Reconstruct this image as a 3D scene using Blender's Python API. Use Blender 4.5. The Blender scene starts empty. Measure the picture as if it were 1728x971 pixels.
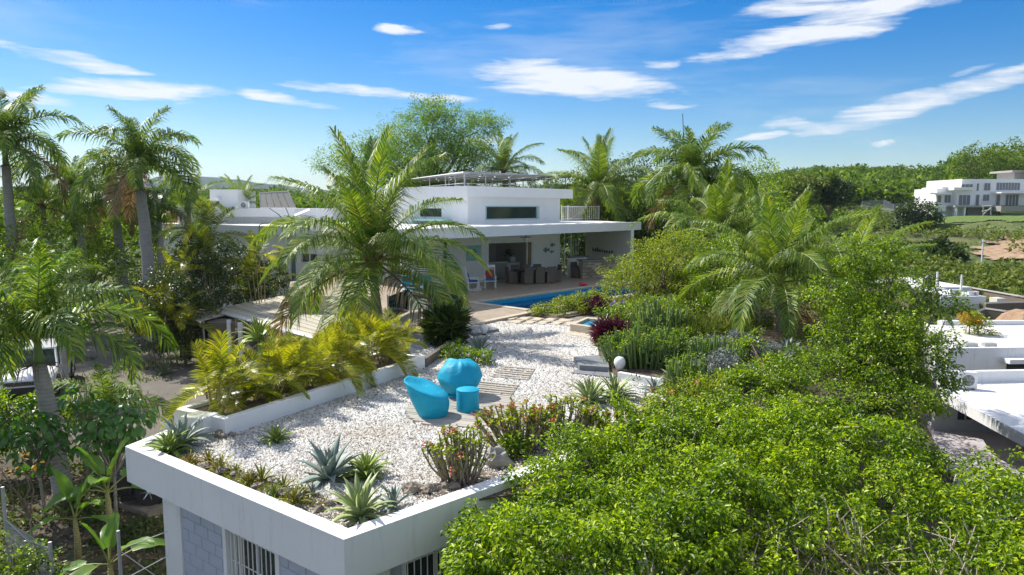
import bpy, math, random
import numpy as np
from mathutils import Vector, Matrix, noise as mnoise
from mathutils.geometry import tessellate_polygon
R = math.radians
rnd = random.Random(7)
sc = bpy.context.scene
COL = sc.collection

# ---------------------------------------------------------------- camera
CAM_H = 4.2                       # metres above the gravel terrace (z = 0)
FPX, CX, CY = 1200.0, 864.0, 485.5
PITCH = math.atan((CY - 350.0) / FPX)
cam_d = bpy.data.cameras.new('camera')
cam_d.sensor_width = 36.0
cam_d.lens = 36.0 * FPX / 1728.0
cam_d.clip_end = 12000
cam_d.clip_start = 0.1
cam = bpy.data.objects.new('camera', cam_d)
COL.objects.link(cam)
cam.location = (0, 0, CAM_H)
cam.rotation_euler = (math.pi / 2 - PITCH, 0, 0)
sc.camera = cam

# ---------------------------------------------------------------- light
SUN_AZ = math.atan2(-0.80, 0.60)  # from +Y towards +X
SUN_EL = R(46)
sun_d = bpy.data.lights.new('sun', 'SUN')
sun_d.energy = 4.5
sun_d.angle = R(0.5)
sun_d.color = (1.0, 0.955, 0.88)
sun = bpy.data.objects.new('sun', sun_d)
COL.objects.link(sun)
SD = Vector((math.sin(SUN_AZ) * math.cos(SUN_EL), math.cos(SUN_AZ) * math.cos(SUN_EL), math.sin(SUN_EL)))
sun.rotation_euler = SD.to_track_quat('Z', 'Y').to_euler()
sun.location = (-20, 20, 40)
sc.view_settings.view_transform = 'Standard'
sc.view_settings.look = 'None'
sc.view_settings.exposure = 0.56
sc.view_settings.gamma = 1.0
sc.render.engine = 'CYCLES'
sc.cycles.max_bounces = 8
sc.cycles.transparent_max_bounces = 12
sc.cycles.volume_bounces = 0

def cloud_world():
    w = bpy.data.worlds.new('World'); sc.world = w; w.use_nodes = True
    nt = w.node_tree; N = nt.nodes; L = nt.links
    for n in list(N): N.remove(n)
    out = N.new('ShaderNodeOutputWorld'); bg = N.new('ShaderNodeBackground')
    sky = N.new('ShaderNodeTexSky'); sky.sky_type = 'NISHITA'; sky.sun_disc = False
    sky.sun_elevation = SUN_EL; sky.sun_rotation = SUN_AZ
    sky.altitude = 60; sky.air_density = 1.0; sky.dust_density = 0.35; sky.ozone_density = 3.2
    hsv = N.new('ShaderNodeHueSaturation'); hsv.inputs['Saturation'].default_value = 1.58
    hsv.inputs['Hue'].default_value = 0.509
    hsv.inputs['Value'].default_value = 1.0
    L.new(sky.outputs[0], hsv.inputs['Color'])
    bg.inputs['Strength'].default_value = 0.09
    tc = N.new('ShaderNodeTexCoord'); sx = N.new('ShaderNodeSeparateXYZ')
    L.new(tc.outputs['Generated'], sx.inputs[0])
    def mth(op, a, b=None, c=None, clamp=False):
        m = N.new('ShaderNodeMath'); m.operation = op; m.use_clamp = clamp
        for i, v in enumerate((a, b, c)):
            if v is None: continue
            if isinstance(v, (int, float)): m.inputs[i].default_value = v
            else: L.new(v, m.inputs[i])
        return m.outputs[0]
    # azimuth and elevation of the looked-at direction, radians
    az = mth('ARCTAN2', sx.outputs[0], sx.outputs[1])
    el = mth('ARCSINE', sx.outputs[2])
    comb = N.new('ShaderNodeCombineXYZ'); L.new(az, comb.inputs[0]); L.new(el, comb.inputs[1])
    def noise(scale, det, rough, sxx, syy, rot=0.0, dist=0.0, off=0.0):
        mp = N.new('ShaderNodeMapping'); mp.inputs['Scale'].default_value = (sxx, syy, 1)
        mp.inputs['Rotation'].default_value = (0, 0, rot); mp.inputs['Location'].default_value = (off, off * .7, 0)
        L.new(comb.outputs[0], mp.inputs[0])
        n = N.new('ShaderNodeTexNoise'); n.inputs['Scale'].default_value = scale
        n.inputs['Detail'].default_value = det; n.inputs['Roughness'].default_value = rough
        n.inputs['Distortion'].default_value = dist
        L.new(mp.outputs[0], n.inputs['Vector']); return n.outputs[0]
    nA = noise(7, 4, .55, 1, 2.2, 0, .2, 7.7); nB = noise(11, 5, .6, .7, 2.4, 0, .2, 4.4)
    n1 = noise(7, 10, .64, 1, 7.5, R(-4), .35)
    n2 = noise(2.2, 5, .55, 1, 4.0, R(-6), .3, 3.1)
    cl = [  # px, py, half length, half thickness, tilt (deg, + rises to the right), strength
        (125, 103, 120, 14, -6, .98), (235, 150, 140, 20, 2, 1.0), (60, 164, 95, 9, -6, .9), (490, 169, 78, 10, -7, .95),
        (655, 158, 145, 10, -4, .95), (965, 137, 165, 33, -7, 1.12), (1125, 176, 50, 6, -4, .8), (1136, 111, 42, 11, -5, .85),
        (1450, 28, 245, 34, 11, 1.0), (1370, 8, 120, 18, 0, .7), (1575, 165, 195, 23, 13, 1.0), (1345, 208, 58, 13, -4, .95),
        (1280, 229, 48, 6, 3, .8), (664, 49, 40, 8, -2, .95), (824, 45, 32, 8, -3, .85), (8, 131, 35, 5, -8, .8),
        (1500, 243, 14, 8, 0, .7), (820, 235, 45, 12, 0, .6), (1610, 122, 35, 8, 8, .5), (1720, 82, 25, 6, 5, .5)]
    tot = None
    azd = mth('ADD', az, mth('MULTIPLY', mth('SUBTRACT', nA, .5), .12)); eld = mth('ADD', el, mth('MULTIPLY', mth('SUBTRACT', nB, .5), .022))
    for (px, py, a, b, tilt, st) in cl:
        x = (px - CX) / FPX; y = -(py - CY) / FPX
        d = Vector((x, math.cos(PITCH) + y * math.sin(PITCH), -math.sin(PITCH) + y * math.cos(PITCH))).normalized()
        a0 = math.atan2(d.x, d.y); e0 = math.asin(d.z); k = d.length / math.sqrt(x * x + y * y + 1)
        A = a / FPX * k * 1.35; B = b / FPX * k * 1.25
        t = R(tilt) ; ct, s_ = math.cos(t), math.sin(t)
        da = mth('SUBTRACT', azd, a0); de = mth('SUBTRACT', eld, e0)
        u = mth('ADD', mth('MULTIPLY', da, ct / A), mth('MULTIPLY', de, s_ / A))
        v = mth('ADD', mth('MULTIPLY', da, -s_ / B), mth('MULTIPLY', de, ct / B))
        q = mth('ADD', mth('MULTIPLY', u, u), mth('MULTIPLY', v, v))
        mk = mth('MULTIPLY', mth('SUBTRACT', 1.0, q, clamp=True), st)
        tot = mk if tot is None else mth('MAXIMUM', tot, mk)
    # clouds beyond the frame: unseen streaky cover, thickened to fill the shade with light
    far = mth('GREATER_THAN', mth('ABSOLUTE', az), 0.70)
    hi = mth('GREATER_THAN', el, 0.36)
    outm = mth('MAXIMUM', far, hi)
    gen = mth('MULTIPLY', mth('MULTIPLY', mth('SUBTRACT', n2, .41, clamp=True), 7.0, clamp=True), mth('MULTIPLY', outm, .95))
    tot = mth('MAXIMUM', tot, gen)
    dens = mth('SUBTRACT', mth('ADD', mth('MULTIPLY', tot, 1.15), mth('MULTIPLY', n1, 3.0)), 1.86)
    dens = mth('MULTIPLY', dens, 1.35, clamp=True)
    dens = mth('MULTIPLY', dens, mth('MULTIPLY', tot, 3.0, clamp=True), clamp=True)
    thin = mth('MULTIPLY', mth('SUBTRACT', mth('ADD', n2, mth('MULTIPLY', n1, .5)), .78, clamp=True), .9, clamp=True)
    # low bright vapour over the horizon
    lowv = mth('MULTIPLY', mth('SUBTRACT', 1.0, mth('MULTIPLY', mth('ABSOLUTE', mth('SUBTRACT', el, .02)), 9), clamp=True), mth('SUBTRACT', .12, mth('MULTIPLY', az, .4), clamp=True))
    dens = mth('MAXIMUM', mth('MULTIPLY', dens, .93), mth('ADD', thin, mth('MULTIPLY', lowv, mth('ADD', n2, .2))), clamp=True)
    mix = N.new('ShaderNodeMix'); mix.data_type = 'RGBA'
    L.new(dens, mix.inputs[0]); L.new(hsv.outputs[0], mix.inputs[6]); mix.inputs[7].default_value = (7.4, 7.6, 7.9, 1)
    L.new(mix.outputs[2], bg.inputs['Color']); L.new(bg.outputs[0], out.inputs[0])
cloud_world()

# ---------------------------------------------------------------- pixel helpers (a pixel of the photo to a point of the place)
def ray(px, py):
    x = (px - CX) / FPX; y = -(py - CY) / FPX
    return Vector((x, math.cos(PITCH) + y * math.sin(PITCH), -math.sin(PITCH) + y * math.cos(PITCH)))
def at_z(px, py, z=0.0):
    d = ray(px, py); t = (z - CAM_H) / d.z
    return Vector((d.x * t, d.y * t, z))
def at_y(px, py, Y):
    d = ray(px, py); t = Y / d.y
    return Vector((d.x * t, Y, CAM_H + d.z * t))
def on_wall(p0, p1, px, py):
    d = ray(px, py); ax, ay = p0[0], p0[1]; bx_, by_ = p1[0] - ax, p1[1] - ay
    t = (ax * by_ - ay * bx_) / (d.x * by_ - d.y * bx_)
    return Vector((d.x * t, d.y * t, CAM_H + d.z * t))

# ---------------------------------------------------------------- objects
ORG = {}
def tag(o, label=None, cat=None, group=None, kind=None):
    if label: o['label'] = label
    if cat: o['category'] = cat
    if group: o['group'] = group
    if kind: o['kind'] = kind
    return o
def thing(name, label, cat, loc=(0, 0, 0), rotz=0.0, group=None):
    o = bpy.data.objects.new(name, None); COL.objects.link(o)
    o.empty_display_size = .2
    o.location = loc; o.rotation_euler = (0, 0, rotz)
    ORG[o] = Vector(loc)
    return tag(o, label, cat, group)
def link(name, me, parent=None, loc=(0, 0, 0), rot=(0, 0, 0), scale=None):
    o = bpy.data.objects.new(name, me); COL.objects.link(o)
    if parent is not None: o.parent = parent
    o.location = loc; o.rotation_euler = rot
    if scale is not None: o.scale = scale if hasattr(scale, '__len__') else (scale,) * 3
    return o
KIDS = {}
def copy_tree(o, parent=None, loc=None, rotz=None, scale=None, label=None):
    c = o.copy(); COL.objects.link(c)
    if parent is not None: c.parent = parent
    if loc is not None: c.location = loc
    if rotz is not None: c.rotation_euler = (0, 0, rotz)
    if scale is not None: c.scale = scale if hasattr(scale, '__len__') else (scale,) * 3
    if label: c['label'] = label
    for ch in list(o.children):
        copy_tree(ch, c)
    return c

class Buf:
    def __init__(s): s.v = []; s.f = []; s.m = []; s.sm = False
    def add(s, vs, fs, mi=0):
        o = len(s.v); s.v.extend([tuple(p) for p in vs])
        for f in fs: s.f.append(tuple(i + o for i in f)); s.m.append(mi)
        return s
    def box(s, c, size, rz=0.0, mi=0, taper=1.0):
        x, y, z = [a / 2 for a in size]; cs, sn = math.cos(rz), math.sin(rz); vs = []
        for (i, j, k) in ((-1, -1, -1), (1, -1, -1), (1, 1, -1), (-1, 1, -1), (-1, -1, 1), (1, -1, 1), (1, 1, 1), (-1, 1, 1)):
            t = taper if k > 0 else 1.0
            a, b = i * x * t, j * y * t
            vs.append((c[0] + a * cs - b * sn, c[1] + a * sn + b * cs, c[2] + k * z))
        return s.add(vs, ((0, 3, 2, 1), (4, 5, 6, 7), (0, 1, 5, 4), (1, 2, 6, 5), (2, 3, 7, 6), (3, 0, 4, 7)), mi)
    def wall(s, p0, p1, th, z0, z1, mi=0):
        """a slab standing on the line p0-p1, thickness th to the left of the line's direction"""
        d = Vector((p1[0] - p0[0], p1[1] - p0[1])); d.normalize(); n = Vector((-d.y, d.x)) * th
        return s.prism([(p0[0], p0[1]), (p1[0], p1[1]), (p1[0] + n.x, p1[1] + n.y), (p0[0] + n.x, p0[1] + n.y)], z0, z1, mi)
    def prism(s, poly, z0, z1, mi=0, holes=()):
        def area(p): return sum(p[i][0] * p[(i + 1) % len(p)][1] - p[(i + 1) % len(p)][0] * p[i][1] for i in range(len(p)))
        poly = [(p[0], p[1]) for p in poly]
        if area(poly) < 0: poly = poly[::-1]
        loops = [poly] + [([(p[0], p[1]) for p in h] if area(h) < 0 else [(p[0], p[1]) for p in h][::-1]) for h in holes]
        n = sum(len(l) for l in loops); flat = [p for l in loops for p in l]
        tris = tessellate_polygon([[Vector((p[0], p[1], 0)) for p in l] for l in loops])
        fs = []
        for t in tris:
            a, b, c = [flat[i] for i in t]
            if (b[0] - a[0]) * (c[1] - a[1]) - (b[1] - a[1]) * (c[0] - a[0]) < 0: t = (t[0], t[2], t[1])
            fs.append((t[0] + n, t[1] + n, t[2] + n)); fs.append((t[0], t[2], t[1]))
        o = 0
        for l in loops:
            k = len(l)
            for i in range(k):
                j = (i + 1) % k
                fs.append((o + i, o + j, o + j + n, o + i + n))
            o += k
        return s.add([(p[0], p[1], z0) for p in flat] + [(p[0], p[1], z1) for p in flat], fs, mi)
    def tube(s, pts, rad, n=6, mi=0, cap=True):
        pts = [Vector(p) for p in pts]; k = len(pts)
        if not hasattr(rad, '__len__'): rad = [rad] * k
        vs = []; prev = None
        for i, p in enumerate(pts):
            d = (pts[min(i + 1, k - 1)] - pts[max(i - 1, 0)])
            if d.length < 1e-9: d = Vector((0, 0, 1))
            d.normalize()
            if prev is None:
                a = Vector((0, 0, 1)) if abs(d.z) < .9 else Vector((1, 0, 0)); u = d.cross(a).normalized()
            else:
                u = (prev - d * prev.dot(d)); u = u.normalized() if u.length > 1e-6 else d.orthogonal().normalized()
            prev = u; w = d.cross(u)
            for j in range(n):
                t = 2 * math.pi * j / n
                vs.append(p + (u * math.cos(t) + w * math.sin(t)) * rad[i])
        fs = []
        for i in range(k - 1):
            for j in range(n):
                a = i * n + j; b = i * n + (j + 1) % n
                fs.append((a, b, b + n, a + n))
        if cap:
            fs.append(tuple(range(n))[::-1]); fs.append(tuple((k - 1) * n + j for j in range(n)))
        return s.add(vs, fs, mi)
    def lathe(s, prof, c=(0, 0, 0), n=20, mi=0):
        vs = []; fs = []
        for (r, z) in prof:
            for j in range(n):
                t = 2 * math.pi * j / n; vs.append((c[0] + r * math.cos(t), c[1] + r * math.sin(t), c[2] + z))
        for i in range(len(prof) - 1):
            for j in range(n):
                a = i * n + j; b = i * n + (j + 1) % n; fs.append((a, b, b + n, a + n))
        fs.append(tuple(range(n))[::-1]); fs.append(tuple((len(prof) - 1) * n + j for j in range(n)))
        return s.add(vs, fs, mi)
    def blob(s, c, r, seed=0, rough=.2, mi=0, nu=8, nv=5, flat=0.0):
        vs = [(c[0], c[1], c[2] - r[2])]; fs = []
        for i in range(1, nv):
            ph = math.pi * i / nv - math.pi / 2
            for j in range(nu):
                t = 2 * math.pi * (j + .5 * (i % 2)) / nu
                d = Vector((math.cos(ph) * math.cos(t), math.cos(ph) * math.sin(t), math.sin(ph)))
                k = 1 + rough * (mnoise.noise(d * 1.7 + Vector((seed * 3.1, seed * 1.7, seed))) * 1.6)
                vs.append((c[0] + d.x * r[0] * k, c[1] + d.y * r[1] * k, c[2] + d.z * r[2] * k))
        vs.append((c[0], c[1], c[2] + r[2])); top = len(vs) - 1
        for j in range(nu):
            fs.append((0, 1 + (j + 1) % nu, 1 + j)); b = 1 + (nv - 2) * nu
            fs.append((top, b + j, b + (j + 1) % nu))
        for i in range(nv - 2):
            for j in range(nu):
                a = 1 + i * nu + j; b = 1 + i * nu + (j + 1) % nu
                fs.append((a, b, b + nu, a + nu))
        return s.add(vs, fs, mi)
    def mesh(s, name, mats, off=(0, 0, 0), smooth=False, bevel=0):
        me = bpy.data.meshes.new(name)
        v = [(p[0] - off[0], p[1] - off[1], p[2] - off[2]) for p in s.v]
        me.from_pydata(v, [], s.f)
        if not isinstance(mats, (list, tuple)): mats = [mats]
        for m in mats: me.materials.append(m)
        if len(mats) > 1: me.polygons.foreach_set('material_index', s.m)
        if smooth: me.polygons.foreach_set('use_smooth', [True] * len(s.f))
        me.update(); return me
    def build(s, name, mats, parent=None, loc=None, smooth=False, bevel=0.0, auto=False):
        """world coordinates in; under a thing they are taken relative to the thing"""
        off = Vector((0, 0, 0))
        if parent is not None:
            off = ORG.get(parent, Vector((0, 0, 0)))
        elif loc is not None: off = Vector(loc)
        me = s.mesh(name, mats, off, smooth or auto)
        o = link(name, me, parent, loc if (parent is None and loc is not None) else (0, 0, 0))
        if bevel:
            b = o.modifiers.new('bevel', 'BEVEL'); b.width = bevel; b.segments = 2; b.limit_method = 'ANGLE'; b.angle_limit = R(40)
        if parent is None: ORG[o] = off
        else: ORG[o] = off
        return o

def wall_open(b, p0, p1, th, z0, z1, ops, mi=0):
    """wall on p0-p1 (thickness behind), with openings (s0, s1, za, zb) in metres along the wall"""
    p0 = Vector((p0[0], p0[1])); p1 = Vector((p1[0], p1[1])); L_ = (p1 - p0).length; d = (p1 - p0) / L_
    def seg(a, c, za, zb):
        if c - a > 1e-4 and zb - za > 1e-4:
            b.wall(p0 + d * a, p0 + d * c, th, za, zb, mi)
    cur = 0.0
    for (s0, s1, za, zb) in sorted(ops):
        seg(cur, s0, z0, z1); seg(s0, s1, z0, za); seg(s0, s1, zb, z1); cur = s1
    seg(cur, L_, z0, z1)
def along(p0, p1, p): 
    d = Vector((p1[0] - p0[0], p1[1] - p0[1])); d.normalize()
    return (p[0] - p0[0]) * d.x + (p[1] - p0[1]) * d.y
def lerp(p, q, t): return tuple(p[i] + (q[i] - p[i]) * t for i in range(len(p)))
def off_line(p0, p1, s, n, z):
    """point s metres along p0-p1 and n metres to its left"""
    d = Vector((p1[0] - p0[0], p1[1] - p0[1])); d.normalize()
    return Vector((p0[0] + d.x * s - d.y * n, p0[1] + d.y * s + d.x * n, z))
# ---------------------------------------------------------------- materials
def newmat(name):
    m = bpy.data.materials.new(name); m.use_nodes = True
    nt = m.node_tree; p = nt.nodes['Principled BSDF']; return m, nt, p
def _ramp(nt, fac, cols):
    r = nt.nodes.new('ShaderNodeValToRGB'); e = r.color_ramp.elements
    while len(e) < len(cols): e.new(.5)
    for i, (pos, c) in enumerate(cols): e[i].position = pos; e[i].color = (*c, 1)
    nt.links.new(fac, r.inputs[0]); return r.outputs[0]
def _noise(nt, scale, detail=4, rough=.6, coord='Object', stretch=None, dist=0):
    tc = nt.nodes.new('ShaderNodeTexCoord'); n = nt.nodes.new('ShaderNodeTexNoise')
    src = tc.outputs[coord] if coord != 'World' else nt.nodes.new('ShaderNodeNewGeometry').outputs['Position']
    if stretch:
        mp = nt.nodes.new('ShaderNodeMapping'); mp.inputs['Scale'].default_value = stretch
        nt.links.new(src, mp.inputs[0]); src = mp.outputs[0]
    nt.links.new(src, n.inputs['Vector'])
    n.inputs['Scale'].default_value = scale; n.inputs['Detail'].default_value = detail
    n.inputs['Roughness'].default_value = rough; n.inputs['Distortion'].default_value = dist
    return n.outputs[0]
def _mix(nt, fac, a, b, mode='MIX'):
    m = nt.nodes.new('ShaderNodeMix'); m.data_type = 'RGBA'; m.blend_type = mode
    for i, v in ((0, fac), (6, a), (7, b)):
        if isinstance(v, (int, float)): m.inputs[i].default_value = v
        elif isinstance(v, tuple): m.inputs[i].default_value = (*v, 1) if len(v) == 3 else v
        else: nt.links.new(v, m.inputs[i])
    return m.outputs[2]
def _bump(nt, p, h, strength=.3, dist=.02):
    b = nt.nodes.new('ShaderNodeBump'); b.inputs['Strength'].default_value = strength; b.inputs['Distance'].default_value = dist
    nt.links.new(h, b.inputs['Height']); nt.links.new(b.outputs[0], p.inputs['Normal'])
def _isl(nt): return nt.nodes.new('ShaderNodeNewGeometry').outputs['Random Per Island']

def plain(name, c, rough=.6, var=.12, scale=3, bump=.15, bs=40, metal=0.0, spec=.5):
    m, nt, p = newmat(name)
    n = _noise(nt, scale, 5, .6, 'World')
    a = tuple(x * (1 - var) for x in c); b = tuple(min(1, x * (1 + var)) for x in c)
    nt.links.new(_ramp(nt, n, [(.3, a), (.7, b)]), p.inputs['Base Color'])
    p.inputs['Roughness'].default_value = rough; p.inputs['Metallic'].default_value = metal
    p.inputs['Specular IOR Level'].default_value = spec
    if bump: _bump(nt, p, _noise(nt, bs, 4, .6, 'World'), bump, .01)
    return m
def painted(name, c, stain=(.42, .42, .40), amt=.5, rough=.65):
    """outdoor masonry paint: slight mottling, soft vertical rain streaks and spots"""
    m, nt, p = newmat(name)
    n = _noise(nt, 1.1, 6, .65, 'World'); st = _noise(nt, 3.0, 5, .7, 'World', (2.2, 2.2, .22))
    base = _ramp(nt, n, [(.3, tuple(x * .93 for x in c)), (.7, c)])
    f = _ramp(nt, st, [(.55, (0, 0, 0)), (.85, (amt,) * 3)])
    sp = _ramp(nt, _noise(nt, 9, 6, .7, 'World'), [(.62, (0, 0, 0)), (.8, (amt * .45,) * 3)])
    col = _mix(nt, f, base, stain); col = _mix(nt, sp, col, stain)
    nt.links.new(col, p.inputs['Base Color']); p.inputs['Roughness'].default_value = rough
    _bump(nt, p, _noise(nt, 60, 5, .7, 'World'), .22, .006)
    return m
def leafmat(name, cols, rough=.42, trans=.32, tcol=None, clump=.5, spec=.5, dead=None):
    """leaves: each leaf its own tint, clumps of older and younger growth, thin-leaf translucency"""
    m, nt, p = newmat(name)
    isl = _isl(nt); n = _noise(nt, 1.3, 3, .5, 'World')
    f = nt.nodes.new('ShaderNodeMath'); f.operation = 'MULTIPLY_ADD'
    nt.links.new(n, f.inputs[0]); f.inputs[1].default_value = clump * 2.2
    m2 = nt.nodes.new('ShaderNodeMath'); m2.operation = 'MULTIPLY_ADD'
    nt.links.new(isl, m2.inputs[0]); m2.inputs[1].default_value = 1 - clump * .5; m2.inputs[2].default_value = -clump * .85
    nt.links.new(m2.outputs[0], f.inputs[2])
    k = len(cols); col = _ramp(nt, f.outputs[0], [(i / (k - 1), c) for i, c in enumerate(cols)])
    if dead:
        g = nt.nodes.new('ShaderNodeMath'); g.operation = 'GREATER_THAN'; g.inputs[1].default_value = 1 - dead[0]
        nt.links.new(isl, g.inputs[0]); col = _mix(nt, g.outputs[0], col, dead[1])
    nt.links.new(col, p.inputs['Base Color']); p.inputs['Roughness'].default_value = rough
    p.inputs['Specular IOR Level'].default_value = spec
    t = nt.nodes.new('ShaderNodeBsdfTranslucent'); mx = nt.nodes.new('ShaderNodeMixShader'); mx.inputs[0].default_value = trans
    tc = _mix(nt, 1.0, col, tcol or (1.9, 1.9, .55), 'MULTIPLY')
    nt.links.new(tc, t.inputs['Color'])
    out = nt.nodes['Material Output']
    nt.links.new(p.outputs[0], mx.inputs[1]); nt.links.new(t.outputs[0], mx.inputs[2]); nt.links.new(mx.outputs[0], out.inputs[0])
    return m
def glassmat(name, c=(.6, .75, .72), rough=.03, alpha=.35):
    m, nt, p = newmat(name)
    tr = nt.nodes.new('ShaderNodeBsdfTransparent'); tr.inputs[0].default_value = (*c, 1)
    gl = nt.nodes.new('ShaderNodeBsdfGlossy'); gl.inputs['Roughness'].default_value = rough; gl.inputs[0].default_value = (.9, .95, .95, 1)
    fr = nt.nodes.new('ShaderNodeFresnel'); fr.inputs[0].default_value = 1.5
    mx = nt.nodes.new('ShaderNodeMixShader'); out = nt.nodes['Material Output']
    a = nt.nodes.new('ShaderNodeMath'); a.operation = 'ADD'; a.inputs[1].default_value = alpha * .2; nt.links.new(fr.outputs[0], a.inputs[0])
    nt.links.new(a.outputs[0], mx.inputs[0]); nt.links.new(tr.outputs[0], mx.inputs[1]); nt.links.new(gl.outputs[0], mx.inputs[2])
    nt.links.new(mx.outputs[0], out.inputs[0]); return m

M = {}
M['white'] = painted('white_paint', (.82, .82, .80), (.40, .40, .36), .62)
M['white_fresh'] = painted('white_paint_fresh', (.84, .84, .84), (.6, .6, .58), .22)
M['roof_white'] = painted('roof_white', (.80, .80, .80), (.48, .49, .48), .5)
M['cream'] = plain('cream_paint', (.62, .60, .54), .7, .05)
M['blockpaint'] = painted('grey_block_paint', (.48, .52, .59), (.26, .28, .30), .3, .7)
M['greypaint'] = plain('grey_paint', (.32, .34, .35), .6, .08)
M['concrete'] = painted('bare_concrete', (.34, .32, .29), (.18, .17, .15), .6, .85)
M['brownwall'] = painted('brown_wall', (.20, .145, .115), (.11, .09, .08), .5, .85)
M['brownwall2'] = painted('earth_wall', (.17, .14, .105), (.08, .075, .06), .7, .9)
M['stone'] = plain('travertine', (.55, .47, .36), .7, .14, 2.2, .25, 30)
M['slate'] = plain('slate_slab', (.20, .21, .22), .75, .12, 3, .3, 25)
M['metal_white'] = plain('white_metal', (.78, .78, .76), .4, .04, 5, 0)
M['metal_grey'] = plain('grey_metal', (.45, .46, .47), .45, .1, 6, 0, metal=.5)
M['black'] = plain('black_plastic', (.02, .02, .022), .4, .1, 5, 0)
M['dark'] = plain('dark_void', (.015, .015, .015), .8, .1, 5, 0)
M['rubber'] = plain('tyre_rubber', (.025, .025, .025), .85, .15, 20, .2)
M['chrome'] = plain('alloy', (.55, .55, .56), .25, .05, 5, 0, metal=1.0)
M['darkglass'] = plain('dark_glass', (.03, .045, .045), .06, .1, 2, 0, spec=.9)
M['bark'] = plain('bark', (.16, .12, .085), .9, .3, 6, .6, 18)
M['bark_grey'] = plain('grey_bark', (.27, .24, .20), .9, .3, 6, .6, 18)
M['twig'] = plain('dead_twig', (.44, .37, .28), .9, .25, 6, .4, 18)
M['soil'] = plain('bed_soil', (.115, .085, .06), .95, .45, 4, .7, 22)
M['rock'] = plain('bed_rock', (.26, .22, .17), .9, .35, 5, .7, 14)
M['wood'] = None
M['glass'] = glassmat('clear_glass')
M['globe'] = plain('opal_globe', (.85, .85, .84), .25, .02, 5, 0)
M['blue_cushion'] = plain('blue_cushion', (.02, .16, .50), .85, .08, 5, .1)
M['red_cushion'] = plain('red_cushion', (.42, .045, .07), .85, .25, 25, .1)
M['marble'] = plain('marble', (.70, .69, .67), .25, .16, 3, 0)
M['counter'] = plain('counter_front', (.33, .34, .30), .5, .06, 3, 0)
M['pink'] = plain('pink_float', (.75, .05, .12), .4, .1, 4, 0)
M['green_pot'] = plain('green_pot', (.04, .10, .06), .4, .1, 4, 0)

def wood_mat(name, c0, c1, axis=(1, 14, 14)):
    m, nt, p = newmat(name)
    n = _noise(nt, 2.2, 6, .65, 'Object', axis); isl = nt.nodes.new('ShaderNodeObjectInfo').outputs['Random']
    col = _ramp(nt, n, [(.25, c0), (.75, c1)])
    col = _mix(nt, .55, col, _ramp(nt, isl, [(0, (.55, .55, .55)), (1, (1, 1, 1))]), 'MULTIPLY')
    nt.links.new(col, p.inputs['Base Color']); p.inputs['Roughness'].default_value = .85
    _bump(nt, p, n, .4, .004); return m
M['wood'] = wood_mat('weathered_deck_wood', (.34, .30, .25), (.60, .55, .47))
M['wood_dark'] = wood_mat('dark_sleeper_wood', (.10, .085, .07), (.24, .21, .17))
M['carport'] = wood_mat('corrugated_plank', (.42, .38, .29), (.66, .61, .47))

def tarp():
    m, nt, p = newmat('blue_cover_fabric')
    n = _noise(nt, 5, 5, .6, 'World')
    nt.links.new(_ramp(nt, n, [(.3, (0.0, .31, .47)), (.7, (.004, .38, .57))]), p.inputs['Base Color'])
    p.inputs['Roughness'].default_value = .55; p.inputs['Specular IOR Level'].default_value = .35
    w = _noise(nt, 3.2, 6, .62, 'Object', (1, 1, 1.6), 1.4); _bump(nt, p, w, .4, .05); return m
M['tarp'] = tarp()

def gravel_base():
    m, nt, p = newmat('gravel_bed')
    v = nt.nodes.new('ShaderNodeTexVoronoi'); v.inputs['Scale'].default_value = 26
    g = nt.nodes.new('ShaderNodeNewGeometry'); nt.links.new(g.outputs['Position'], v.inputs['Vector'])
    hue = nt.nodes.new('ShaderNodeSeparateColor'); nt.links.new(v.outputs['Color'], hue.inputs[0])
    col = _ramp(nt, hue.outputs[0], [(0, (.36, .31, .25)), (.3, (.56, .52, .46)), (.7, (.70, .68, .63)), (1, (.80, .79, .76))])
    edge = _ramp(nt, v.outputs['Distance'], [(.25, (1, 1, 1)), (.62, (.28, .25, .22))])
    col = _mix(nt, 1.0, col, edge, 'MULTIPLY')
    big = _ramp(nt, _noise(nt, .55, 4, .6, 'World'), [(.35, (.82, .74, .62)), (.6, (1, 1, 1))])
    col = _mix(nt, .7, col, big, 'MULTIPLY')
    nt.links.new(col, p.inputs['Base Color']); p.inputs['Roughness'].default_value = .9
    inv = nt.nodes.new('ShaderNodeMath'); inv.operation = 'SUBTRACT'; inv.inputs[0].default_value = 1; nt.links.new(v.outputs['Distance'], inv.inputs[1])
    _bump(nt, p, inv.outputs[0], 1.0, .03); return m
M['gravel'] = gravel_base()
def pebble():
    m, nt, p = newmat('white_pebble')
    col = _ramp(nt, _isl(nt), [(0, (.27, .24, .19)), (.15, (.44, .42, .38)), (.4, (.60, .59, .56)), (1, (.75, .75, .735))])
    big = _ramp(nt, _noise(nt, .55, 4, .6, 'World'), [(.32, (.84, .79, .71)), (.58, (1, 1, 1))])
    nt.links.new(_mix(nt, .9, col, big, 'MULTIPLY'), p.inputs['Base Color']); p.inputs['Roughness'].default_value = .85; return m
M['pebble'] = pebble()
def asphalt():
    m, nt, p = newmat('asphalt')
    a = _noise(nt, 90, 4, .7, 'World'); b = _noise(nt, .5, 5, .65, 'World')
    col = _ramp(nt, a, [(.3, (.10, .09, .08)), (.62, (.20, .18, .155)), (.8, (.32, .29, .25))])
    col = _mix(nt, .8, col, _ramp(nt, b, [(.3, (.6, .58, .55)), (.7, (1.15, 1.1, 1.0))]), 'MULTIPLY')
    nt.links.new(col, p.inputs['Base Color']); p.inputs['Roughness'].default_value = .92; _bump(nt, p, a, .5, .01); return m
M['asphalt'] = asphalt()
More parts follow.
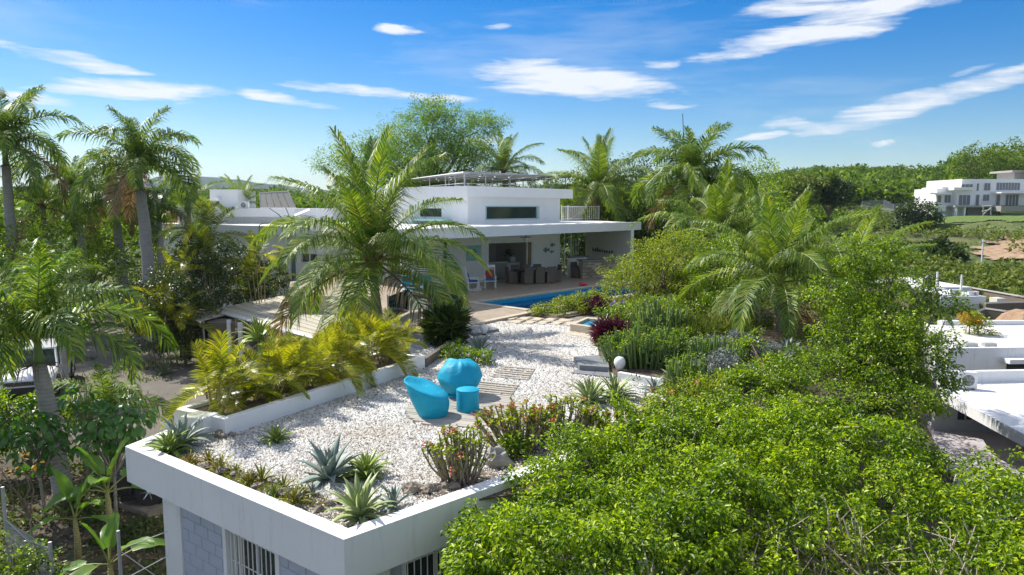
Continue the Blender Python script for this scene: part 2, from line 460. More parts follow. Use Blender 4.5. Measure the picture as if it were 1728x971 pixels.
def terrain_mat():
    m, nt, p = newmat('hillside_ground')
    big = _noise(nt, .035, 6, .6, 'World'); mid = _noise(nt, .35, 6, .7, 'World'); fine = _noise(nt, 3.0, 5, .75, 'World')
    g = _ramp(nt, mid, [(.3, (.06, .10, .022)), (.48, (.13, .18, .04)), (.62, (.20, .22, .07)), (.8, (.30, .27, .13))])
    g2 = _ramp(nt, fine, [(.3, (.35, .35, .35)), (.7, (1.25, 1.25, 1.2))])
    col = _mix(nt, .85, g, g2, 'MULTIPLY')
    dry = _ramp(nt, big, [(.5, (0, 0, 0)), (.62, (.5, .5, .5))])
    col = _mix(nt, dry, col, (.20, .19, .085))
    nt.links.new(col, p.inputs['Base Color']); p.inputs['Roughness'].default_value = .95
    _bump(nt, p, fine, .9, .35); return m
M['terrain'] = terrain_mat()
def far_mat():
    m, nt, p = newmat('far_forest')
    f = _noise(nt, .045, 6, .7, 'World')
    nt.links.new(_ramp(nt, f, [(.35, (.010, .024, .010)), (.65, (.05, .08, .025))]), p.inputs['Base Color'])
    p.inputs['Roughness'].default_value = 1; _bump(nt, p, f, 1.0, 8); return m
M['far'] = far_mat()
def yard():
    m, nt, p = newmat('yard_soil')
    f = _noise(nt, 8, 6, .75, 'World'); b = _noise(nt, .8, 5, .6, 'World')
    col = _ramp(nt, f, [(.3, (.035, .028, .018)), (.55, (.11, .085, .055)), (.75, (.22, .18, .13))])
    gr = _ramp(nt, b, [(.48, (0, 0, 0)), (.62, (.8, .8, .8))]); col = _mix(nt, gr, col, (.075, .10, .028))
    nt.links.new(col, p.inputs['Base Color']); p.inputs['Roughness'].default_value = .95; _bump(nt, p, f, .9, .05); return m
M['yard'] = yard()
def lawn():
    m, nt, p = newmat('lawn_grass'); n = _noise(nt, 2.0, 5, .7, 'World')
    nt.links.new(_ramp(nt, n, [(.3, (.07, .12, .02)), (.7, (.17, .24, .045))]), p.inputs['Base Color']); p.inputs['Roughness'].default_value = .9; _bump(nt, p, n, .6, .1); return m
M['lawn'] = lawn()
def dirt():
    m, nt, p = newmat('bare_earth')
    f = _noise(nt, .9, 7, .7, 'World')
    nt.links.new(_ramp(nt, f, [(.3, (.26, .15, .085)), (.6, (.46, .32, .20)), (.8, (.56, .43, .30))]), p.inputs['Base Color'])
    p.inputs['Roughness'].default_value = .95; _bump(nt, p, f, .9, .3); return m
M['dirt'] = dirt()
def tiles():
    m, nt, p = newmat('patio_tile')
    g = nt.nodes.new('ShaderNodeNewGeometry'); mp = nt.nodes.new('ShaderNodeMapping'); mp.inputs['Rotation'].default_value = (0, 0, R(-45))
    nt.links.new(g.outputs['Position'], mp.inputs[0])
    b = nt.nodes.new('ShaderNodeTexBrick'); b.offset = .5; b.inputs['Scale'].default_value = 1; b.inputs['Brick Width'].default_value = .6
    b.inputs['Row Height'].default_value = .6; b.inputs['Mortar Size'].default_value = .008
    b.inputs['Color1'].default_value = (.50, .42, .33, 1); b.inputs['Color2'].default_value = (.43, .36, .28, 1); b.inputs['Mortar'].default_value = (.27, .22, .17, 1)
    nt.links.new(mp.outputs[0], b.inputs[0])
    n = _ramp(nt, _noise(nt, 4, 6, .65, 'World'), [(.3, (.8, .78, .75)), (.7, (1.1, 1.08, 1.05))])
    nt.links.new(_mix(nt, 1.0, b.outputs[0], n, 'MULTIPLY'), p.inputs['Base Color']); p.inputs['Roughness'].default_value = .38; return m
M['tiles'] = tiles()
def pooltile():
    m, nt, p = newmat('pool_tile')
    g = nt.nodes.new('ShaderNodeNewGeometry')
    n = _ramp(nt, _noise(nt, 12, 2, .5, 'World'), [(.3, (.004, .20, .36)), (.7, (.01, .32, .48))])
    nt.links.new(n, p.inputs['Base Color']); p.inputs['Roughness'].default_value = .3; return m
M['pooltile'] = pooltile()
def poolfloor(): return plain('pool_floor', (.015, .50, .62), .5, .08, 2, 0)
M['poolfloor'] = poolfloor()
def water():
    m, nt, p = newmat('pool_water')
    tr = nt.nodes.new('ShaderNodeBsdfTransparent'); tr.inputs[0].default_value = (.42, .85, .95, 1)
    gl = nt.nodes.new('ShaderNodeBsdfGlossy'); gl.inputs['Roughness'].default_value = .04
    fr = nt.nodes.new('ShaderNodeFresnel'); fr.inputs[0].default_value = 1.33
    b = nt.nodes.new('ShaderNodeBump'); b.inputs['Strength'].default_value = .25; b.inputs['Distance'].default_value = .02
    nt.links.new(_noise(nt, 3.5, 3, .5, 'World'), b.inputs['Height'])
    nt.links.new(b.outputs[0], gl.inputs['Normal']); nt.links.new(b.outputs[0], fr.inputs['Normal'])
    mx = nt.nodes.new('ShaderNodeMixShader'); mm = nt.nodes.new('ShaderNodeMath'); mm.operation = 'MULTIPLY'; mm.inputs[1].default_value = .38; nt.links.new(fr.outputs[0], mm.inputs[0]); nt.links.new(mm.outputs[0], mx.inputs[0])
    nt.links.new(tr.outputs[0], mx.inputs[1]); nt.links.new(gl.outputs[0], mx.inputs[2])
    nt.links.new(mx.outputs[0], nt.nodes['Material Output'].inputs[0]); return m
M['water'] = water()
def palm_trunk(name, c0, c1, ring=7.0):
    m, nt, p = newmat(name)
    w = nt.nodes.new('ShaderNodeTexWave'); w.bands_direction = 'Z'; w.inputs['Scale'].default_value = ring; w.inputs['Distortion'].default_value = 1.6
    w.inputs['Detail'].default_value = 3
    tc = nt.nodes.new('ShaderNodeTexCoord'); nt.links.new(tc.outputs['Object'], w.inputs['Vector'])
    n = _noise(nt, 5, 5, .7, 'Object')
    col = _mix(nt, .35, _ramp(nt, n, [(.25, c0), (.75, c1)]), _ramp(nt, w.outputs[0], [(0, c0), (.3, c1)]))
    nt.links.new(col, p.inputs['Base Color']); p.inputs['Roughness'].default_value = .9; _bump(nt, p, w.outputs[0], .5, .02); return m
M['trunk_royal'] = palm_trunk('royal_palm_trunk', (.24, .225, .205), (.40, .385, .36), 3.2)
M['trunk_coco'] = palm_trunk('coconut_trunk', (.15, .12, .09), (.31, .27, .21), 4.5)
M['trunk_areca'] = palm_trunk('areca_cane', (.20, .20, .07), (.42, .36, .16), 6)
M['shaft'] = plain('crownshaft', (.14, .22, .055), .45, .2, 4, 0)
M['fibre'] = plain('brown_palm_fibre', (.17, .10, .05), .9, .4, 20, .5)
M['rachis'] = plain('frond_rib', (.24, .25, .07), .5, .2, 3, 0)
# leaf tints (reflectance; translucency adds the yellow of back-lit blades)
M['lf_coco'] = leafmat('coconut_leaflet', [(.045, .09, .016), (.11, .20, .026), (.22, .31, .04), (.44, .43, .09)], .46, .34, spec=.4)
M['lf_royal'] = leafmat('royal_leaflet', [(.035, .08, .018), (.09, .175, .028), (.19, .28, .04), (.36, .38, .06)], .44, .34, spec=.4)
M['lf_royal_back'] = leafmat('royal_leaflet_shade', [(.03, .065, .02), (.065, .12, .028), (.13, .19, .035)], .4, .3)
M['lf_areca'] = leafmat('areca_leaflet', [(.06, .10, .01), (.20, .24, .016), (.40, .40, .025), (.56, .48, .05)], .36, .38, spec=.5, dead=(.05, (.25, .15, .07)))
M['lf_areca_green'] = leafmat('areca_leaflet_green', [(.03, .06, .012), (.08, .13, .02), (.19, .24, .03), (.40, .36, .035)], .36, .34, spec=.5)
M['lf_ficus'] = leafmat('ficus_leaf', [(.020, .048, .004), (.095, .18, .008), (.26, .36, .012), (.54, .60, .02)], .38, .34, (1.8, 2.0, .25), .5, .38)
M['lf_lime'] = leafmat('lime_leaf', [(.06, .09, .010), (.16, .22, .015), (.30, .36, .022), (.46, .46, .04)], .42, .36, (1.8, 1.9, .4), .45)
M['lf_tree'] = leafmat('tree_leaf', [(.026, .058, .006), (.09, .17, .010), (.22, .31, .016), (.44, .50, .035)], .36, .34, (1.8, 2.0, .4), .45)
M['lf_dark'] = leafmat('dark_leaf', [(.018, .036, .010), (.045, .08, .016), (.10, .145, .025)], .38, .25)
M['lf_feather'] = leafmat('feathery_leaf', [(.07, .14, .02), (.15, .25, .03), (.26, .35, .045)], .5, .4, (1.7, 1.9, .45), .4)
M['lf_purple'] = leafmat('purple_leaf', [(.05, .012, .03), (.10, .02, .045), (.16, .05, .06)], .35, .2, (1.6, .9, 1.0))
M['lf_silver'] = leafmat('silver_leaf', [(.16, .18, .17), (.27, .29, .28), (.36, .37, .36)], .7, .15, (1, 1, 1))
M['lf_far'] = leafmat('woodland_leaf', [(.045, .085, .012), (.10, .165, .02), (.18, .26, .026), (.28, .33, .04)], .6, .25, (1.5, 1.7, .5), .6, .2)
M['lf_scrub'] = leafmat('scrub_leaf', [(.06, .10, .02), (.13, .18, .035), (.22, .27, .06), (.34, .34, .11)], .6, .25, (1.4, 1.5, .6), .55, .2)
M['lf_broad'] = leafmat('broad_leaf', [(.03, .09, .012), (.06, .17, .022), (.13, .27, .035)], .28, .28, (1.6, 2.0, .4), .3, .6)
M['lf_banana'] = leafmat('banana_leaf', [(0.065, 0.156, 0.026), (0.117, 0.247, 0.039), (0.208, 0.325, 0.065)], .34, .38, (1.7, 1.9, .45), .3)
M['cactus'] = leafmat('cactus_green', [(.07, .13, .035), (.13, .21, .05), (.20, .28, .075)], .5, .05, None, .4)
M['thornstem'] = plain('thorny_stem', (.27, .22, .17), .85, .3, 10, .3)
M['fl_red'] = leafmat('red_bract', [(.55, .08, .06), (.68, .17, .12), (.70, .34, .24)], .6, .25, (1.4, 1, 1), .2)
M['fl_lilac'] = leafmat('lilac_flower', [(.42, .40, .62), (.62, .62, .75), (.75, .75, .8)], .6, .25, (1, 1, 1), .2)
M['fl_purple'] = leafmat('purple_flower', [(.20, .12, .45), (.35, .25, .60)], .6, .25, (1, 1, 1), .2)
M['fl_orange'] = leafmat('orange_leaf', [(.45, .22, .02), (.60, .38, .03), (.28, .20, .03)], .6, .35, (1.4, 1.2, .6), .2)
M['deadfrond'] = leafmat('dead_leaflet', [(.16, .10, .05), (.30, .21, .11), (.42, .32, .19)], .8, .25, (1.3, 1.2, .8), .3)
M['litter'] = leafmat('leaf_litter', [(.10, .065, .035), (.22, .15, .085), (.36, .28, .17)], .9, .1, (1, 1, 1), .2)
M['weed'] = leafmat('weed_leaf', [(.03, .06, .012), (.07, .11, .02), (.14, .17, .035)], .5, .35, None, .4)
M['bromeliad'] = leafmat('bromeliad_leaf', [(.08, .15, .02), (.20, .28, .04), (.34, .32, .06), (.36, .14, .04)], .4, .3, (1.6, 1.5, .6), .5)

def agave_mat(name, mid, edge, rough=.45, tr=.12):
    m, nt, p = newmat(name)
    at = nt.nodes.new('ShaderNodeAttribute'); at.attribute_name = 'edge'
    pw = nt.nodes.new('ShaderNodeMath'); pw.operation = 'POWER'; pw.inputs[1].default_value = 2.2; nt.links.new(at.outputs['Fac'], pw.inputs[0])
    n = _ramp(nt, _noise(nt, 3, 4, .6, 'World'), [(.3, (.78, .8, .78)), (.7, (1.15, 1.12, 1.1))])
    col = _mix(nt, 1.0, _mix(nt, pw.outputs[0], mid, edge), n, 'MULTIPLY')
    nt.links.new(col, p.inputs['Base Color']); p.inputs['Roughness'].default_value = rough
    t = nt.nodes.new('ShaderNodeBsdfTranslucent'); nt.links.new(_mix(nt, 1.0, col, (1.5, 1.6, .6), 'MULTIPLY'), t.inputs[0])
    mx = nt.nodes.new('ShaderNodeMixShader'); mx.inputs[0].default_value = tr
    nt.links.new(p.outputs[0], mx.inputs[1]); nt.links.new(t.outputs[0], mx.inputs[2]); nt.links.new(mx.outputs[0], nt.nodes['Material Output'].inputs[0])
    return m
M['agave_blue'] = agave_mat('blue_agave', (.22, .29, .26), (.33, .39, .33), .55)
M['agave_green'] = agave_mat('green_agave', (.17, .30, .05), (.50, .54, .12), .38)
M['agave_pale'] = agave_mat('pale_agave', (.22, .33, .10), (.60, .62, .30), .42)
M['yucca'] = agave_mat('yucca_leaf', (.17, .25, .13), (.34, .40, .22), .45)
# ---------------------------------------------------------------- vegetation builders
def np_mesh(name, V, F, mats, midx=None, smooth=False):
    """V (n,3) array, F list of equally long index rows (array m,k)"""
    me = bpy.data.meshes.new(name); F = np.asarray(F, dtype=np.int32); n, k = F.shape
    me.vertices.add(len(V)); me.vertices.foreach_set('co', np.asarray(V, dtype=np.float32).ravel())
    me.loops.add(n * k); me.loops.foreach_set('vertex_index', F.ravel())
    me.polygons.add(n); me.polygons.foreach_set('loop_start', np.arange(n, dtype=np.int32) * k)
    try: me.polygons.foreach_set('loop_total', np.full(n, k, dtype=np.int32))
    except Exception: pass
    if not isinstance(mats, (list, tuple)): mats = [mats]
    for m in mats: me.materials.append(m)
    if midx is not None: me.polygons.foreach_set('material_index', np.asarray(midx, dtype=np.int32))
    if smooth: me.polygons.foreach_set('use_smooth', np.ones(n, dtype=bool))
    me.update(calc_edges=True); return me
def nrm(a): return a / np.maximum(np.linalg.norm(a, axis=-1, keepdims=True), 1e-9)
def rdir(rg, n):
    v = rg.normal(size=(n, 3)); return nrm(v)
def leaves_VF(C, D, U, L, W, fold=.25, mid=.45):
    """folded diamond leaves; C base points, D axes, U rough up vectors"""
    D = nrm(D); S = nrm(np.cross(D, U)); U = np.cross(S, D)
    L = L[:, None]; W = W[:, None]
    b = C; t = C + D * L - U * L * .12
    l = C + D * L * mid + S * W * .5 + U * W * fold
    r = C + D * L * mid - S * W * .5 + U * W * fold
    V = np.stack([b, r, t, l], 1).reshape(-1, 3); n = len(C)
    i = np.arange(n)[:, None] * 4
    F = np.concatenate([i + [0, 1, 2], i + [0, 2, 3]], 1).reshape(-1, 3)
    return V, F
def sample_clumps(blobs, n, rg, inner=.62):
    """clump centres in the outer shell of ellipsoids (cx,cy,cz,rx,ry,rz); points buried in another ellipsoid are dropped"""
    bl = np.array(blobs, float); area = (bl[:, 3] * bl[:, 4] + bl[:, 3] * bl[:, 5] + bl[:, 4] * bl[:, 5]); p = area / area.sum()
    k = rg.choice(len(bl), size=n * 2, p=p); d = rdir(rg, n * 2)
    lump = 1 + .16 * np.sin(d[:, 0] * 5 + k * 1.3) * np.sin(d[:, 1] * 4.3 + k) + .1 * np.sin(d[:, 2] * 7 + k * 2.1)
    rr = (inner + (1.0 - inner) * rg.random(n * 2) ** .6) * lump
    P = bl[k, :3] + d * bl[k, 3:6] * rr[:, None]
    keep = np.ones(len(P), bool)
    for j, b in enumerate(bl):
        q = (((P - b[:3]) / b[3:6]) ** 2).sum(1); keep &= ~((q < (inner - .12) ** 2) & (k != j))
    P, d = P[keep][:n], d[keep][:n]
    return P, d
def leaf_clumps(P, Dn, per, cr, L, W, rg, droop=.35, spread=.8, flat=.75, fold=.25):
    n = len(P); N = n * per
    off = rdir(rg, N) * (rg.random(N)[:, None] ** .45) * cr; off[:, 2] *= flat
    C = np.repeat(P, per, 0) + off; out = np.repeat(Dn, per, 0)
    D = nrm(off) * .9 + out * .55 + rg.normal(size=(N, 3)) * spread * .6; D[:, 2] -= droop
    U = np.tile([0, 0, 1.0], (N, 1)) + rg.normal(size=(N, 3)) * .45
    l = L * (.65 + .7 * rg.random(N)); w = l * (W / L)
    return leaves_VF(C, D, U, l, w, fold)
def twig_buf(base, tips, r0, rg, b=None, jitter=.12, n=5, seg=4, r1=.008):
    b = b or Buf(); base = Vector(base)
    for t in tips:
        t = Vector(t); pts = []
        for i in range(seg + 1):
            f = i / seg; p = base.lerp(t, f); p.z += (t - base).length * .10 * math.sin(f * math.pi)
            if 0 < i < seg: p += Vector(rg.normal(size=3)) * jitter * (t - base).length * .35
            pts.append(p)
        b.tube(pts, [r0 * (1 - i / seg) + r1 for i in range(seg + 1)], n, cap=False)
    return b
def tree(name, label, cat, base, blobs, trunk_r, n_cl, per, cr, L, W, leaf, bark='bark', group=None, seed=1, nbr=16, trunk_top=None,
         droop=.35, inner=.62, part='crown', spread=.8, fork=None, extra=None):
    rg = np.random.default_rng(seed); base = Vector(base)
    t = thing(name, label, cat, base, 0, group)
    P, Dn = sample_clumps(blobs, n_cl, rg, inner)
    V, F = leaf_clumps(P, Dn, per, cr, L, W, rg, droop, spread)
    me = np_mesh(part, V - np.array(base), F, M[leaf]); link(part, me, t)
    c = np.array(blobs, float)[:, :3].mean(0)
    top = Vector(trunk_top) if trunk_top else base.lerp(Vector(c), .55)
    b = Buf(); mids = [base, base.lerp(top, .5) + Vector((rg.normal() * .06, rg.normal() * .06, 0)), top]
    b.tube([base - Vector((0, 0, .3)), base] + mids[1:], [trunk_r * 1.25, trunk_r * 1.1, trunk_r * .85, trunk_r * .7], 8)
    b.build('trunk', M[bark], t, smooth=True)
    sel = rg.choice(len(P), size=min(nbr, len(P)), replace=False)
    bb = twig_buf(top, [tuple(P[i] * .92 + np.array(top) * .08) for i in sel], trunk_r * .5, rg)
    sel2 = rg.choice(len(P), size=min(nbr * 4, len(P)), replace=False)
    bl = np.array(blobs, float)
    for i in sel2:
        j = np.argmin(((bl[:, :3] - P[i]) ** 2).sum(1)); s = bl[j, :3] * .6 + P[i] * .4
        twig_buf(tuple(s), [tuple(P[i])], trunk_r * .12 + .004, rg, bb, .1, 3, 2, .004)
    bb.build('branches', M[bark], t)
    return t

# ---- palm fronds: one mesh per species and age, shared by every palm
def frond_mesh(name, L, elev, bend, ll, pairs, lw, rad, leafmat_, seed, plumose=0.0, droop=.5, bare=.14, vee=.35, ribmat='rachis', twist=0.0, split=1.0, tipk=.35):
    rg = random.Random(seed); b = Buf(); K = 14
    pts = [Vector((0, 0, 0))]; tan = []
    side_w = rg.uniform(-.12, .12)
    for i in range(K):
        f = (i + .5) / K; a = elev - bend * (f ** 1.25); yaw = side_w * f * f * 2
        d = Vector((math.cos(a) * math.cos(yaw), math.cos(a) * math.sin(yaw), math.sin(a))); tan.append(d); pts.append(pts[-1] + d * (L / K))
    tan.append(tan[-1])
    b.tube(pts, [rad * (1 - .88 * i / K) for i in range(K + 1)], 4, 0, cap=False)
    def at(f):
        x = f * K; i = min(int(x), K - 1); return pts[i].lerp(pts[i + 1], x - i), tan[i].lerp(tan[i + 1], x - i).normalized()
    down = Vector((0, 0, -1))
    for i in range(pairs):
        f = bare + (1 - bare) * (i + .5) / pairs; g = (f - bare) / (1 - bare)
        p, t = at(f)
        sidev = Vector((-t.y, t.x, 0)); sidev = sidev.normalized() if sidev.length > .1 else Vector((0, 1, 0))
        up = t.cross(sidev) * -1
        if up.dot(Vector((0, 0, 1))) < 0 and abs(t.z) < .95: up = -up
        tw = twist * f; sidev = (Matrix.Rotation(tw, 3, t) @ sidev); up = (Matrix.Rotation(tw, 3, t) @ up)
        prof = math.sin(math.pi * min(1, (.18 + .82 * g) ** .8 * .93)) ** .6
        prof = max(prof, tipk)
        for s in (-1, 1):
            if rg.random() < .03: continue
            l = ll * prof * rg.uniform(.85, 1.1); fw = .35 + .75 * g + rg.uniform(-.1, .1)
            pl = vee + plumose * rg.choice((-1, 0, .6, 1)) * rg.uniform(.6, 1) + rg.uniform(-.08, .08)
            d0 = (sidev * s * math.cos(fw) + t * math.sin(fw) + up * pl).normalized()
            p0 = p + t * rg.uniform(-.01, .01) * L
            p1 = p0 + d0 * l * .5
            d1 = (d0 + down * droop * rg.uniform(.7, 1.4) * 1.3).normalized(); p2 = p1 + d1 * l * .5
            wv = (t - d0 * t.dot(d0)); wv = wv.normalized() * lw * .5 if wv.length > 1e-3 else up * lw * .5
            b.add([p0 - wv * .6, p0 + wv * .6, p1 + wv, p1 - wv, p2], [(0, 1, 2, 3), (3, 2, 4)], 1)
    return b.mesh(name, [M[ribmat], M[leafmat_]])
SPEC = {  # L, leaflet length, pairs, leaflet width, rib radius, material, plumose, droop, bare, vee
    'coco': dict(L=3.7, ll=.92, pairs=88, lw=.034, rad=.035, leafmat_='lf_coco', plumose=.10, droop=.95, bare=.14, vee=.16),
    'royal': dict(L=2.9, ll=.80, pairs=90, lw=.040, rad=.028, leafmat_='lf_royal', plumose=.5, droop=.75, bare=.06, vee=.15),
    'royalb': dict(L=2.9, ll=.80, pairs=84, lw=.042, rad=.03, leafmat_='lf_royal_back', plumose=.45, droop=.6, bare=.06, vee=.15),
    'areca': dict(L=1.45, ll=.46, pairs=40, lw=.027, rad=.012, leafmat_='lf_areca', plumose=.08, droop=.28, bare=.30, vee=.45, ribmat='trunk_areca'),
    'arecag': dict(L=1.8, ll=.50, pairs=38, lw=.036, rad=.014, leafmat_='lf_areca_green', plumose=.1, droop=.35, bare=.25, vee=.4, ribmat='trunk_areca'),
}
EL = [82, 64, 46, 28, 8, -18]
BEND = {'coco': [30, 62, 84, 92, 84, 56], 'royal': [50, 95, 118, 122, 100, 66], 'royalb': [50, 95, 118, 122, 100, 66], 'areca': [25, 45, 65, 75, 70, 50], 'arecag': [25, 45, 65, 75, 70, 50]}
FRC = {}
def get_frond(sp, k, v):
    key = (sp, k, v)
    if key not in FRC:
        FRC[key] = frond_mesh('frond', elev=R(EL[k]), bend=R(BEND[sp][k]), seed=hash((len(sp), k, v, 5)) % 9999 + k * 7 + v, twist=(.25 if v else -.2), **SPEC[sp])
    return FRC[key]
def dead_frond(sp, v):
    key = (sp, 5, v, 'dead')
    if key not in FRC:
        FRC[key] = get_frond(sp, 5, v).copy(); FRC[key].materials[0] = M['fibre']; FRC[key].materials[1] = M['deadfrond']
    return FRC[key]
def crown_fronds(t, loc, sp, n, scale, rg, kmin=0, kmax=5, bias=1.0, az0=None):
    a = rg.uniform(0, 6.28) if az0 is None else az0
    for i in range(n):
        f = (i + .5) / n; k = kmin + (kmax - kmin + .999) * (f ** bias); k = int(min(k, kmax))
        a += 2.39996 + rg.uniform(-.25, .25)
        s = scale * rg.uniform(.86, 1.12)
        if k == 0: s *= .85
        dd = n > 12 and kmax >= 4 and i >= n - 2
        link('frond', dead_frond(sp, i % 2) if dd else get_frond(sp, k, i % 2), t, (loc[0], loc[1], loc[2]), (R(rg.uniform(-6, 6)), R(rg.uniform(-7, 7)), a), s)
def palm(name, label, base, top, sp, tr, n, scale, seed, group=None, cat='palm tree', shaft=False, trunk='trunk_royal', kmin=0, kmax=5, bulge=.08, lean=None, bias=1.0, fronds=True):
    rg = random.Random(seed); base = Vector(base); top = Vector(top)
    t = thing(name, label, cat, base, 0, group)
    b = Buf(); K = 12; pts = []; rr = []; h = (top - base).length
    for i in range(K + 1):
        f = i / K; p = base.lerp(top, f); q = math.sin(f * math.pi) * h * .02
        pts.append(p + Vector((q * rg.uniform(.2, .6), 0, 0))); rr.append(tr * (1.18 - .35 * f + bulge * math.sin(f * math.pi)) * (1 + .03 * rg.uniform(-1, 1)))
    rr[0] *= 1.15
    b.tube([pts[0] - Vector((0, 0, .3))] + pts, [rr[0]] + rr, 12)
    b.build('trunk', M[trunk], t, smooth=True)
    loc = top - base
    if shaft:
        sh = Buf(); hs = tr * 4.8 * (.8 if h < 6 else 1)
        sh.lathe([(tr * .62, -.02), (tr * .58, hs * .25), (tr * .42, hs * .7), (tr * .3, hs)], top, 12); sh.build('crownshaft', M['shaft'], t, smooth=True)
        loc = loc + Vector((0, 0, hs * .9))
        fb = Buf()
        for i in range(26):
            a = rg.uniform(0, 6.28); l = rg.uniform(.25, .5) * scale
            p = top + Vector((math.cos(a) * tr * .8, math.sin(a) * tr * .8, rg.uniform(-.05, .1)))
            fb.tube([p, p + Vector((math.cos(a) * l * .6, math.sin(a) * l * .6, -l * .2)), p + Vector((math.cos(a) * l * .8, math.sin(a) * l * .8, -l))], [.012, .008, .004], 3, cap=False)
        fb.build('flower_stalks', M['fibre'], t)
    else:
        fb = Buf(); fb.blob(top + Vector((0, 0, .02)), (tr * 1.25, tr * 1.25, tr * 1.7), seed, .3)
        for i in range(14):
            a = i * 2.4; fb.tube([top + Vector((0, 0, -.1)), top + Vector((math.cos(a) * tr * 2.2, math.sin(a) * tr * 2.2, .15 + .1 * rg.random()))], [tr * .35, tr * .12], 4, cap=False)
        fb.build('frond_bases', M['fibre'], t)
    crown_fronds(t, loc, sp, n, scale, rg, kmin, kmax, bias)
    return t
def areca_clump(name, label, base, n, scale, seed, sp='areca', spread=.28, cane_h=.55, group=None, cat='areca palm', kmin=0, kmax=4, ncane=5):
    rg = random.Random(seed); base = Vector(base); t = thing(name, label, cat, base, 0, group)
    canes = []
    for i in range(ncane):
        a = rg.uniform(0, 6.28); r = rg.uniform(.02, spread); h = cane_h * rg.uniform(.5, 1.15)
        p0 = base + Vector((math.cos(a) * r * .5, math.sin(a) * r * .5, -.05)); p1 = base + Vector((math.cos(a) * r * 1.5, math.sin(a) * r * 1.5, h))
        b = Buf(); b.tube([p0, p0.lerp(p1, .5), p1], [.03 * scale, .026 * scale, .02 * scale], 6); b.build('cane', M['trunk_areca'], t, smooth=True)
        canes.append(p1 - base)
    per = max(3, n // ncane)
    for c in canes:
        crown_fronds(t, c, sp, per, scale * rg.uniform(.8, 1.1), rg, kmin, kmax)
    return t

# ---- rosettes: agaves, yuccas, bromeliads
def blade_mesh(name, L, W, T, elev, bend, mat, seed, cup=.5, shape=.45, K=7):
    rg = random.Random(seed); V = []; F = []; E = []; p = Vector((0, 0, 0)); hook = rg.uniform(-.1, .1)
    for i in range(K + 1):
        f = i / K; a = elev - bend * f ** 1.5; d = Vector((math.cos(a), hook * f, math.sin(a))).normalized()
        if i: p = p + d * (L / K)
        w = W * (.55 + .45 * math.sin(math.pi * min(1, f / (2 * shape)))) if f < shape else W * max(.0, 1 - ((f - shape) / (1 - shape)) ** 1.5)
        w = max(w, .002); th = T * (1 - f * .9); u = Vector((-d.z, 0, d.x)); s = Vector((0, 1, 0))
        V += [p + s * w * .5 + u * w * cup * .5, p + u * th * .2, p - s * w * .5 + u * w * cup * .5, p - u * th]; E += [1, 0, 1, .25]
    for i in range(K):
        for j in range(4):
            a = i * 4 + j; b = i * 4 + (j + 1) % 4; F.append((a, a + 4, b + 4, b))
    me = bpy.data.meshes.new(name); me.from_pydata([tuple(v) for v in V], [], F); me.materials.append(M[mat])
    at = me.attributes.new('edge', 'FLOAT', 'POINT'); at.data.foreach_set('value', E)
    me.polygons.foreach_set('use_smooth', [True] * len(F)); me.update(); return me
BLC = {}
def get_blade(kind, k):
    key = (kind, k)
    if key not in BLC:
        e = [84, 68, 50, 30, 8][k]
        if kind == 'blue': a = dict(L=.62, W=.14, T=.03, bend=R(12 + k * 10), mat='agave_blue', cup=.45)
        elif kind == 'green': a = dict(L=.50, W=.098, T=.02, bend=R(30 + k * 18), mat='agave_green', cup=.4)
        elif kind == 'pale': a = dict(L=.56, W=.092, T=.016, bend=R(18 + k * 14), mat='agave_pale', cup=.4)
        elif kind == 'yucca': a = dict(L=.7, W=.045, T=.008, bend=R(8 + k * 9), mat='yucca', cup=.3)
        elif kind == 'drac': a = dict(L=.62, W=.085, T=.006, bend=R(25 + k * 16), mat='agave_green', cup=.4)
        else: a = dict(L=.30, W=.035, T=.006, bend=R(30 + k * 12), mat=kind, cup=.4)
        BLC[key] = blade_mesh('leaf', elev=R(e), seed=k * 3 + 1, **a)
    return BLC[key]
def rosette(name, label, base, kind, n, scale, seed, cat='agave', group=None, kmin=0, tilt=(0, 0)):
    rg = random.Random(seed); t = thing(name, label, cat, base, rg.uniform(0, 6), group)
    t.rotation_euler = (R(tilt[0]), R(tilt[1]), rg.uniform(0, 6))
    a = 0
    for i in range(n):
        f = i / max(1, n - 1); k = min(4, kmin + int(f * (5 - kmin))); a += 2.39996 + rg.uniform(-.12, .12)
        r = .05 * f * scale
        link('leaf', get_blade(kind, k), t, (math.cos(a) * r, math.sin(a) * r, .02 * (1 - f)), (0, R(rg.uniform(-5, 5)), a), scale * rg.uniform(.85, 1.08) * (.8 if k == 0 else 1))
    return t

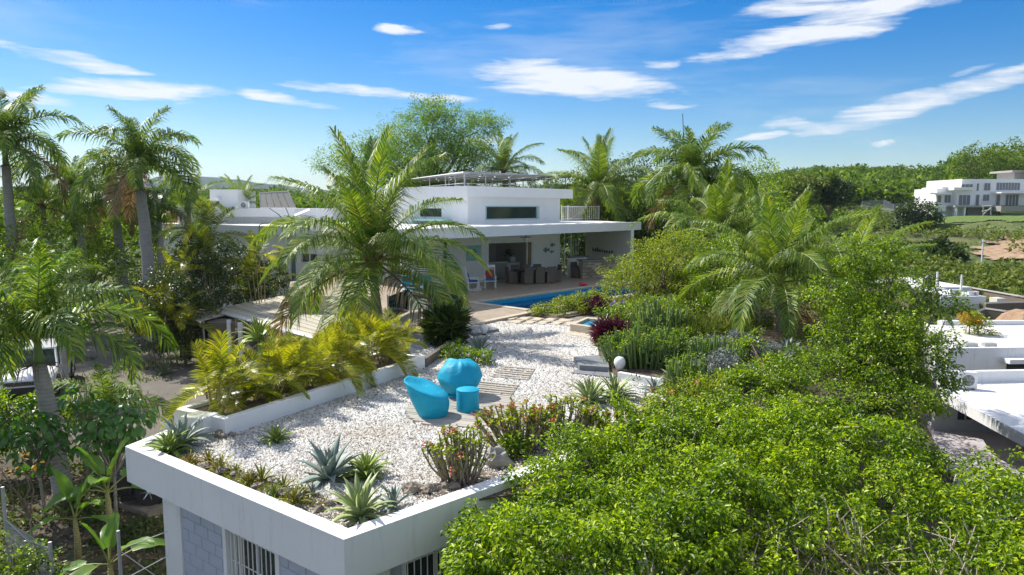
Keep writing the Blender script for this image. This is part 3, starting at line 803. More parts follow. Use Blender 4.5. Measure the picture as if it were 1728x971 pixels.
def shrub(name, label, cat, base, blobs, n_cl, per, cr, L, W, leaf, seed, bark='bark', group=None, droop=.1, inner=.35, nst=14, spread=.9, flowers=None, part='foliage', fr=.012):
    """base (x,y,z); blobs relative to it"""
    rg = np.random.default_rng(seed); base = Vector(base); t = thing(name, label, cat, base, 0, group)
    bl = [(b[0], b[1], b[2], b[3], b[4], b[5]) for b in blobs]
    P, Dn = sample_clumps(bl, n_cl, rg, inner); V, F = leaf_clumps(P, Dn, per, cr, L, W, rg, droop, spread)
    link(part, np_mesh(part, V, F, M[leaf]), t)
    b = Buf(); sel = rg.choice(len(P), size=min(nst, len(P)), replace=False)
    twig_buf((0, 0, -.05), [tuple(P[i] * .95) for i in sel], fr * 1.5, rg, b, .12, 4, 3, .004)
    me = b.mesh('stems', M[bark]); link('stems', me, t)
    if flowers:
        mt, nf, fs = flowers; sel = rg.choice(len(P), size=nf); C = P[sel] + Dn[sel] * cr * .9
        C = np.repeat(C, 7, 0) + rg.normal(size=(nf * 7, 3)) * fs * .5
        V, F = leaves_VF(C, rdir(rg, nf * 7), np.tile([0, 0, 1.], (nf * 7, 1)) + rg.normal(size=(nf * 7, 3)) * .3, np.full(nf * 7, fs), np.full(nf * 7, fs * .8))
        o = link('flowers', np_mesh('flowers', V, F, M[mt]), t); o['kind'] = 'stuff'
    return t
def thorn_bush(name, label, base, rx, ry, h, ns, seed, nfl=20, group=None, lean=(0, 0), leafk=1.0):
    """crown of thorns: many grey upright stems with small leaves near their tips and red bracts"""
    rg = np.random.default_rng(seed); t = thing(name, label, 'flowering shrub', base, 0, group)
    b = Buf(); C = []; D = []; FC = []
    for i in range(ns):
        a = rg.uniform(0, 6.28); r = math.sqrt(rg.random()); x, y = math.cos(a) * r * rx, math.sin(a) * r * ry
        hh = h * (1 - .35 * r * r) * rg.uniform(.6, 1.08); lx, ly = x * .35 + lean[0] * hh + rg.normal() * .05, y * .35 + lean[1] * hh + rg.normal() * .05
        p0 = Vector((x * .75, y * .75, 0)); p2 = Vector((x + lx, y + ly, hh)); p1 = p0.lerp(p2, .5) + Vector(rg.normal(size=3)) * .03
        b.tube([p0, p1, p2], [.019, .016, .012], 5)
        for j in range(int(12 * leafk)):
            f = 1 - (rg.random() ** 2.6) * .8; q = p0.lerp(p1, f * 2) if f < .5 else p1.lerp(p2, f * 2 - 1)
            C.append(tuple(q)); d = rg.normal(size=3); d[2] = abs(d[2]) * .6 + .3; D.append(d)
        if i < nfl:
            for j in range(9): FC.append(tuple(p2 + Vector(rg.normal(size=3)) * .028 + Vector((0, 0, .02))))
        if rg.random() < .35:
            s = p1.lerp(p2, .3); e = s + Vector((rg.normal() * .12, rg.normal() * .12, .2)); b.tube([s, e], [.010, .007], 4)
            for j in range(8): C.append(tuple(e)); d = rg.normal(size=3); d[2] = abs(d[2]); D.append(d)
    link('stems', b.mesh('stems', M['thornstem']), t)
    C = np.array(C); D = np.array(D); n = len(C)
    V, F = leaves_VF(C, D, np.tile([0, 0, 1.], (n, 1)) + rg.normal(size=(n, 3)) * .4, .055 + .05 * rg.random(n), .028 + .02 * rg.random(n))
    link('foliage', np_mesh('foliage', V, F, M['lf_lime']), t)
    if FC:
        FC = np.array(FC); n = len(FC)
        V, F = leaves_VF(FC, rdir(rg, n), np.tile([0, 0, 1.], (n, 1)) + rg.normal(size=(n, 3)) * .4, np.full(n, .045), np.full(n, .04))
        o = link('flowers', np_mesh('flowers', V, F, M['fl_red']), t); o['kind'] = 'stuff'
    return t
def cactus_clump(name, label, base, rx, ry, h, ns, seed, mat='cactus', cat='cactus', leafy=True, rad=.035):
    """candelabra spurge: upright ribbed columns with upturned arms"""
    rg = np.random.default_rng(seed); t = thing(name, label, cat, base, 0)
    b = Buf(); C = []
    def col(p0, p1, r):
        pts = [p0, p0.lerp(p1, .35), p0.lerp(p1, .75), p1]; b.tube(pts, [r * .8, r, r, r * .35], 5)
    for i in range(ns):
        a = rg.uniform(0, 6.28); r = math.sqrt(rg.random()); x, y = math.cos(a) * r * rx, math.sin(a) * r * ry
        hh = h * (1 - .45 * r * r) * rg.uniform(.55, 1.1); p0 = Vector((x * .85, y * .85, -.02)); p1 = Vector((x * 1.1 + rg.normal() * .04, y * 1.1 + rg.normal() * .04, hh))
        col(p0, p1, rad * rg.uniform(.8, 1.15)); C.append(tuple(p1))
        for j in range(rg.integers(1, 4)):
            f = rg.uniform(.25, .7); s = p0.lerp(p1, f); aa = rg.uniform(0, 6.28); e = s + Vector((math.cos(aa) * .12, math.sin(aa) * .12, .05)); e2 = e + Vector((math.cos(aa) * .04, math.sin(aa) * .04, rg.uniform(.15, .35)))
            b.tube([s, e, e2], [rad * .6, rad * .8, rad * .3], 5); C.append(tuple(e2))
    link('stems', b.mesh('stems', M[mat]), t)
    if leafy:
        C = np.repeat(np.array(C), 6, 0); n = len(C); C = C + rg.normal(size=(n, 3)) * .03
        D = rg.normal(size=(n, 3)); D[:, 2] = abs(D[:, 2])
        V, F = leaves_VF(C, D, np.tile([0, 0, 1.], (n, 1)) + rg.normal(size=(n, 3)) * .4, np.full(n, .07), np.full(n, .03))
        link('foliage', np_mesh('foliage', V, F, M['lf_tree']), t)
    return t
def paddle_mesh(L, W, elev, bend, seed, mat='lf_banana', K=9, wave=.03, petiole=.25, point=.7):
    rg = random.Random(seed); b = Buf(); p = Vector((0, 0, 0)); rows = []; mid = []
    for i in range(K + 1):
        f = i / K; a = elev - bend * f; d = Vector((math.cos(a), 0, math.sin(a)))
        if i: p = p + d * (L / K)
        mid.append(p.copy()); g = (f - petiole) / (1 - petiole)
        if g >= -1e-6:
            w = W * .5 * max(.03, math.sin(math.pi * min(1, max(0, g) * .96 + .03)) ** point); u = Vector((-d.z, 0, d.x)); z = rg.uniform(-wave, wave)
            rows.append((p + Vector((0, w, 0)) + u * (w * .35 + z), p + Vector((0, w * .5, 0)) + u * (w * .25 - z), p, p + Vector((0, -w * .5, 0)) + u * (w * .25 + z), p + Vector((0, -w, 0)) + u * (w * .35 - z)))
    b.tube(mid, [.02 * (1 - .8 * i / K) * (L / 1.2) for i in range(K + 1)], 4, 0, cap=False)
    vs = [q for r_ in rows for q in r_]; fs = []
    for i in range(len(rows) - 1):
        for j in range(4): a = i * 5 + j; fs.append((a, a + 5, a + 6, a + 1))
    b.add(vs, fs, 1)
    return b.mesh('leaf', [M['rachis'], M[mat]], smooth=True)
def banana(name, label, base, n, h, scale, seed, group=None):
    rg = random.Random(seed); t = thing(name, label, 'banana plant', base, 0, group)
    b = Buf(); b.tube([(0, 0, -.1), (0.02, 0, h * .5), (0, 0, h)], [.09 * scale, .07 * scale, .04 * scale], 8); link('stem', b.mesh('stem', M['trunk_areca'], smooth=True), t)
    a = rg.uniform(0, 6); ms = [paddle_mesh(1.25, .34, R(e), R(bd), seed + i) for i, (e, bd) in enumerate(((80, 25), (62, 60), (45, 85), (25, 80)))]
    for i in range(n):
        a += 2.4 + rg.uniform(-.3, .3); k = min(3, int(i / n * 4)); link('leaf', ms[k], t, (0, 0, h * .95), (R(rg.uniform(-12, 12)), 0, a), scale * rg.uniform(.8, 1.1))
    return t
def broad_shrub(name, label, base, blobs, n, size, seed, trunk_r=.04, mat='lf_broad', cat='shrub', group=None, stems=7):
    """shrub whose large leaves can be told apart: each leaf its own part"""
    rg = np.random.default_rng(seed); t = thing(name, label, cat, base, 0, group)
    P, Dn = sample_clumps(blobs, n, rg, .45)
    ms = [paddle_mesh(1.0, .52, R(5), R(bd), seed + i, mat, 6, .02, .12, .75) for i, bd in enumerate((50, 75, 30))]
    for i in range(len(P)):
        d = Dn[i]; az = math.atan2(d[1], d[0]) + rg.normal() * .6
        link('leaf', ms[i % 3], t, tuple(P[i]), (R(rg.normal() * 18), R(rg.uniform(-5, 40) - 25 * d[2]), az), size * rg.uniform(.7, 1.2))
    b = Buf(); sel = rg.choice(len(P), size=min(n, stems * 4), replace=False); top = np.array(blobs, float)[:, :3].mean(0) * .5
    b.tube([(0, 0, -.2), tuple(top)], [trunk_r * 1.2, trunk_r * .8], 7); twig_buf(tuple(top), [tuple(P[i]) for i in sel], trunk_r * .5, rg, b, .1, 4, 3, .006)
    link('trunk', b.mesh('trunk', M['bark_grey'], smooth=True), t)
    return t
# ---------------------------------------------------------------- ground, terrace, pool, drive
def smooth(a, b, x):
    t = max(0.0, min(1.0, (x - a) / (b - a))); return t * t * (3 - 2 * t)
def pn(x, y, s, k=0): return mnoise.fractal(Vector((x / s, y / s, k)), 1.0, 2.0, 4)
def ground(x, y):
    r = math.hypot(x, y); az = math.degrees(math.atan2(x, y))
    z = -3.15
    # slope falls away to the neighbours on the right
    right = smooth(5, 13, x) * smooth(-5, 5, y)
    z -= 2.4 * right * (1 - smooth(60, 90, r) * .0)
    if r > 45:
        side = smooth(14, 24, az)                       # the valley and hill on the right
        prof = -5.9 + 2.6 * smooth(85, 125, r) + 2.4 * smooth(125, 165, r) + 2.9 * smooth(168, 182, r) + .8 * smooth(182, 200, r) + 2.2 * (1 - smooth(26, 31, az)) * smooth(140, 175, r) + 10 * smooth(205, 400, r) + 9 * smooth(330, 650, r) + (3 * mnoise.noise(Vector((az * .25, 1, 0))) + 4 * mnoise.noise(Vector((az * .09, 5, 0)))) * smooth(230, 400, r)
        flat = -3.15 + 3.0 * smooth(60, 200, r) + 15 * smooth(230, 650, r) * (.35 + .65 * smooth(-12, 10, az))
        w = smooth(45, 75, r)
        z = z * (1 - w) + (flat * (1 - side) + prof * side) * w
        z += 7 * smooth(27, 36, az) * smooth(200, 270, r)
        z += w * pn(x, y, 38, 2) * 1.3 * (1 + 2.2 * smooth(180, 420, r)) * (1 - side * (1 - smooth(150, 230, r)) * .6)
    if r > 700:
        f = smooth(900, 2600, r) * (1 - smooth(3300, 4400, r)) 
        z += f * (72 + 60 * mnoise.fractal(Vector((az * .16, 3.3, r * .0006)), 1, 2, 5)) * (1 - .35 * smooth(5, 25, az)) - 14 * smooth(700, 1500, r)
    if r < 60: z += pn(x, y, 3.0, 5) * .10
    return z
def make_terrain():
    rings = [0.0] + list(np.geomspace(3, 4600, 150)); NA = 260; V = []; F = []
    for r in rings:
        for j in range(NA):
            a = 2 * math.pi * j / NA; x, y = r * math.sin(a), r * math.cos(a); V.append((x, y, ground(x, y)))
    mi = []
    for i in range(len(rings) - 1):
        for j in range(NA):
            k = (j + 1) % NA; F.append((i * NA + j, i * NA + k, (i + 1) * NA + k, (i + 1) * NA + j)); mi.append(0 if rings[i] < 60 else (2 if rings[i] > 700 else 1))
    o = link('hillside_ground', np_mesh('hillside_ground', V, F, [M['yard'], M['terrain'], M['far']], mi, True)); tag(o, kind='structure')
    F2 = None
make_terrain()
def S(b, name, mat, **k):
    o = b.build(name, mat, **k); return tag(o, kind='structure')

# corners of the garage block's parapet
ZP = 0.12
GA = at_z(211, 753.6, ZP); GB = at_z(580, 911, ZP); GC = at_z(754, 849, ZP)
dBC = (GC - GB); dBC.z = 0; dBC.normalize()
GD = GB + dBC * 7.2
GE = at_z(338, 703, ZP); GE = GA + (GE - GA) * 1.0
PL1 = at_z(381, 737, 0); PL2 = at_z(717.5, 622, 0)        # foot of the planter wall
dP = (PL2 - PL1).normalized(); nP = Vector((-dP.y, dP.x, 0))   # to the left = away from camera

# gravel sheet (top of a thick slab) and the garden bed to its right
gravel = [GA, GB, GD, at_z(1290, 640, 0), at_z(1180, 560, 0), at_z(1060, 540, 0), at_z(1000, 520, 0), at_z(760, 540, 0), at_z(600, 575, 0), PL2 + nP * 1.2, PL1 + nP * 1.2, GE]
def inset_first(pl): return pl
b = Buf(); nab = Vector((-(GB - GA).normalized().y, (GB - GA).normalized().x, 0)); nbc = Vector((-dBC.y, dBC.x, 0))
ga = GA + nab * .12 + Vector((.15, .05, 0)); gb = GB + nab * .12 + nbc * .14; gd = GD + nbc * .12
core = [GA + nab * 4.4 + Vector((2.5, 0, 0)), GD + nbc * 3.2 - dBC * 3.3, GD + nbc * .4, *gravel[3:9], PL2 - nP * .1, PL1.lerp(PL2, .3) + nP * .1]
b.prism([tuple(p) for p in [ga, gb, gd] + gravel[3:11] + [GE + Vector((.1, 0, 0))]], -.3, -.005); b.prism([tuple(p) for p in core], -3.3, -.31); S(b, 'gravel_terrace', M['gravel'])
# pool basin, patio floor
PB0 = at_z(803.4, 511, .06); PB1 = at_z(1000, 484.6, .06); PF0 = at_z(897, 523, .06)
du = (PB1 - PB0).normalized(); dn = Vector((du.y, -du.x, 0)); wd = (PF0 - PB0).dot(dn)
PBE = PB0 + du * 9.6; pool = [PB0, PBE, PBE + dn * wd, PB0 + dn * wd]
LX = at_z(640, 566, .06)
patio = [LX, at_z(700, 561, .06), at_z(745, 556, .06), at_z(790, 551, .06), at_z(838, 541, .06), at_z(900, 528.5, .06), at_z(945, 521, .06),
         PB0 + dn * (wd + .55) + du * 3.0, PBE + dn * (wd + .6) + du * .3, PBE + dn * (wd + .6) + du * 3, PB0 + du * 14 - dn * 16, PB0 - du * 1 - dn * 14, PB0 - du * 4.5 - dn * 8, at_z(640, 500, .06)]
b = Buf(); b.prism([tuple(p) for p in patio], -3.3, .06, 0, holes=[[tuple(p) for p in pool]]); S(b, 'patio_floor', M['tiles'])
b = Buf(); b.prism([tuple(p) for p in (PB0 + dn * .003 + du * .003, PBE + dn * .003, PBE + dn * (wd - .003), PB0 + dn * (wd - .003) + du * .003)], -1.5, -1.35); S(b, 'pool_floor', M['poolfloor'])
b = Buf()   # tiled sides
b.wall(PB0, PBE, -.03, -1.35, .02); b.wall(PB0 + dn * .03, PB0 + dn * (wd - .03), .03, -1.35, .02); b.wall(PBE + dn * .03, PBE + dn * (wd - .03), -.03, -1.35, .02)
b.wall(PB0 + dn * wd, PBE + dn * wd, .03, -1.35, .02); S(b, 'pool_sides', M['pooltile'])
b = Buf(); b.prism([tuple(p) for p in (PB0 + dn * .031 + du * .031, PBE + dn * .031 - du * .031, PBE + dn * (wd - .031) - du * .031, PB0 + dn * (wd - .031) + du * .031)], -.14, -.13)
o = S(b, 'pool_water', M['water'])
# coping slabs round the pool: each stone its own piece
pool_root = thing('pool_coping', 'pale travertine coping slabs framing the blue swimming pool', 'pool edge', (PB0.x, PB0.y, .064))
def coping(p0, p1, side, w=.34):
    d = (p1 - p0); n = max(1, int(round(d.length / .6))); d = d / n; nn = Vector((d.y, -d.x, 0)).normalized() * side
    for i in range(n):
        a = p0 + d * i + d * .012; c = p0 + d * (i + 1) - d * .012
        q = Buf(); q.prism([tuple(a), tuple(c), tuple(c + nn * w), tuple(a + nn * w)], .064, .095); q.build('slab', M['stone'], pool_root)
coping(PB0 - du * .34, PBE, -1); coping(PB0 + dn * (wd), PBE + dn * wd, 1); coping(PB0, PB0 + dn * wd, 1)
# light stone strip of the patio edge in the foreground
b = Buf(); pe = [patio[i] for i in (1, 2, 3, 4, 5, 6)]
inner = [p + Vector((.1, .55, 0)) for p in pe]
b.prism([tuple(p) for p in pe] + [tuple(p) for p in inner[::-1]], .065, .10); S(b, 'patio_edge_path', M['stone'])
# stepping pavers between pool bed and terrace
pv = thing('garden_pavers', 'square travertine pavers set flush in the gravel before the pool bed', 'paving', tuple(at_z(905, 545, 0)))
for r_, (y0) in enumerate((538.5, 544.5)):
    for i in range(6):
        if r_ == 0 and i > 4: continue
        c = at_z(862 + 22 * i + 10 * r_, y0 + (i * .9), 0); q = Buf(); q.box((c.x, c.y, .02), (.56, .56, .05), R(42) + rnd.uniform(-.03, .03)); q.build('paver', M['stone'], pv)
# low stone curb of the pool bed, and the little stone basin
def curb(name, label, pts, h, w, mat, cat='curb', z=0.0):
    t = thing(name, label, cat, (pts[0].x, pts[0].y, z))
    for i in range(len(pts) - 1):
        d = pts[i + 1] - pts[i]; n = max(1, int(round(d.length / .75))); d = d / n; nn = Vector((-d.y, d.x, 0)).normalized() * w
        for k in range(n):
            a = pts[i] + d * k + d * .008; c = pts[i] + d * (k + 1) - d * .008; q = Buf()
            q.prism([tuple(a), tuple(c), tuple(c + nn), tuple(a + nn)], z - .05, z + h + rnd.uniform(-.006, .006)); q.build('stone', M[mat], t)
    return t
curb('bed_curb', 'low cut stone curb round the shrub bed beside the pool', [at_z(893, 531.5, 0), at_z(940, 538, 0), at_z(997, 528, 0)], .12, .25, 'stone')
bc = at_z(988, 560, 0)
t = thing('stone_basin', 'small square stone plunge basin with blue water by the purple plant', 'basin', tuple(bc), 0)
q = Buf(); p = [at_z(962, 560, 0), at_z(1003, 566, 0), at_z(1030, 552, 0), at_z(990, 547, 0)]; c0 = sum((Vector(v) for v in p), Vector((0, 0, 0))) / 4
inn = [c0 + (v - c0) * .72 for v in p]; q.prism([tuple(v) for v in p], -.1, .26, 0, holes=[[tuple(v) for v in inn]]); q.build('rim', M['stone'], t)
q = Buf(); q.prism([tuple(v) for v in inn], -.1, .17); q.build('water', M['pooltile'], t)
q = Buf(); q.prism([tuple(at_z(948, 563, 0)), tuple(at_z(1003, 574, 0)), tuple(at_z(1008, 569, 0)), tuple(at_z(962, 560.5, 0))], -.02, .03); q.build('step', M['stone'], t)
# garden bed soil on the right of the gravel
bed = [at_z(1118, 652, 0), at_z(1045, 640, 0), at_z(1012, 618, 0), at_z(1008, 575, 0), at_z(1030, 553, 0), at_z(1000, 530, 0), at_z(940, 540, 0), at_z(893, 533, 0), at_z(905, 524, 0), at_z(1040, 505, 0), Vector((12, 33, 0)), Vector((11.5, 22, 0)), Vector((8, 15.5, 0)), GD + Vector((1, .6, 0))]
b = Buf(); b.prism([tuple(p) for p in bed], -3.3, .05); S(b, 'garden_bed_soil', M['soil'])
# asphalt drive
dr = [(-90, 530), (60, 548), (200, 552), (330, 590), (352, 690), (300, 730), (215, 765), (205, 800), (150, 790), (120, 735), (60, 705), (-90, 690)]
b = Buf(); V = []
b.prism([tuple(at_z(x, y, -3.02)) for x, y in dr], -3.3, -3.0); S(b, 'asphalt_drive', M['asphalt'])
b = Buf(); b.prism([tuple(at_z(x, y, -3.02)) for x, y in ((205, 790), (300, 760), (320, 850), (250, 870), (200, 850))], -3.3, -2.985); S(b, 'sandy_path', M['rock'])
# dirt patches on the far hill, draped on the ground
def at_ground(px, py):
    d = ray(px, py); t = 20.0; o = Vector((0, 0, CAM_H))
    while t < 900:
        p = o + d * t
        if p.z <= ground(p.x, p.y): break
        t *= 1.01
    return p
def drape(name, poly_px, z, mat, lift=.12, n=26, mound=0):
    P = [at_ground(x, y) for x, y in poly_px]; xs = [p.x for p in P]; ys = [p.y for p in P]; V = []; F = []; idx = {}
    def inside(x, y):
        c = False
        for i in range(len(P)):
            a, b_ = P[i], P[i - 1]
            if (a.y > y) != (b_.y > y) and x < (b_.x - a.x) * (y - a.y) / (b_.y - a.y) + a.x: c = not c
        return c
    def vid(i, j):
        if (i, j) not in idx:
            x = min(xs) + (max(xs) - min(xs)) * i / n; y = min(ys) + (max(ys) - min(ys)) * j / n; idx[(i, j)] = len(V)
            u, v = (i / n - .5) * 2, (j / n - .5) * 2
            V.append((x, y, ground(x, y) + lift + mound * max(0, 1 - u * u - v * v) + pn(x, y, 4, 9) * (.35 if mound else .1)))
        return idx[(i, j)]
    for i in range(n):
        for j in range(n):
            x = min(xs) + (max(xs) - min(xs)) * (i + .5) / n; y = min(ys) + (max(ys) - min(ys)) * (j + .5) / n
            if inside(x + pn(x, y, 5, 3) * 3 * (1 - bool(mound)), y + pn(x, y, 5, 7) * 3 * (1 - bool(mound))): F.append((vid(i, j), vid(i + 1, j), vid(i + 1, j + 1), vid(i, j + 1)))
    if F: tag(link(name, np_mesh(name, V, F, M[mat], None, True)), kind='structure')
drape('bare_earth_slope', [(1648, 420), (1680, 404), (1760, 400), (1840, 405), (1840, 438), (1728, 440), (1668, 445)], -1.6, 'dirt', .35, 60)
drape('earth_track', [(1600, 470), (1700, 462), (1860, 458), (1860, 466), (1720, 470), (1640, 478)], -5.0, 'dirt', .2, 60)
drape('lawn', [(1560, 368), (1640, 366), (1800, 365), (1800, 376), (1640, 380), (1550, 382)], 1.6, 'lawn', .25, 60)

# gravel stones: real pebbles over the nearer terrace
def pebbles():
    rg = np.random.default_rng(3); P2 = np.array([(p.x, p.y) for p in gravel]); P3 = np.array([(p.x, p.y) for p in [ga + nab * .16 + Vector((.1, .1, 0)), gb + nab * .16 + nbc * .14, gd + nbc * .16] + gravel[3:11] + [GE + Vector((.35, 0, 0))]])
    def inside(x, y, P):
        c = np.zeros(len(x), bool)
        for i in range(len(P)):
            a, b_ = P[i], P[i - 1]; cond = (a[1] > y) != (b_[1] > y)
            xx = (b_[0] - a[0]) * (y - a[1]) / (b_[1] - a[1] + 1e-12) + a[0]; c ^= cond & (x < xx)
        return c
    n = 260000; y = 8.3 + (26 - 8.3) * rg.random(n) ** 1.35; x = rg.uniform(-8, 6, n)
    k = inside(x, y, P2) & inside(x, y, P3); x, y = x[k], y[k]; n = len(x)
    s = (.010 + .012 * rg.random(n)) * (1 + .25 * (y > 13) + .35 * (y > 18))
    base = np.array([(1, 0, 0), (0, 1, 0), (-1, 0, 0), (0, -1, 0), (0, 0, 1)], float)
    rot = rg.uniform(0, 6.28, n); V = np.zeros((n, 5, 3))
    for i in range(5):
        j = 1 + .35 * rg.normal(size=(n,)) * .6; bx_, by_ = base[i, 0] * 1.35, base[i, 1] * .85
        V[:, i, 0] = x + s * j * (bx_ * np.cos(rot) - by_ * np.sin(rot)) + s * .25 * rg.normal(size=n)
        V[:, i, 1] = y + s * j * (bx_ * np.sin(rot) + by_ * np.cos(rot)) + s * .25 * rg.normal(size=n)
        V[:, i, 2] = -.008 + base[i, 2] * s * (1.1 + .4 * rg.random(n)) + (i < 4) * s * .35 * rg.random(n)
    i0 = np.arange(n)[:, None] * 5
    F = np.concatenate([i0 + [0, 1, 4], i0 + [1, 2, 4], i0 + [2, 3, 4], i0 + [3, 0, 4]], 1).reshape(-1, 3)
    o = link('pebbles', np_mesh('pebbles', V.reshape(-1, 3), F, M['pebble']))
    tag(o, 'loose white limestone pebbles covering the roof terrace', 'gravel', kind='stuff')
pebbles()
# ---------------------------------------------------------------- the garage block in front
def up(p, z): return Vector((p[0], p[1], z))
def inward(a, b_, d):   # offset to the left of a->b
    v = (b_ - a); v.z = 0; v.normalize(); return Vector((-v.y, v.x, 0)) * d
gar = thing('garage_block', 'white flat roofed garage block with parapet, grey block walls and barred windows', 'building', (GB.x, GB.y, -3.15))
nAB = inward(GA, GB, 1.0); nBC = inward(GB, GD, 1.0)
W_ = .24
# parapet / fascia: vertical band .62 high, mitred at the corners
def line_x(p, d, q, e):
    den = d.x * e.y - d.y * e.x; t = ((q.x - p.x) * e.y - (q.y - p.y) * e.x) / den; return Vector((p.x + d.x * t, p.y + d.y * t, 0))
dAB = (GB - GA).normalized(); dBD = (GD - GB).normalized(); dAE = (GE - GA).normalized(); nAE = Vector((dAE.y, -dAE.x, 0))
iB = line_x(GA + nAB * W_, dAB, GB + nBC * W_, dBD); iA = line_x(GA + nAB * W_, dAB, GA + nAE * W_, dAE)
eE = GE + nAE * W_
FZ = -.50
b = Buf(); b.prism([tuple(GA), tuple(GB), tuple(iB), tuple(iA)], FZ, ZP); b.prism([tuple(GB), tuple(GD), tuple(GD + nBC * W_), tuple(iB)], FZ, ZP); b.prism([tuple(GE), tuple(GA), tuple(iA), tuple(eE)], FZ, ZP)
b.build('parapet', M['white'], gar)
b = Buf(); b.prism([tuple(GA + (iA - GA) * .5), tuple(GB + (iB - GB) * .5), tuple(GD + nBC * .1), tuple(GE + nAB * 1.5 + nAE * 4)], -.32, -.02); b.build('roof_slab', M['white'], gar)
# walls, set back .28 from the fascia; left pillar
SB = .30
L_AB = (GB - GA).length
s_pil = along(GA, GB, on_wall(off_line(GA, GB, 0, SB, 0), off_line(GA, GB, L_AB, SB, 0), 277.5, 850)); s_end = L_AB - SB * 1.15
def AB(s, n=SB, z=0): return off_line(GA, GB, s, n, z)
wall0, wall1 = AB(s_pil), AB(s_end)
def s_at(px, py):  return along(wall0, wall1, on_wall(wall0, wall1, px, py))
s_b0 = s_at(305.5, 850); s_w0 = s_at(376, 885); s_w1 = s_at(472, 935); s_tot = (wall1 - wall0).length
b = Buf(); b.wall(off_line(wall0, wall1, 0, -.03, 0), off_line(wall0, wall1, s_b0, -.03, 0), .5, -3.3, FZ - .002); b.build('pillar', M['white'], gar)
b = Buf(); b.wall(off_line(wall0, wall1, s_w0, -.02, 0), off_line(wall0, wall1, s_w0 + .09, -.02, 0), .2, -3.3, FZ - .002); b.wall(off_line(wall0, wall1, s_w1 - .09, -.02, 0), off_line(wall0, wall1, s_w1, -.02, 0), .2, -3.3, FZ - .002)
b.build('window_surround', M['white'], gar)
# painted blocks, one by one
blk = {}
def block_mesh(w):
    k = round(w, 2)
    if k not in blk:
        q = Buf(); ww = w - .011; h = .190; d = .06; e = .006
        q.add([(0, 0, 0), (ww, 0, 0), (ww, 0, h), (0, 0, h), (e, -e, e), (ww - e, -e, e), (ww - e, -e, h - e), (e, -e, h - e)], [(4, 5, 6, 7), (0, 1, 5, 4), (1, 2, 6, 5), (2, 3, 7, 6), (3, 0, 4, 7)])
        blk[k] = q.mesh('block', M['blockpaint'])
    return blk[k]
def block_wall(p0, p1, s0, s1, z0, z1, parent):
    d = (p1 - p0).normalized(); ang = math.atan2(d.y, d.x); z = z1 - .198; r = 0
    bk = Buf(); bk.wall(off_line(p0, p1, s0, .012, 0), off_line(p0, p1, s1, .012, 0), .16, z0, z1); bk.build('wall', M['blockpaint'], parent)
    while z > z0 - .1:
        s = s0 - (.2 if r % 2 else 0)
        while s < s1 - .02:
            a = max(s, s0); c = min(s + .4, s1)
            if c - a > .05:
                p = off_line(p0, p1, a, .006 + rnd.uniform(-.0018, .0018), z) - ORG[parent]
                link('block', block_mesh(c - a), parent, tuple(p), (0, 0, ang))
            s += .4
        z -= .198; r += 1
block_wall(wall0, wall1, s_b0, s_w0, -1.9, FZ - .004, gar)
block_wall(wall0, wall1, s_w1, s_tot, -1.9, FZ - .004, gar)
b = Buf(); b.wall(off_line(wall0, wall1, s_b0, .01, 0), off_line(wall0, wall1, s_tot, .01, 0), .15, -3.3, -1.905); b.build('lower_wall', M['blockpaint'], gar)
def barred_window(p0, p1, s0, s1, z0, z1, parent, nbar, recess=.1, cross=(.27, .62), curtain=True, mull=2):
    """frame, panes, mullions and a welded grille standing in front"""
    f = Buf(); fw = .05
    def P(s, n, z): return off_line(p0, p1, s, n, z)
    def vert(b_, s, n, w, t, za, zb): b_.wall(P(s - w / 2, n, 0), P(s + w / 2, n, 0), t, za, zb)
    f.wall(P(s0, recess, 0), P(s1, recess, 0), .05, z1 - fw, z1); f.wall(P(s0, recess, 0), P(s1, recess, 0), .05, z0, z0 + fw)
    for s in (s0 + fw / 2, s1 - fw / 2): vert(f, s, recess + .001, fw, .048, z0 + fw, z1 - fw)
    for k in range(1, mull): vert(f, s0 + (s1 - s0) * k / mull, recess + .004, .06, .04, z0 + fw, z1 - fw)
    fr = f.build('window', M['metal_white'], parent)
    for k in range(mull):
        a = s0 + (s1 - s0) * k / mull + .03; c = s0 + (s1 - s0) * (k + 1) / mull - .03; g = Buf()
        g.wall(P(a, recess + .03, 0), P(c, recess + .03, 0), .006, z0 + .05, z1 - .05); g.build('pane', M['darkglass'], fr)
    if curtain:
        g = Buf(); 
        for i in range(6): vert(g, s0 + .06 + i * .035, recess + .012 + (i % 2) * .012, .034, .006, z0 + .06, z1 - .055)
        g.build('curtain', M['cream'], fr)
    for i in range(nbar):
        g = Buf(); s = s0 + (s1 - s0) * (i + .5) / nbar; g.tube([P(s, .03, z0 + .01), P(s, .03, z1 - .01)], .009, 6); g.build('bar', M['metal_white'], fr)
    for c in cross:
        g = Buf(); z = z1 - (z1 - z0) * c; g.tube([P(s0, .048, z), P(s1, .048, z)], .009, 6); g.build('crossbar', M['metal_white'], fr)
    return fr
barred_window(wall0, wall1, s_w0 + .1, s_w1 - .1, -2.0, FZ - .01, gar, 11, cross=(.2, .5, .8))
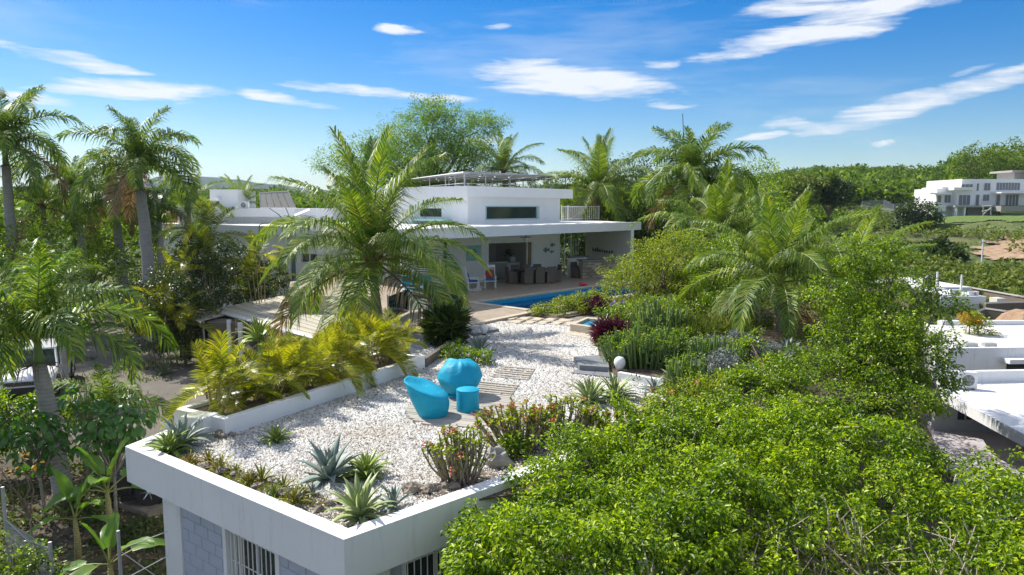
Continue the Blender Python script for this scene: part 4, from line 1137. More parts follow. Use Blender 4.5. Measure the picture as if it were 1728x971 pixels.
# right hand face under the fascia
rw0 = off_line(GB, GD, SB * 1.1, SB, 0); rw1 = off_line(GB, GD, (GD - GB).length - .2, SB, 0)
def s_r(px, py): return along(rw0, rw1, on_wall(rw0, rw1, px, py))
sr0 = s_r(684, 950); sr1 = sr0 + 1.7
b = Buf(); wall_open(b, rw0, rw1, .2, -3.3, FZ - .003, [(sr0 - .25, sr1 + .2, -1.9, -.66)]); b.build('side_wall', M['white'], gar)
b = Buf(); b.wall(off_line(rw0, rw1, sr0 - .25, .12, 0), off_line(rw0, rw1, sr1 + .2, .12, 0), .02, -1.9, -.66); b.build('wall_backing', M['blockpaint'], gar)
barred_window(rw0, rw1, sr0, sr1, -1.85, -.70, gar, 15, recess=.05, cross=(.35, .75), curtain=False, mull=3)
# low step block by the planter corner
b = Buf(); c = at_z(338, 716, .2); b.box((c.x - .05, c.y + .1, .1), (.42, .5, .5), math.atan2(dAE.y, dAE.x)); b.build('corner_block', M['white'], gar)

# ---------------------------------------------------------------- planter
pt = thing('terrace_planter', 'long low white rendered planter wall holding the row of yellow areca palms', 'planter', (PL1.x, PL1.y, 0))
PH = .33; q0 = PL1 - dP * .02; 
b = Buf(); b.wall(PL1, PL2, .16, -.3, PH); b.wall(PL1 + nP * 1.3, PL2 + nP * 1.3, .14, -3.2, PH - .003); b.wall(PL1 + nP * .161 + dP * .15, PL1 + nP * 1.299 + dP * .15, .15, -3.2, PH - .001)
b.wall(PL2 + nP * .161, PL2 + nP * 1.299, .12, -3.2, PH - .002)
b.build('planter_wall', M['white_fresh'], pt, bevel=.012)
b = Buf(); b.prism([tuple(PL1 + nP * .15 + dP * .1), tuple(PL2 + nP * .15 - dP * .1), tuple(PL2 + nP * 1.31 - dP * .1), tuple(PL1 + nP * 1.31 + dP * .1)], -.5, PH - .07); b.build('soil', M['soil'], pt)
# dark timber continuation toward the patio
ta = PL2 + dP * .05; tb = at_z(792, 571, 0)
t = thing('sleeper_wall', 'dark weathered timber edging running on from the white planter to the patio', 'edging', (ta.x, ta.y, 0))
for k in range(2):
    n = 3
    for i in range(n):
        a = ta + (tb - ta) * (i / n + .003); c = ta + (tb - ta) * ((i + 1) / n - .003); b = Buf(); b.wall(a, c, .14, k * .14 - .02, k * .14 + .115); b.build('sleeper', M['wood_dark'], t, bevel=.008)
t = thing('dark_stone_step', 'dark stone step beside the globe lamp at the patio corner', 'step', tuple(at_z(800, 562, 0)))
b = Buf(); c = at_z(802, 561, 0); b.prism([tuple(at_z(775, 556, 0)), tuple(at_z(800, 569, 0)), tuple(at_z(842, 560, 0)), tuple(at_z(815, 551, 0))], -.05, .10); b.build('slab', M['slate'], t)

# ---------------------------------------------------------------- main house
ZR, ZS = 3.3, 2.83
H_L = at_z(757, 403, ZS); H_R = at_z(1082, 388, ZS); dH = (H_R - H_L).normalized(); nH = Vector((-dH.y, dH.x, 0))  # nH points away from camera
H_L2 = H_L - dH * 4.2
main = thing('main_house', 'white two level flat roofed villa with deep roof overhang above the patio', 'building', (H_R.x, H_R.y, .06))
W1 = at_z(822, 476, .06); W2 = at_z(944.5, 466.5, .06); dW = (W2 - W1).normalized(); nW = Vector((-dW.y, dW.x, 0)); W0 = W1 - dW * 5.6
Rb = H_R + Vector((-2.6, 9.5, 0)) ; Lb = W0 + nW * 9 + dW * (-1)
b = Buf(); roofp = [H_L2, H_R, Rb, Rb + Vector((-9, 6, 0)), Lb, W0 - dW * .2]
b.prism([tuple(p) for p in roofp], ZS, ZR - .05); b.prism([tuple(p) for p in (H_L2, H_R, H_R + nH * .2 , H_L2 + nH * .2)], ZR - .05, ZR); b.build('lower_roof', M['roof_white'], main)
# black drip cable lying along the roof edge
b = Buf(); pts = [H_L + (H_R - H_L) * (i / 24) + nH * (.35 + .12 * math.sin(i * 1.7)) + Vector((0, 0, ZR - ZS - .02 + .02 * (i % 2))) for i in range(25)]
b.tube(pts, .025, 5); b.build('roof_cable', M['black'], main)
def wall_pts(p0, p1, lst):
    out = []
    for (xa, xb, ya, yb) in lst:
        a = on_wall(p0, p1, xa, (ya + yb) / 2); c = on_wall(p0, p1, xb, (ya + yb) / 2)
        za = on_wall(p0, p1, (xa + xb) / 2, yb).z; zb = on_wall(p0, p1, (xa + xb) / 2, ya).z
        out.append((along(p0, p1, a), along(p0, p1, c), za, zb))
    return out
def wb(b_, p0, p1, s0, s1, n, th, z0, z1, mi=0): b_.wall(off_line(p0, p1, s0, n, 0), off_line(p0, p1, s1, n, 0), th, z0, z1, mi)
W0b = W1 - dW * 3.4
op = wall_pts(W0b, W2, [(823.5, 899, 408.5, 476)])[0]; op = (op[0], op[1], .07, op[3])
# main ground wall with the open sliding door
b = Buf(); wall_open(b, W0b, W2, .2, .06, ZS - .002, [op]); b.build('patio_wall', M['white'], main)
b = Buf(); wb(b, W0b, W2, op[1] + .003, op[1] + .62, .11, .1, .07, op[3] - .01); b.build('side_panel', M['white_fresh'], main)
# step of the wall to the left of the picture, with a dark window
st0 = W0b - nW * 0 ; S0 = W0b - dW * 2.4 - nW * 0.9; S1 = W0b - nW * .9
b = Buf(); b.wall(S0, S1, .2, .06, ZS - .002); b.wall(S1 + nW * .001, S1 + nW * .9, .2, .06, ZS - .003); b.build('wing_wall', M['white'], main)
b = Buf(); wb(b, W0b, W2, .05, .75, -.03, .03, 1.0, 2.35); b.build('window', M['darkglass'], main)
b = Buf(); b.wall(W2 + nW * .002 - dW * .2, W2 + nW * 7 - dW * .2, -.2, .06, ZS - .003); b.build('end_wall', M['white'], main)
# door frame and sliding leaf
fr = Buf()
wb(fr, W0b, W2, op[0] - .03, op[0] + .05, -.012, .14, .07, op[3] - .001); wb(fr, W0b, W2, op[0] + .05, op[1], -.012, .14, op[3] - .05, op[3] - .002)
sl = wall_pts(W0b, W2, [(889, 899, 408, 470)])[0]; wb(fr, W0b, W2, sl[0], sl[0] + .07, .02, .05, .07, op[3] - .05); wb(fr, W0b, W2, sl[1] - .07, sl[1], .03, .05, .07, op[3] - .05)
fo = fr.build('door_frame', M['metal_white'], main)
g = Buf(); wb(g, W0b, W2, sl[0] + .07, sl[1] - .07, .04, .01, .07, op[3] - .05); g.build('pane', M['darkglass'], fo)
# kitchen seen through the door
def RM(s, n, z=0): return off_line(W0b, W2, s, n, z)
o0, o1 = op[0], op[1]
b = Buf(); b.wall(RM(o0 - 1.5, 4.2), RM(o1 + .5, 4.2), .1, .06, ZS - .004); b.wall(RM(o0 - 1.5, .21), RM(o0 - 1.5, 4.2), .1, .06, ZS - .004)
b.wall(RM(o1 + .5, .21), RM(o1 + .5, 4.19), .1, .06, ZS - .004); b.build('kitchen_walls', M['white_fresh'], main)
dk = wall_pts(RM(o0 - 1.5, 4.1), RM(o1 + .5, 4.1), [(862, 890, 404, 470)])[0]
b = Buf(); wb(b, RM(o0 - 1.5, 4.17), RM(o1 + .5, 4.17), dk[0], dk[1], 0, .02, .07, 2.5); b.build('doorway_dark_sheet', M['dark'], main)  # black sheet on the back wall, painted darkness of an open doorway
isl0, isl1 = RM(o0 + .45, 1.0), RM(o0 + 2.1, 1.0)
t = thing('kitchen_island', 'grey green kitchen island with pale marble end inside the open door', 'kitchen counter', (isl0.x, isl0.y, .07))
b = Buf(); b.wall(isl0, isl1, .8, .07, .98); b.build('front', M['counter'], t); b = Buf(); b.wall(off_line(isl0, isl1, -.05, -.04, 0), off_line(isl0, isl1, 1.66, -.04, 0), .86, .985, 1.03); b.build('counter_top', M['marble'], t)
b = Buf(); b.wall(isl1 + dW * .01, isl1 + dW * .95, .8, .07, .95); b.build('marble_end', M['marble'], t)
t = thing('wall_oven', 'black built-in oven at the left of the kitchen', 'oven', tuple(RM(o0 + .35, 2.2, .9)))
b = Buf(); b.wall(RM(o0 + .1, 2.0), RM(o0 + .75, 2.0), .5, .95, 1.6); b.build('body', M['black'], t); b = Buf(); b.wall(RM(o0 + .15, 1.99), RM(o0 + .7, 1.99), -.02, 1.5, 1.53); b.build('handle', M['chrome'], t)
b = Buf(); b.wall(RM(o0 + .1, 2.0), RM(o0 + .75, 2.0), .5, .07, .94); b.build('cupboard', M['greypaint'], t)
# bottle shelf
bs = RM(o0 + 1.95, 3.9, 0)
t = thing('bottle_rack', 'tall black wall rack holding dark bottles in the kitchen', 'bottle rack', (bs.x, bs.y, .9))
for k in range(7):
    b = Buf(); z = 1.0 + k * .21; b.wall(bs - dW * .22, bs + dW * .22, .12, z, z + .02)
    for j in range(4): b.lathe([(.035, .02), (.035, .12), (.012, .15), (.012, .19)], tuple(bs - dW * (.15 - j * .1) + Vector((0, 0, z)) - nW * -.05), 7)
    b.build('shelf', M['black'], t)
t = thing('rattan_pendant', 'brown rattan pendant lamp glowing over the kitchen island', 'ceiling lamp', tuple(RM(o0 + 1.75, 1.5, 2.3)))
b = Buf(); c = RM(o0 + 1.75, 1.5, 2.28)
for k in range(10):
    a = k * math.pi / 10; pts = [c + Vector((.24 * math.cos(a) * math.cos(q * .628), .24 * math.sin(a) * math.cos(q * .628), .17 * math.sin(q * .628))) for q in range(11)]; b.tube(pts, .012, 4)
b.build('shade', M['fibre'], t); b = Buf(); b.tube([c + Vector((0, 0, .15)), c + Vector((0, 0, .5))], .008, 4); b.build('cord', M['black'], t)
mt, nt_, p_ = newmat('lamp_glow'); p_.inputs['Emission Color'].default_value = (1, .75, .4, 1); p_.inputs['Emission Strength'].default_value = 6
b = Buf(); b.blob(c, (.05, .05, .05), 1, 0); b.build('bulb', mt, t)
b = Buf(); c = RM(o0 + 2.75, 1.4, .95); t = thing('white_appliance', 'small white appliance standing on the marble end of the island', 'appliance', tuple(c))
b.box((c.x, c.y, 1.12), (.34, .3, .3), math.atan2(dW.y, dW.x), taper=.86); b.build('body', M['white_fresh'], t, bevel=.03); b = Buf(); b.box((c.x, c.y, 1.30), (.22, .2, .05), math.atan2(dW.y, dW.x)); b.build('lid', M['greypaint'], t)
t = thing('potted_plant', 'leafy house plant behind the white appliance', 'plant', tuple(c + nW * .4))
rg_ = np.random.default_rng(5); P_ = c + nW * .35; C_ = np.array([P_[0], P_[1], 1.55]) + rg_.normal(size=(90, 3)) * .16; V_, F_ = leaves_VF(C_, rg_.normal(size=(90, 3)), np.tile([0, 0, 1.], (90, 1)) + .1, np.full(90, .14), np.full(90, .07))
link('foliage', np_mesh('foliage', V_ - np.array(ORG[t]), F_, M['lf_dark']), t); b = Buf(); b.lathe([(.08, 0), (.11, .18), (.12, .2)], (P_.x, P_.y, 1.03), 12); b.build('pot', M['cream'], t)
# ceiling lamp under the overhang
c = on_wall(W0b - nW * 1.5, W2 - nW * 1.5, 887.5, 404); t = thing('patio_ceiling_lamp', 'round white dome lamp under the patio ceiling', 'ceiling lamp', (c.x, c.y, c.z))
b = Buf(); b.lathe([(.03, -.14), (.13, -.10), (.17, 0), (.16, .05), (.05, .07)], tuple(c), 16); b.build('shade', M['globe'], t, smooth=True); b = Buf(); b.tube([c + Vector((0, 0, .06)), (c.x, c.y, ZS)], .02, 6); b.tube([c + Vector((-.3, -.1, .12)), c + Vector((.25, .1, .12))], .02, 5); b.build('stem', M['black'], t)
# seaside picture
pc = wall_pts(W0b, W2, [(786.5, 811.5, 414.5, 440)])[0]
t = thing('wall_picture', 'square aqua painting of a small hut hung left of the open patio door', 'picture', tuple(RM(pc[0], -.02, pc[2])))
def picmat():
    m, nt, p = newmat('aqua_painting'); n = _noise(nt, 3.2, 6, .7, 'World')
    nt.links.new(_ramp(nt, n, [(.3, (.10, .42, .48)), (.5, (.30, .55, .52)), (.62, (.45, .60, .40)), (.8, (.60, .66, .60))]), p.inputs['Base Color']); p.inputs['Roughness'].default_value = .6; return m
b = Buf(); wb(b, W0b, W2, pc[0], pc[1], -.045, .04, pc[2], pc[3]); b.build('canvas', picmat(), t)
cw = pc[1] - pc[0]; ch = pc[3] - pc[2]
b = Buf(); pm = (pc[0] + pc[1]) / 2
roofv = [off_line(W0b, W2, pc[0] + cw * f, -.052, pc[2] + ch * g) for f, g in ((.28, .50), (.5, .70), (.72, .52), (.70, .57), (.5, .78), (.28, .58))]
b.add(roofv, [(0, 1, 2, 3, 4, 5)])
for f in (.36, .47, .58): wb(b, W0b, W2, pc[0] + cw * f, pc[0] + cw * (f + .035), -.052, .004, pc[2] + ch * .28, pc[2] + ch * .6)
b.build('painted_hut', M['black'], t)
# three metal fish
for i, (px, py, s_, lab) in enumerate(((922, 422, .22, 'largest of the three dark metal fish, lowest left on the patio wall'), (932.5, 413.5, .17, 'highest of the three dark metal fish on the patio wall'), (931.3, 425, .13, 'smallest of the three dark metal fish, below the highest one'))):
    c = on_wall(W0b - nW * .03, W2 - nW * .03, px, py); t = thing('metal_fish', lab, 'wall ornament', tuple(c), math.atan2(dW.y, dW.x), 'metal fish on the patio wall')
    def fishpt(x, z, y=0): return (x * s_ * 1.2, y, z * s_)
    out = [(-1, 0), (-.55, .35), (-.1, .75), (.1, .35), (.45, .12), (.95, .5), (.8, 0), (.95, -.5), (.45, -.12), (.1, -.35), (-.1, -.75), (-.55, -.35)]
    b = Buf(); n = len(out); b.add([fishpt(x, z, -.015) for x, z in out] + [fishpt(x, z, .015) for x, z in out] + [fishpt(-.2, 0, -.05), fishpt(-.2, 0, .02)],
        [(i_, (i_ + 1) % n, 2 * n) for i_ in range(n)] + [((i_ + 1) % n + n, i_ + n, 2 * n + 1) for i_ in range(n)] + [(i_, i_ + n, (i_ + 1) % n + n, (i_ + 1) % n) for i_ in range(n)])
    me = b.mesh('body', M['slate']); link('body', me, t)
    b = Buf(); b.blob(fishpt(-.7, .1, -.04), (.02, .015, .02), 1, 0); link('eye', b.mesh('eye', M['white_fresh']), t)
# upper floor
Q_L = at_z(600, 318, 5.35); Q0 = at_z(788, 314, 5.35); Q1 = at_z(967, 320, 5.35); UB = 4.77
dQ = (Q1 - Q0).normalized(); nQ = Vector((-dQ.y, dQ.x, 0)); dQL = (Q0 - Q_L).normalized(); nQL = Vector((-dQL.y, dQL.x, 0))
b = Buf(); b.prism([tuple(p) for p in (Q_L, Q0, Q1, Q1 + nQ * 7, Q_L + nQL * 8)], UB, 5.35); b.build('upper_parapet', M['white_fresh'], main)
K0 = line_x(Q_L + nQL * .45, dQL, Q0 + nQ * .35, dQ); K1 = on_wall(K0, K0 + dQ * 10, 945, 350); K1.z = 0
KL = K0 - dQL * 7
win = wall_pts(K0, K1, [(820.5, 906, 349.5, 369)])[0]
b = Buf(); wall_open(b, K0, K1, .2, ZR - .06, UB - .002, [win]); b.wall(K1 + nQ * .002, K1 + nQ * 6, .2, ZR - .06, UB - .003)
winl = wall_pts(KL, K0, [(708, 745, 352, 366)])[0]; wall_open(b, KL, K0, .2, ZR - .06, UB - .004, [winl]); b.build('upper_wall', M['white_fresh'], main)
f = Buf(); fw = .07
wb(f, K0, K1, win[0] - fw, win[1] + .22, -.03, .06, win[3], win[3] + fw); wb(f, K0, K1, win[0] - fw, win[1] + .22, -.03, .06, win[2] - fw, win[2]); wb(f, K0, K1, win[0] - fw, win[0], -.028, .06, win[2], win[3]); wb(f, K0, K1, win[1], win[1] + .22, -.028, .06, win[2], win[3])
fo = f.build('window', plain('aqua_frame', (.42, .58, .57), .35, .05, 4, 0), main); g = Buf(); wb(g, K0, K1, win[0], win[1], .06, .01, win[2], win[3]); g.build('pane', M['darkglass'], fo)
g = Buf(); wb(g, KL, K0, winl[0], winl[1], .06, .01, winl[2], winl[3]); g.build('window', M['darkglass'], main)
g = Buf(); wb(g, KL, K0, winl[0] - .6, winl[1] + .75, -.9, .9, winl[2] - .22, winl[2] - .12); g.build('window_ledge', plain('aqua_glass_ledge', (.35, .62, .58), .2, .05, 4, 0), main)
# flat solar canopy on the roof: slab on posts
CZ = 6.5; C0 = at_z(782.4, 289.5, CZ); C1 = at_z(961, 297.6, CZ); CL = at_z(675, 304, CZ)
can = thing('roof_pergola', 'wide grey pergola of slanted panels on steel posts over the upper roof', 'pergola', (C0.x, C0.y, 5.35))
dC = (C1 - C0); dL_ = (CL - C0)
b = Buf()
def CP(u, v, z): p = C0 + dC * u + dL_ * v; return Vector((p.x, p.y, z))
for (ua, va, ub, vb) in ((0, 0, 1, 0), (0, 0, 0, 1), (1, 0, 1, 1), (0, 1, 1, 1)): b.tube([CP(ua, va, CZ - .06), CP(ub, vb, CZ - .06)], .055, 4)
for v in (.33, .66): b.tube([CP(0, v, CZ - .12), CP(1, v, CZ - .12)], .04, 4)
for u in (.14, .28, .42, .56, .70, .84): b.tube([CP(u, 0, CZ - .13), CP(u, 1, CZ - .13)], .035, 4)
b.build('beams', M['metal_grey'], can)
k = 0
for i in range(10):
    for j in range(5):
        u0, u1 = i / 10 + .006, (i + 1) / 10 - .006; v0, v1 = j / 5 + .01, (j + 1) / 5 - .01
        b = Buf(); b.prism([tuple(CP(u0, v0, 0)), tuple(CP(u1, v0, 0)), tuple(CP(u1, v1, 0)), tuple(CP(u0, v1, 0))], CZ - .03, CZ + .01); b.build('panel', M['panelmat'] if 'panelmat' in M else M['greypaint'], can)
for u in (0.02, .2, .42, .64, .82, .98):
    for v in (.02, .5, .98):
        b = Buf(); p = CP(u, v, 5.35); b.tube([p, (p.x, p.y, CZ - .08)], .045, 6); b.build('post', M['metal_grey'], can)
for v in (.12, .25): 
    b = Buf(); p = CP(0.01, v, 5.35); b.tube([p, (p.x, p.y, CZ - .08)], .045, 6); b.build('post', M['metal_grey'], can)
b = Buf()
for z in (5.75,): b.tube([CP(0.0, .98, z), CP(0, 0, z), CP(1, 0, z)], .02, 5)
b.build('rail', M['metal_grey'], can)
# roof railing
r0 = at_z(948, 372.5, ZR); r1 = at_z(1010.5, 372, ZR); r1 = Vector((r1.x, r0.y - .6, ZR)); r1 = on_wall(r0, r0 + dH * 5 , 1010.5, 372); r1.z = ZR
t = thing('roof_railing', 'short white steel railing standing on the lower roof right of the upper floor', 'railing', tuple(r0))
L_ = (r1 - r0).length; d_ = (r1 - r0) / L_
b = Buf(); b.tube([r0 + Vector((0, 0, .95)), r1 + Vector((0, 0, .95))], .035, 6); b.build('handrail', M['metal_white'], t); b = Buf(); b.tube([r0 + Vector((0, 0, .1)), r1 + Vector((0, 0, .1))], .025, 6); b.build('bottom_rail', M['metal_white'], t)
nb = 19
for i in range(nb + 1):
    p = r0 + d_ * (L_ * i / nb); w = .05 if i in (0, 3, nb) else .02; b = Buf(); b.tube([p, p + Vector((0, 0, .95 if w < .04 else 1.02))], w, 5); b.build('post' if w > .04 else 'baluster', M['metal_white'], t)
# outdoor kitchen: side wall, stone bar, half wall, ladder stair
sw0 = Vector((4.9, 47.5, 0)); sw1 = on_wall(Vector((-5, 41.6, 0)), Vector((20, 44, 0)), 1064, 430); sw1.z = 0
b = Buf(); b.wall(sw0, sw1, .22, .06, ZS - .004); b.build('bar_side_wall', M['white'], main)
bar0 = at_z(983, 471, .06); bar1 = on_wall(bar0, bar0 + Vector((1, .25, 0)), 1040, 473); bar1.z = 0
t = thing('stone_bar', 'outdoor bar counter faced in ledge stone under the patio roof', 'bar counter', tuple(up(bar0, .06)))
b = Buf(); b.wall(bar0, bar1, .7, .06, 1.08); b.build('core', M['stone'], t)
db = (bar1 - bar0).normalized(); Lb_ = (bar1 - bar0).length; z = .07; rs = random.Random(4)
stm = [plain('ledge_stone_a', (.34, .29, .22), .9, .25, 9, .5), plain('ledge_stone_b', (.24, .21, .17), .9, .25, 9, .5), plain('ledge_stone_c', (.44, .39, .31), .9, .25, 9, .5)]
while z < 1.05:
    h = rs.uniform(.07, .10); s = -.03
    while s < Lb_:
        w = rs.uniform(.18, .42); b = Buf(); b.wall(off_line(bar0, bar1, s, -.04 - rs.uniform(0, .03), 0), off_line(bar0, bar1, min(s + w - .012, Lb_), -.04 - rs.uniform(0, .03), 0), .06, z, min(z + h - .012, 1.07)); b.build('stone', stm[rs.randrange(3)], t); s += w
    z += h
b = Buf(); b.wall(off_line(bar0, bar1, -.1, -.12, 0), off_line(bar0, bar1, Lb_ + .3, -.12, 0), .95, 1.085, 1.15); b.build('counter_top', M['slate'], t)
hw0 = at_z(961, 468, .06); hw1 = on_wall(hw0, hw0 + dW, 990, 455); hw1.z = 0
t = thing('half_wall', 'white half wall with grey cap between the ladder stair and the stone bar', 'low wall', tuple(up(hw0, .06)))
b = Buf(); b.wall(hw0, hw1, .18, .06, 1.2); b.build('wall', M['white'], t); b = Buf(); b.wall(off_line(hw0, hw1, -.05, -.06, 0), off_line(hw0, hw1, 1.6, -.06, 0), .3, 1.202, 1.27); b.build('cap', M['slate'], t)
sh = wall_pts(sw0, sw1, [(1000, 1044, 424, 428)])
s0 = along(sw0, sw1, on_wall(sw0, sw1, 1001, 425)); s1 = along(sw0, sw1, on_wall(sw0, sw1, 1042, 425)); zsh = on_wall(sw0, sw1, 1020, 426).z
t = thing('bar_shelf', 'white wall shelf with small jars and ornaments above the bar', 'shelf', tuple(off_line(sw0, sw1, s0, -.1, zsh)))
b = Buf(); wb(b, sw0, sw1, s0, s1, -.22, .22, zsh - .04, zsh); b.build('board', M['white_fresh'], t)
for i in range(9):
    f = .06 + .88 * i / 9; p = off_line(sw0, sw1, s0 + (s1 - s0) * f, -.12, zsh); hh = rs.uniform(.12, .3); o = Buf(); o.lathe([(.05, 0), (.06, hh * .5), (.03, hh * .8), (.035, hh)], tuple(p), 8)
    tt = tag(o.build('shelf_ornament', [M['slate'], M['black'], M['lf_dark'], M['green_pot']][i % 4], None, loc=tuple(p)), 'small dark jar standing in the row on the bar shelf', 'ornament', 'ornaments on the bar shelf')
lx0 = off_line(W2, W2 + dW * 3, .25, .5, .06)
t = thing('stair_ladder', 'white steel ladder stair climbing from the patio to the roof', 'stairs', tuple(lx0))
lw = dW * .62
for k in range(2):
    b = Buf(); p = lx0 + lw * k; b.tube([p, p + Vector((0, 0, 3.3)) + nW * .9], .035, 5); b.build('stringer', M['metal_white'], t)
for i in range(13):
    f = (i + .5) / 13; p = lx0 + (Vector((0, 0, 3.3)) + nW * .9) * f; b = Buf(); b.wall(p, p + lw, .2, p.z - .02, p.z + .02); b.build('tread', M['metal_white'], t)
for i in range(2):
    b = Buf(); p = lx0 + lw * (1.0 + .9 * i) + dW * .1 + nW * .2; b.tube([p, p + Vector((0, 0, 2.7))], .03, 5); b.build('pole', M['metal_white'], t)
b = Buf(); p = lx0 + lw * 1.5
for i in range(7): q = p + dW * (.13 * i); b.tube([q + Vector((0, 0, 1.2)), q + Vector((0, 0, 2.2))], .012, 4)
b.build('balusters', M['metal_white'], t)

# ---------------------------------------------------------------- bungalow wing on the left, its roofs, windows
V0 = at_z(255, 377, 3.0); V1 = at_z(560, 384.3, 3.0); dV = (V1 - V0).normalized(); nV = Vector((-dV.y, dV.x, 0)); V2 = V1 + dV * 4.2
wing = thing('bungalow_wing', 'long white single storey wing with stepped flat roofs behind the palms', 'building', (V1.x, V1.y, -1.4))
b = Buf(); ops = wall_pts(V0 + nV * .35, V2 + nV * .35, [(489.5, 499.5, 425, 500), (508, 535, 427.5, 443), (547, 562, 428, 443)])
ops = [(o[0], o[1], max(o[2], -1.2), o[3]) for o in ops]
wall_open(b, V0 + nV * .35, V2 + nV * .35, .2, -3.3, 2.45, ops); b.build('wall', M['white'], wing)
b = Buf(); b.prism([tuple(V0), tuple(V2), tuple(V2 + nV * 9), tuple(V0 + nV * 9)], 2.45, 3.0); b.build('lower_roof', M['roof_white'], wing)
X0, X1 = V0 + nV * .35, V2 + nV * .35
for i, o_ in enumerate(ops):
    g = Buf(); wb(g, X0, X1, o_[0] + .04, o_[1] - .04, .1, .03, o_[2] + .04, o_[3] - .04)
    if i == 0: dd = g.build('door', plain('blue_grey_door', (.12, .17, .21), .5, .06, 4, 0), wing)
    else:
        f = Buf(); wb(f, X0, X1, o_[0], o_[1], .04, .05, o_[3] - .05, o_[3]); wb(f, X0, X1, o_[0] - .06, o_[1] + .06, -.05, .14, o_[2] - .06, o_[2]); wb(f, X0, X1, (o_[0] + o_[1]) / 2 - .04, (o_[0] + o_[1]) / 2 + .04, .05, .05, o_[2], o_[3] - .05)
        wd_ = f.build('window', M['metal_white'], wing); g.build('pane', M['darkglass'], wd_)
def pbox(b_, x0, x1, y0, y1, D, dep, mi=0, rz=0):
    a = at_y(x0, y1, D); c = at_y(x1, y0, D); b_.box(((a.x + c.x) / 2, D + dep / 2, (a.z + c.z) / 2), (c.x - a.x, dep, c.z - a.z), 0, mi)
b = Buf(); pbox(b, 292, 497, 352, 366, 52, 8); b.build('upper_roof', M['white_fresh'], wing)
b = Buf(); pbox(b, 300, 490, 366, 379, 52.6, 7); b.build('upper_wall', M['white'], wing)
b = Buf(); pbox(b, 497.3, 560, 352.5, 380, 52.5, 6); b.build('annexe', M['roof_white'], wing)
b = Buf(); pbox(b, 355, 400, 320, 353, 56, 4); b.build('roof_room', M['white_fresh'], wing)
b = Buf(); pbox(b, 362, 368, 334, 353, 55.4, .5); b.build('vent_block', M['white_fresh'], wing)
# translucent grey awning
aw = thing('grey_awning', 'slanted translucent grey awning on the wing roof behind the coconut palm', 'awning', tuple(at_y(465, 350, 54)))
a0, a1 = at_y(438, 326, 54), at_y(486, 323, 54); a2, a3 = at_y(500, 351, 53), at_y(440, 351, 53)
for k in range(5):
    f0, f1 = k / 5 + .01, (k + 1) / 5 - .01; b = Buf(); q = [a0.lerp(a1, f0), a0.lerp(a1, f1), a3.lerp(a2, f1), a3.lerp(a2, f0)]; b.add([tuple(v) for v in q] + [tuple(v + Vector((0, .04, 0))) for v in q], [(3, 2, 1, 0), (4, 5, 6, 7), (0, 1, 5, 4), (1, 2, 6, 5), (2, 3, 7, 6), (3, 0, 4, 7)]); b.build('panel', M['concrete'], aw)
b = Buf(); b.tube([a0, a1, a2, a3, a0], .03, 5); b.build('frame', M['metal_grey'], aw)

def ac_unit(label, p, rz, w=.85, h=.6, tilt=False):
    t = thing('air_conditioner', label, 'air conditioner', tuple(p), rz)
    b = Buf(); b.box((0, 0, h / 2 + .06), (w, .32, h)); o = link('casing', b.mesh('casing', M['metal_white']), t); bv = o.modifiers.new('bevel', 'BEVEL'); bv.width = .02; bv.segments = 2
    b = Buf(); b.lathe([(.001, 0), (h * .38, 0), (h * .38, .02), (h * .36, .03)], (0, 0, 0), 20)
    o = link('fan_grille', b.mesh('fan_grille', M['slate']), t, (w * .12, -.163, h / 2 + .06), (R(90), 0, 0))
    b = Buf(); b.lathe([(h * .36, 0), (h * .40, 0), (h * .40, .03), (h * .36, .03), (h * .36, 0)], (0, 0, 0), 20)
    for k in range(6): a = k * 1.047; b.tube([(0, 0, .035), (math.cos(a) * h * .37, math.sin(a) * h * .37, .035)], .006, 4)
    link('fan_ring', b.mesh('fan_ring', M['metal_white']), t, (w * .12, -.165, h / 2 + .06), (R(90), 0, 0))
    for s in (-1, 1):
        b = Buf(); b.box((s * w * .36, 0, .03), (.07, .34, .06)); link('foot', b.mesh('foot', M['black']), t)
    if tilt:
        b = Buf(); b.box((0, 0, 0), (w * 1.05, .7, .03)); link('hood', b.mesh('hood', M['metal_white']), t, (-.35, -.1, h + .22), (R(10), R(-22), 0))
    return t
p = at_y(404, 353.5, 51.7); ac_unit('outdoor air conditioner on the far left white roof', (p.x, 52.4, p.z), 0, .85, .5)
p = at_z(521, 385, 3.0); ac_unit('outdoor air conditioner with raised lid on the roof behind the coconut palm', tuple(at_y(521, 382, 43.6)), R(15), .9, .62, True)
# black service cables drooping over the roof
t = thing('roof_cables', 'black service cables looping down over the wing roof edge', 'cable', tuple(at_y(480, 370, 43)))
b = Buf(); b.tube([at_y(455, 352, 44), at_y(470, 362, 43), at_y(480, 374, 42.6), at_y(490, 379.5, 42.4), at_y(515, 376, 42.5)], .03, 5); b.tube([at_y(482, 351, 44), at_y(488, 365, 43), at_y(498, 374, 42.6), at_y(512, 375.5, 42.5)], .03, 5)
b.tube([at_y(437, 400, 42.3), at_y(437.5, 380, 42.4), at_y(445, 377, 42.4), at_y(480, 378, 42.4), at_y(500, 381, 42.4)], .03, 5); b.build('cable', M['black'], t)

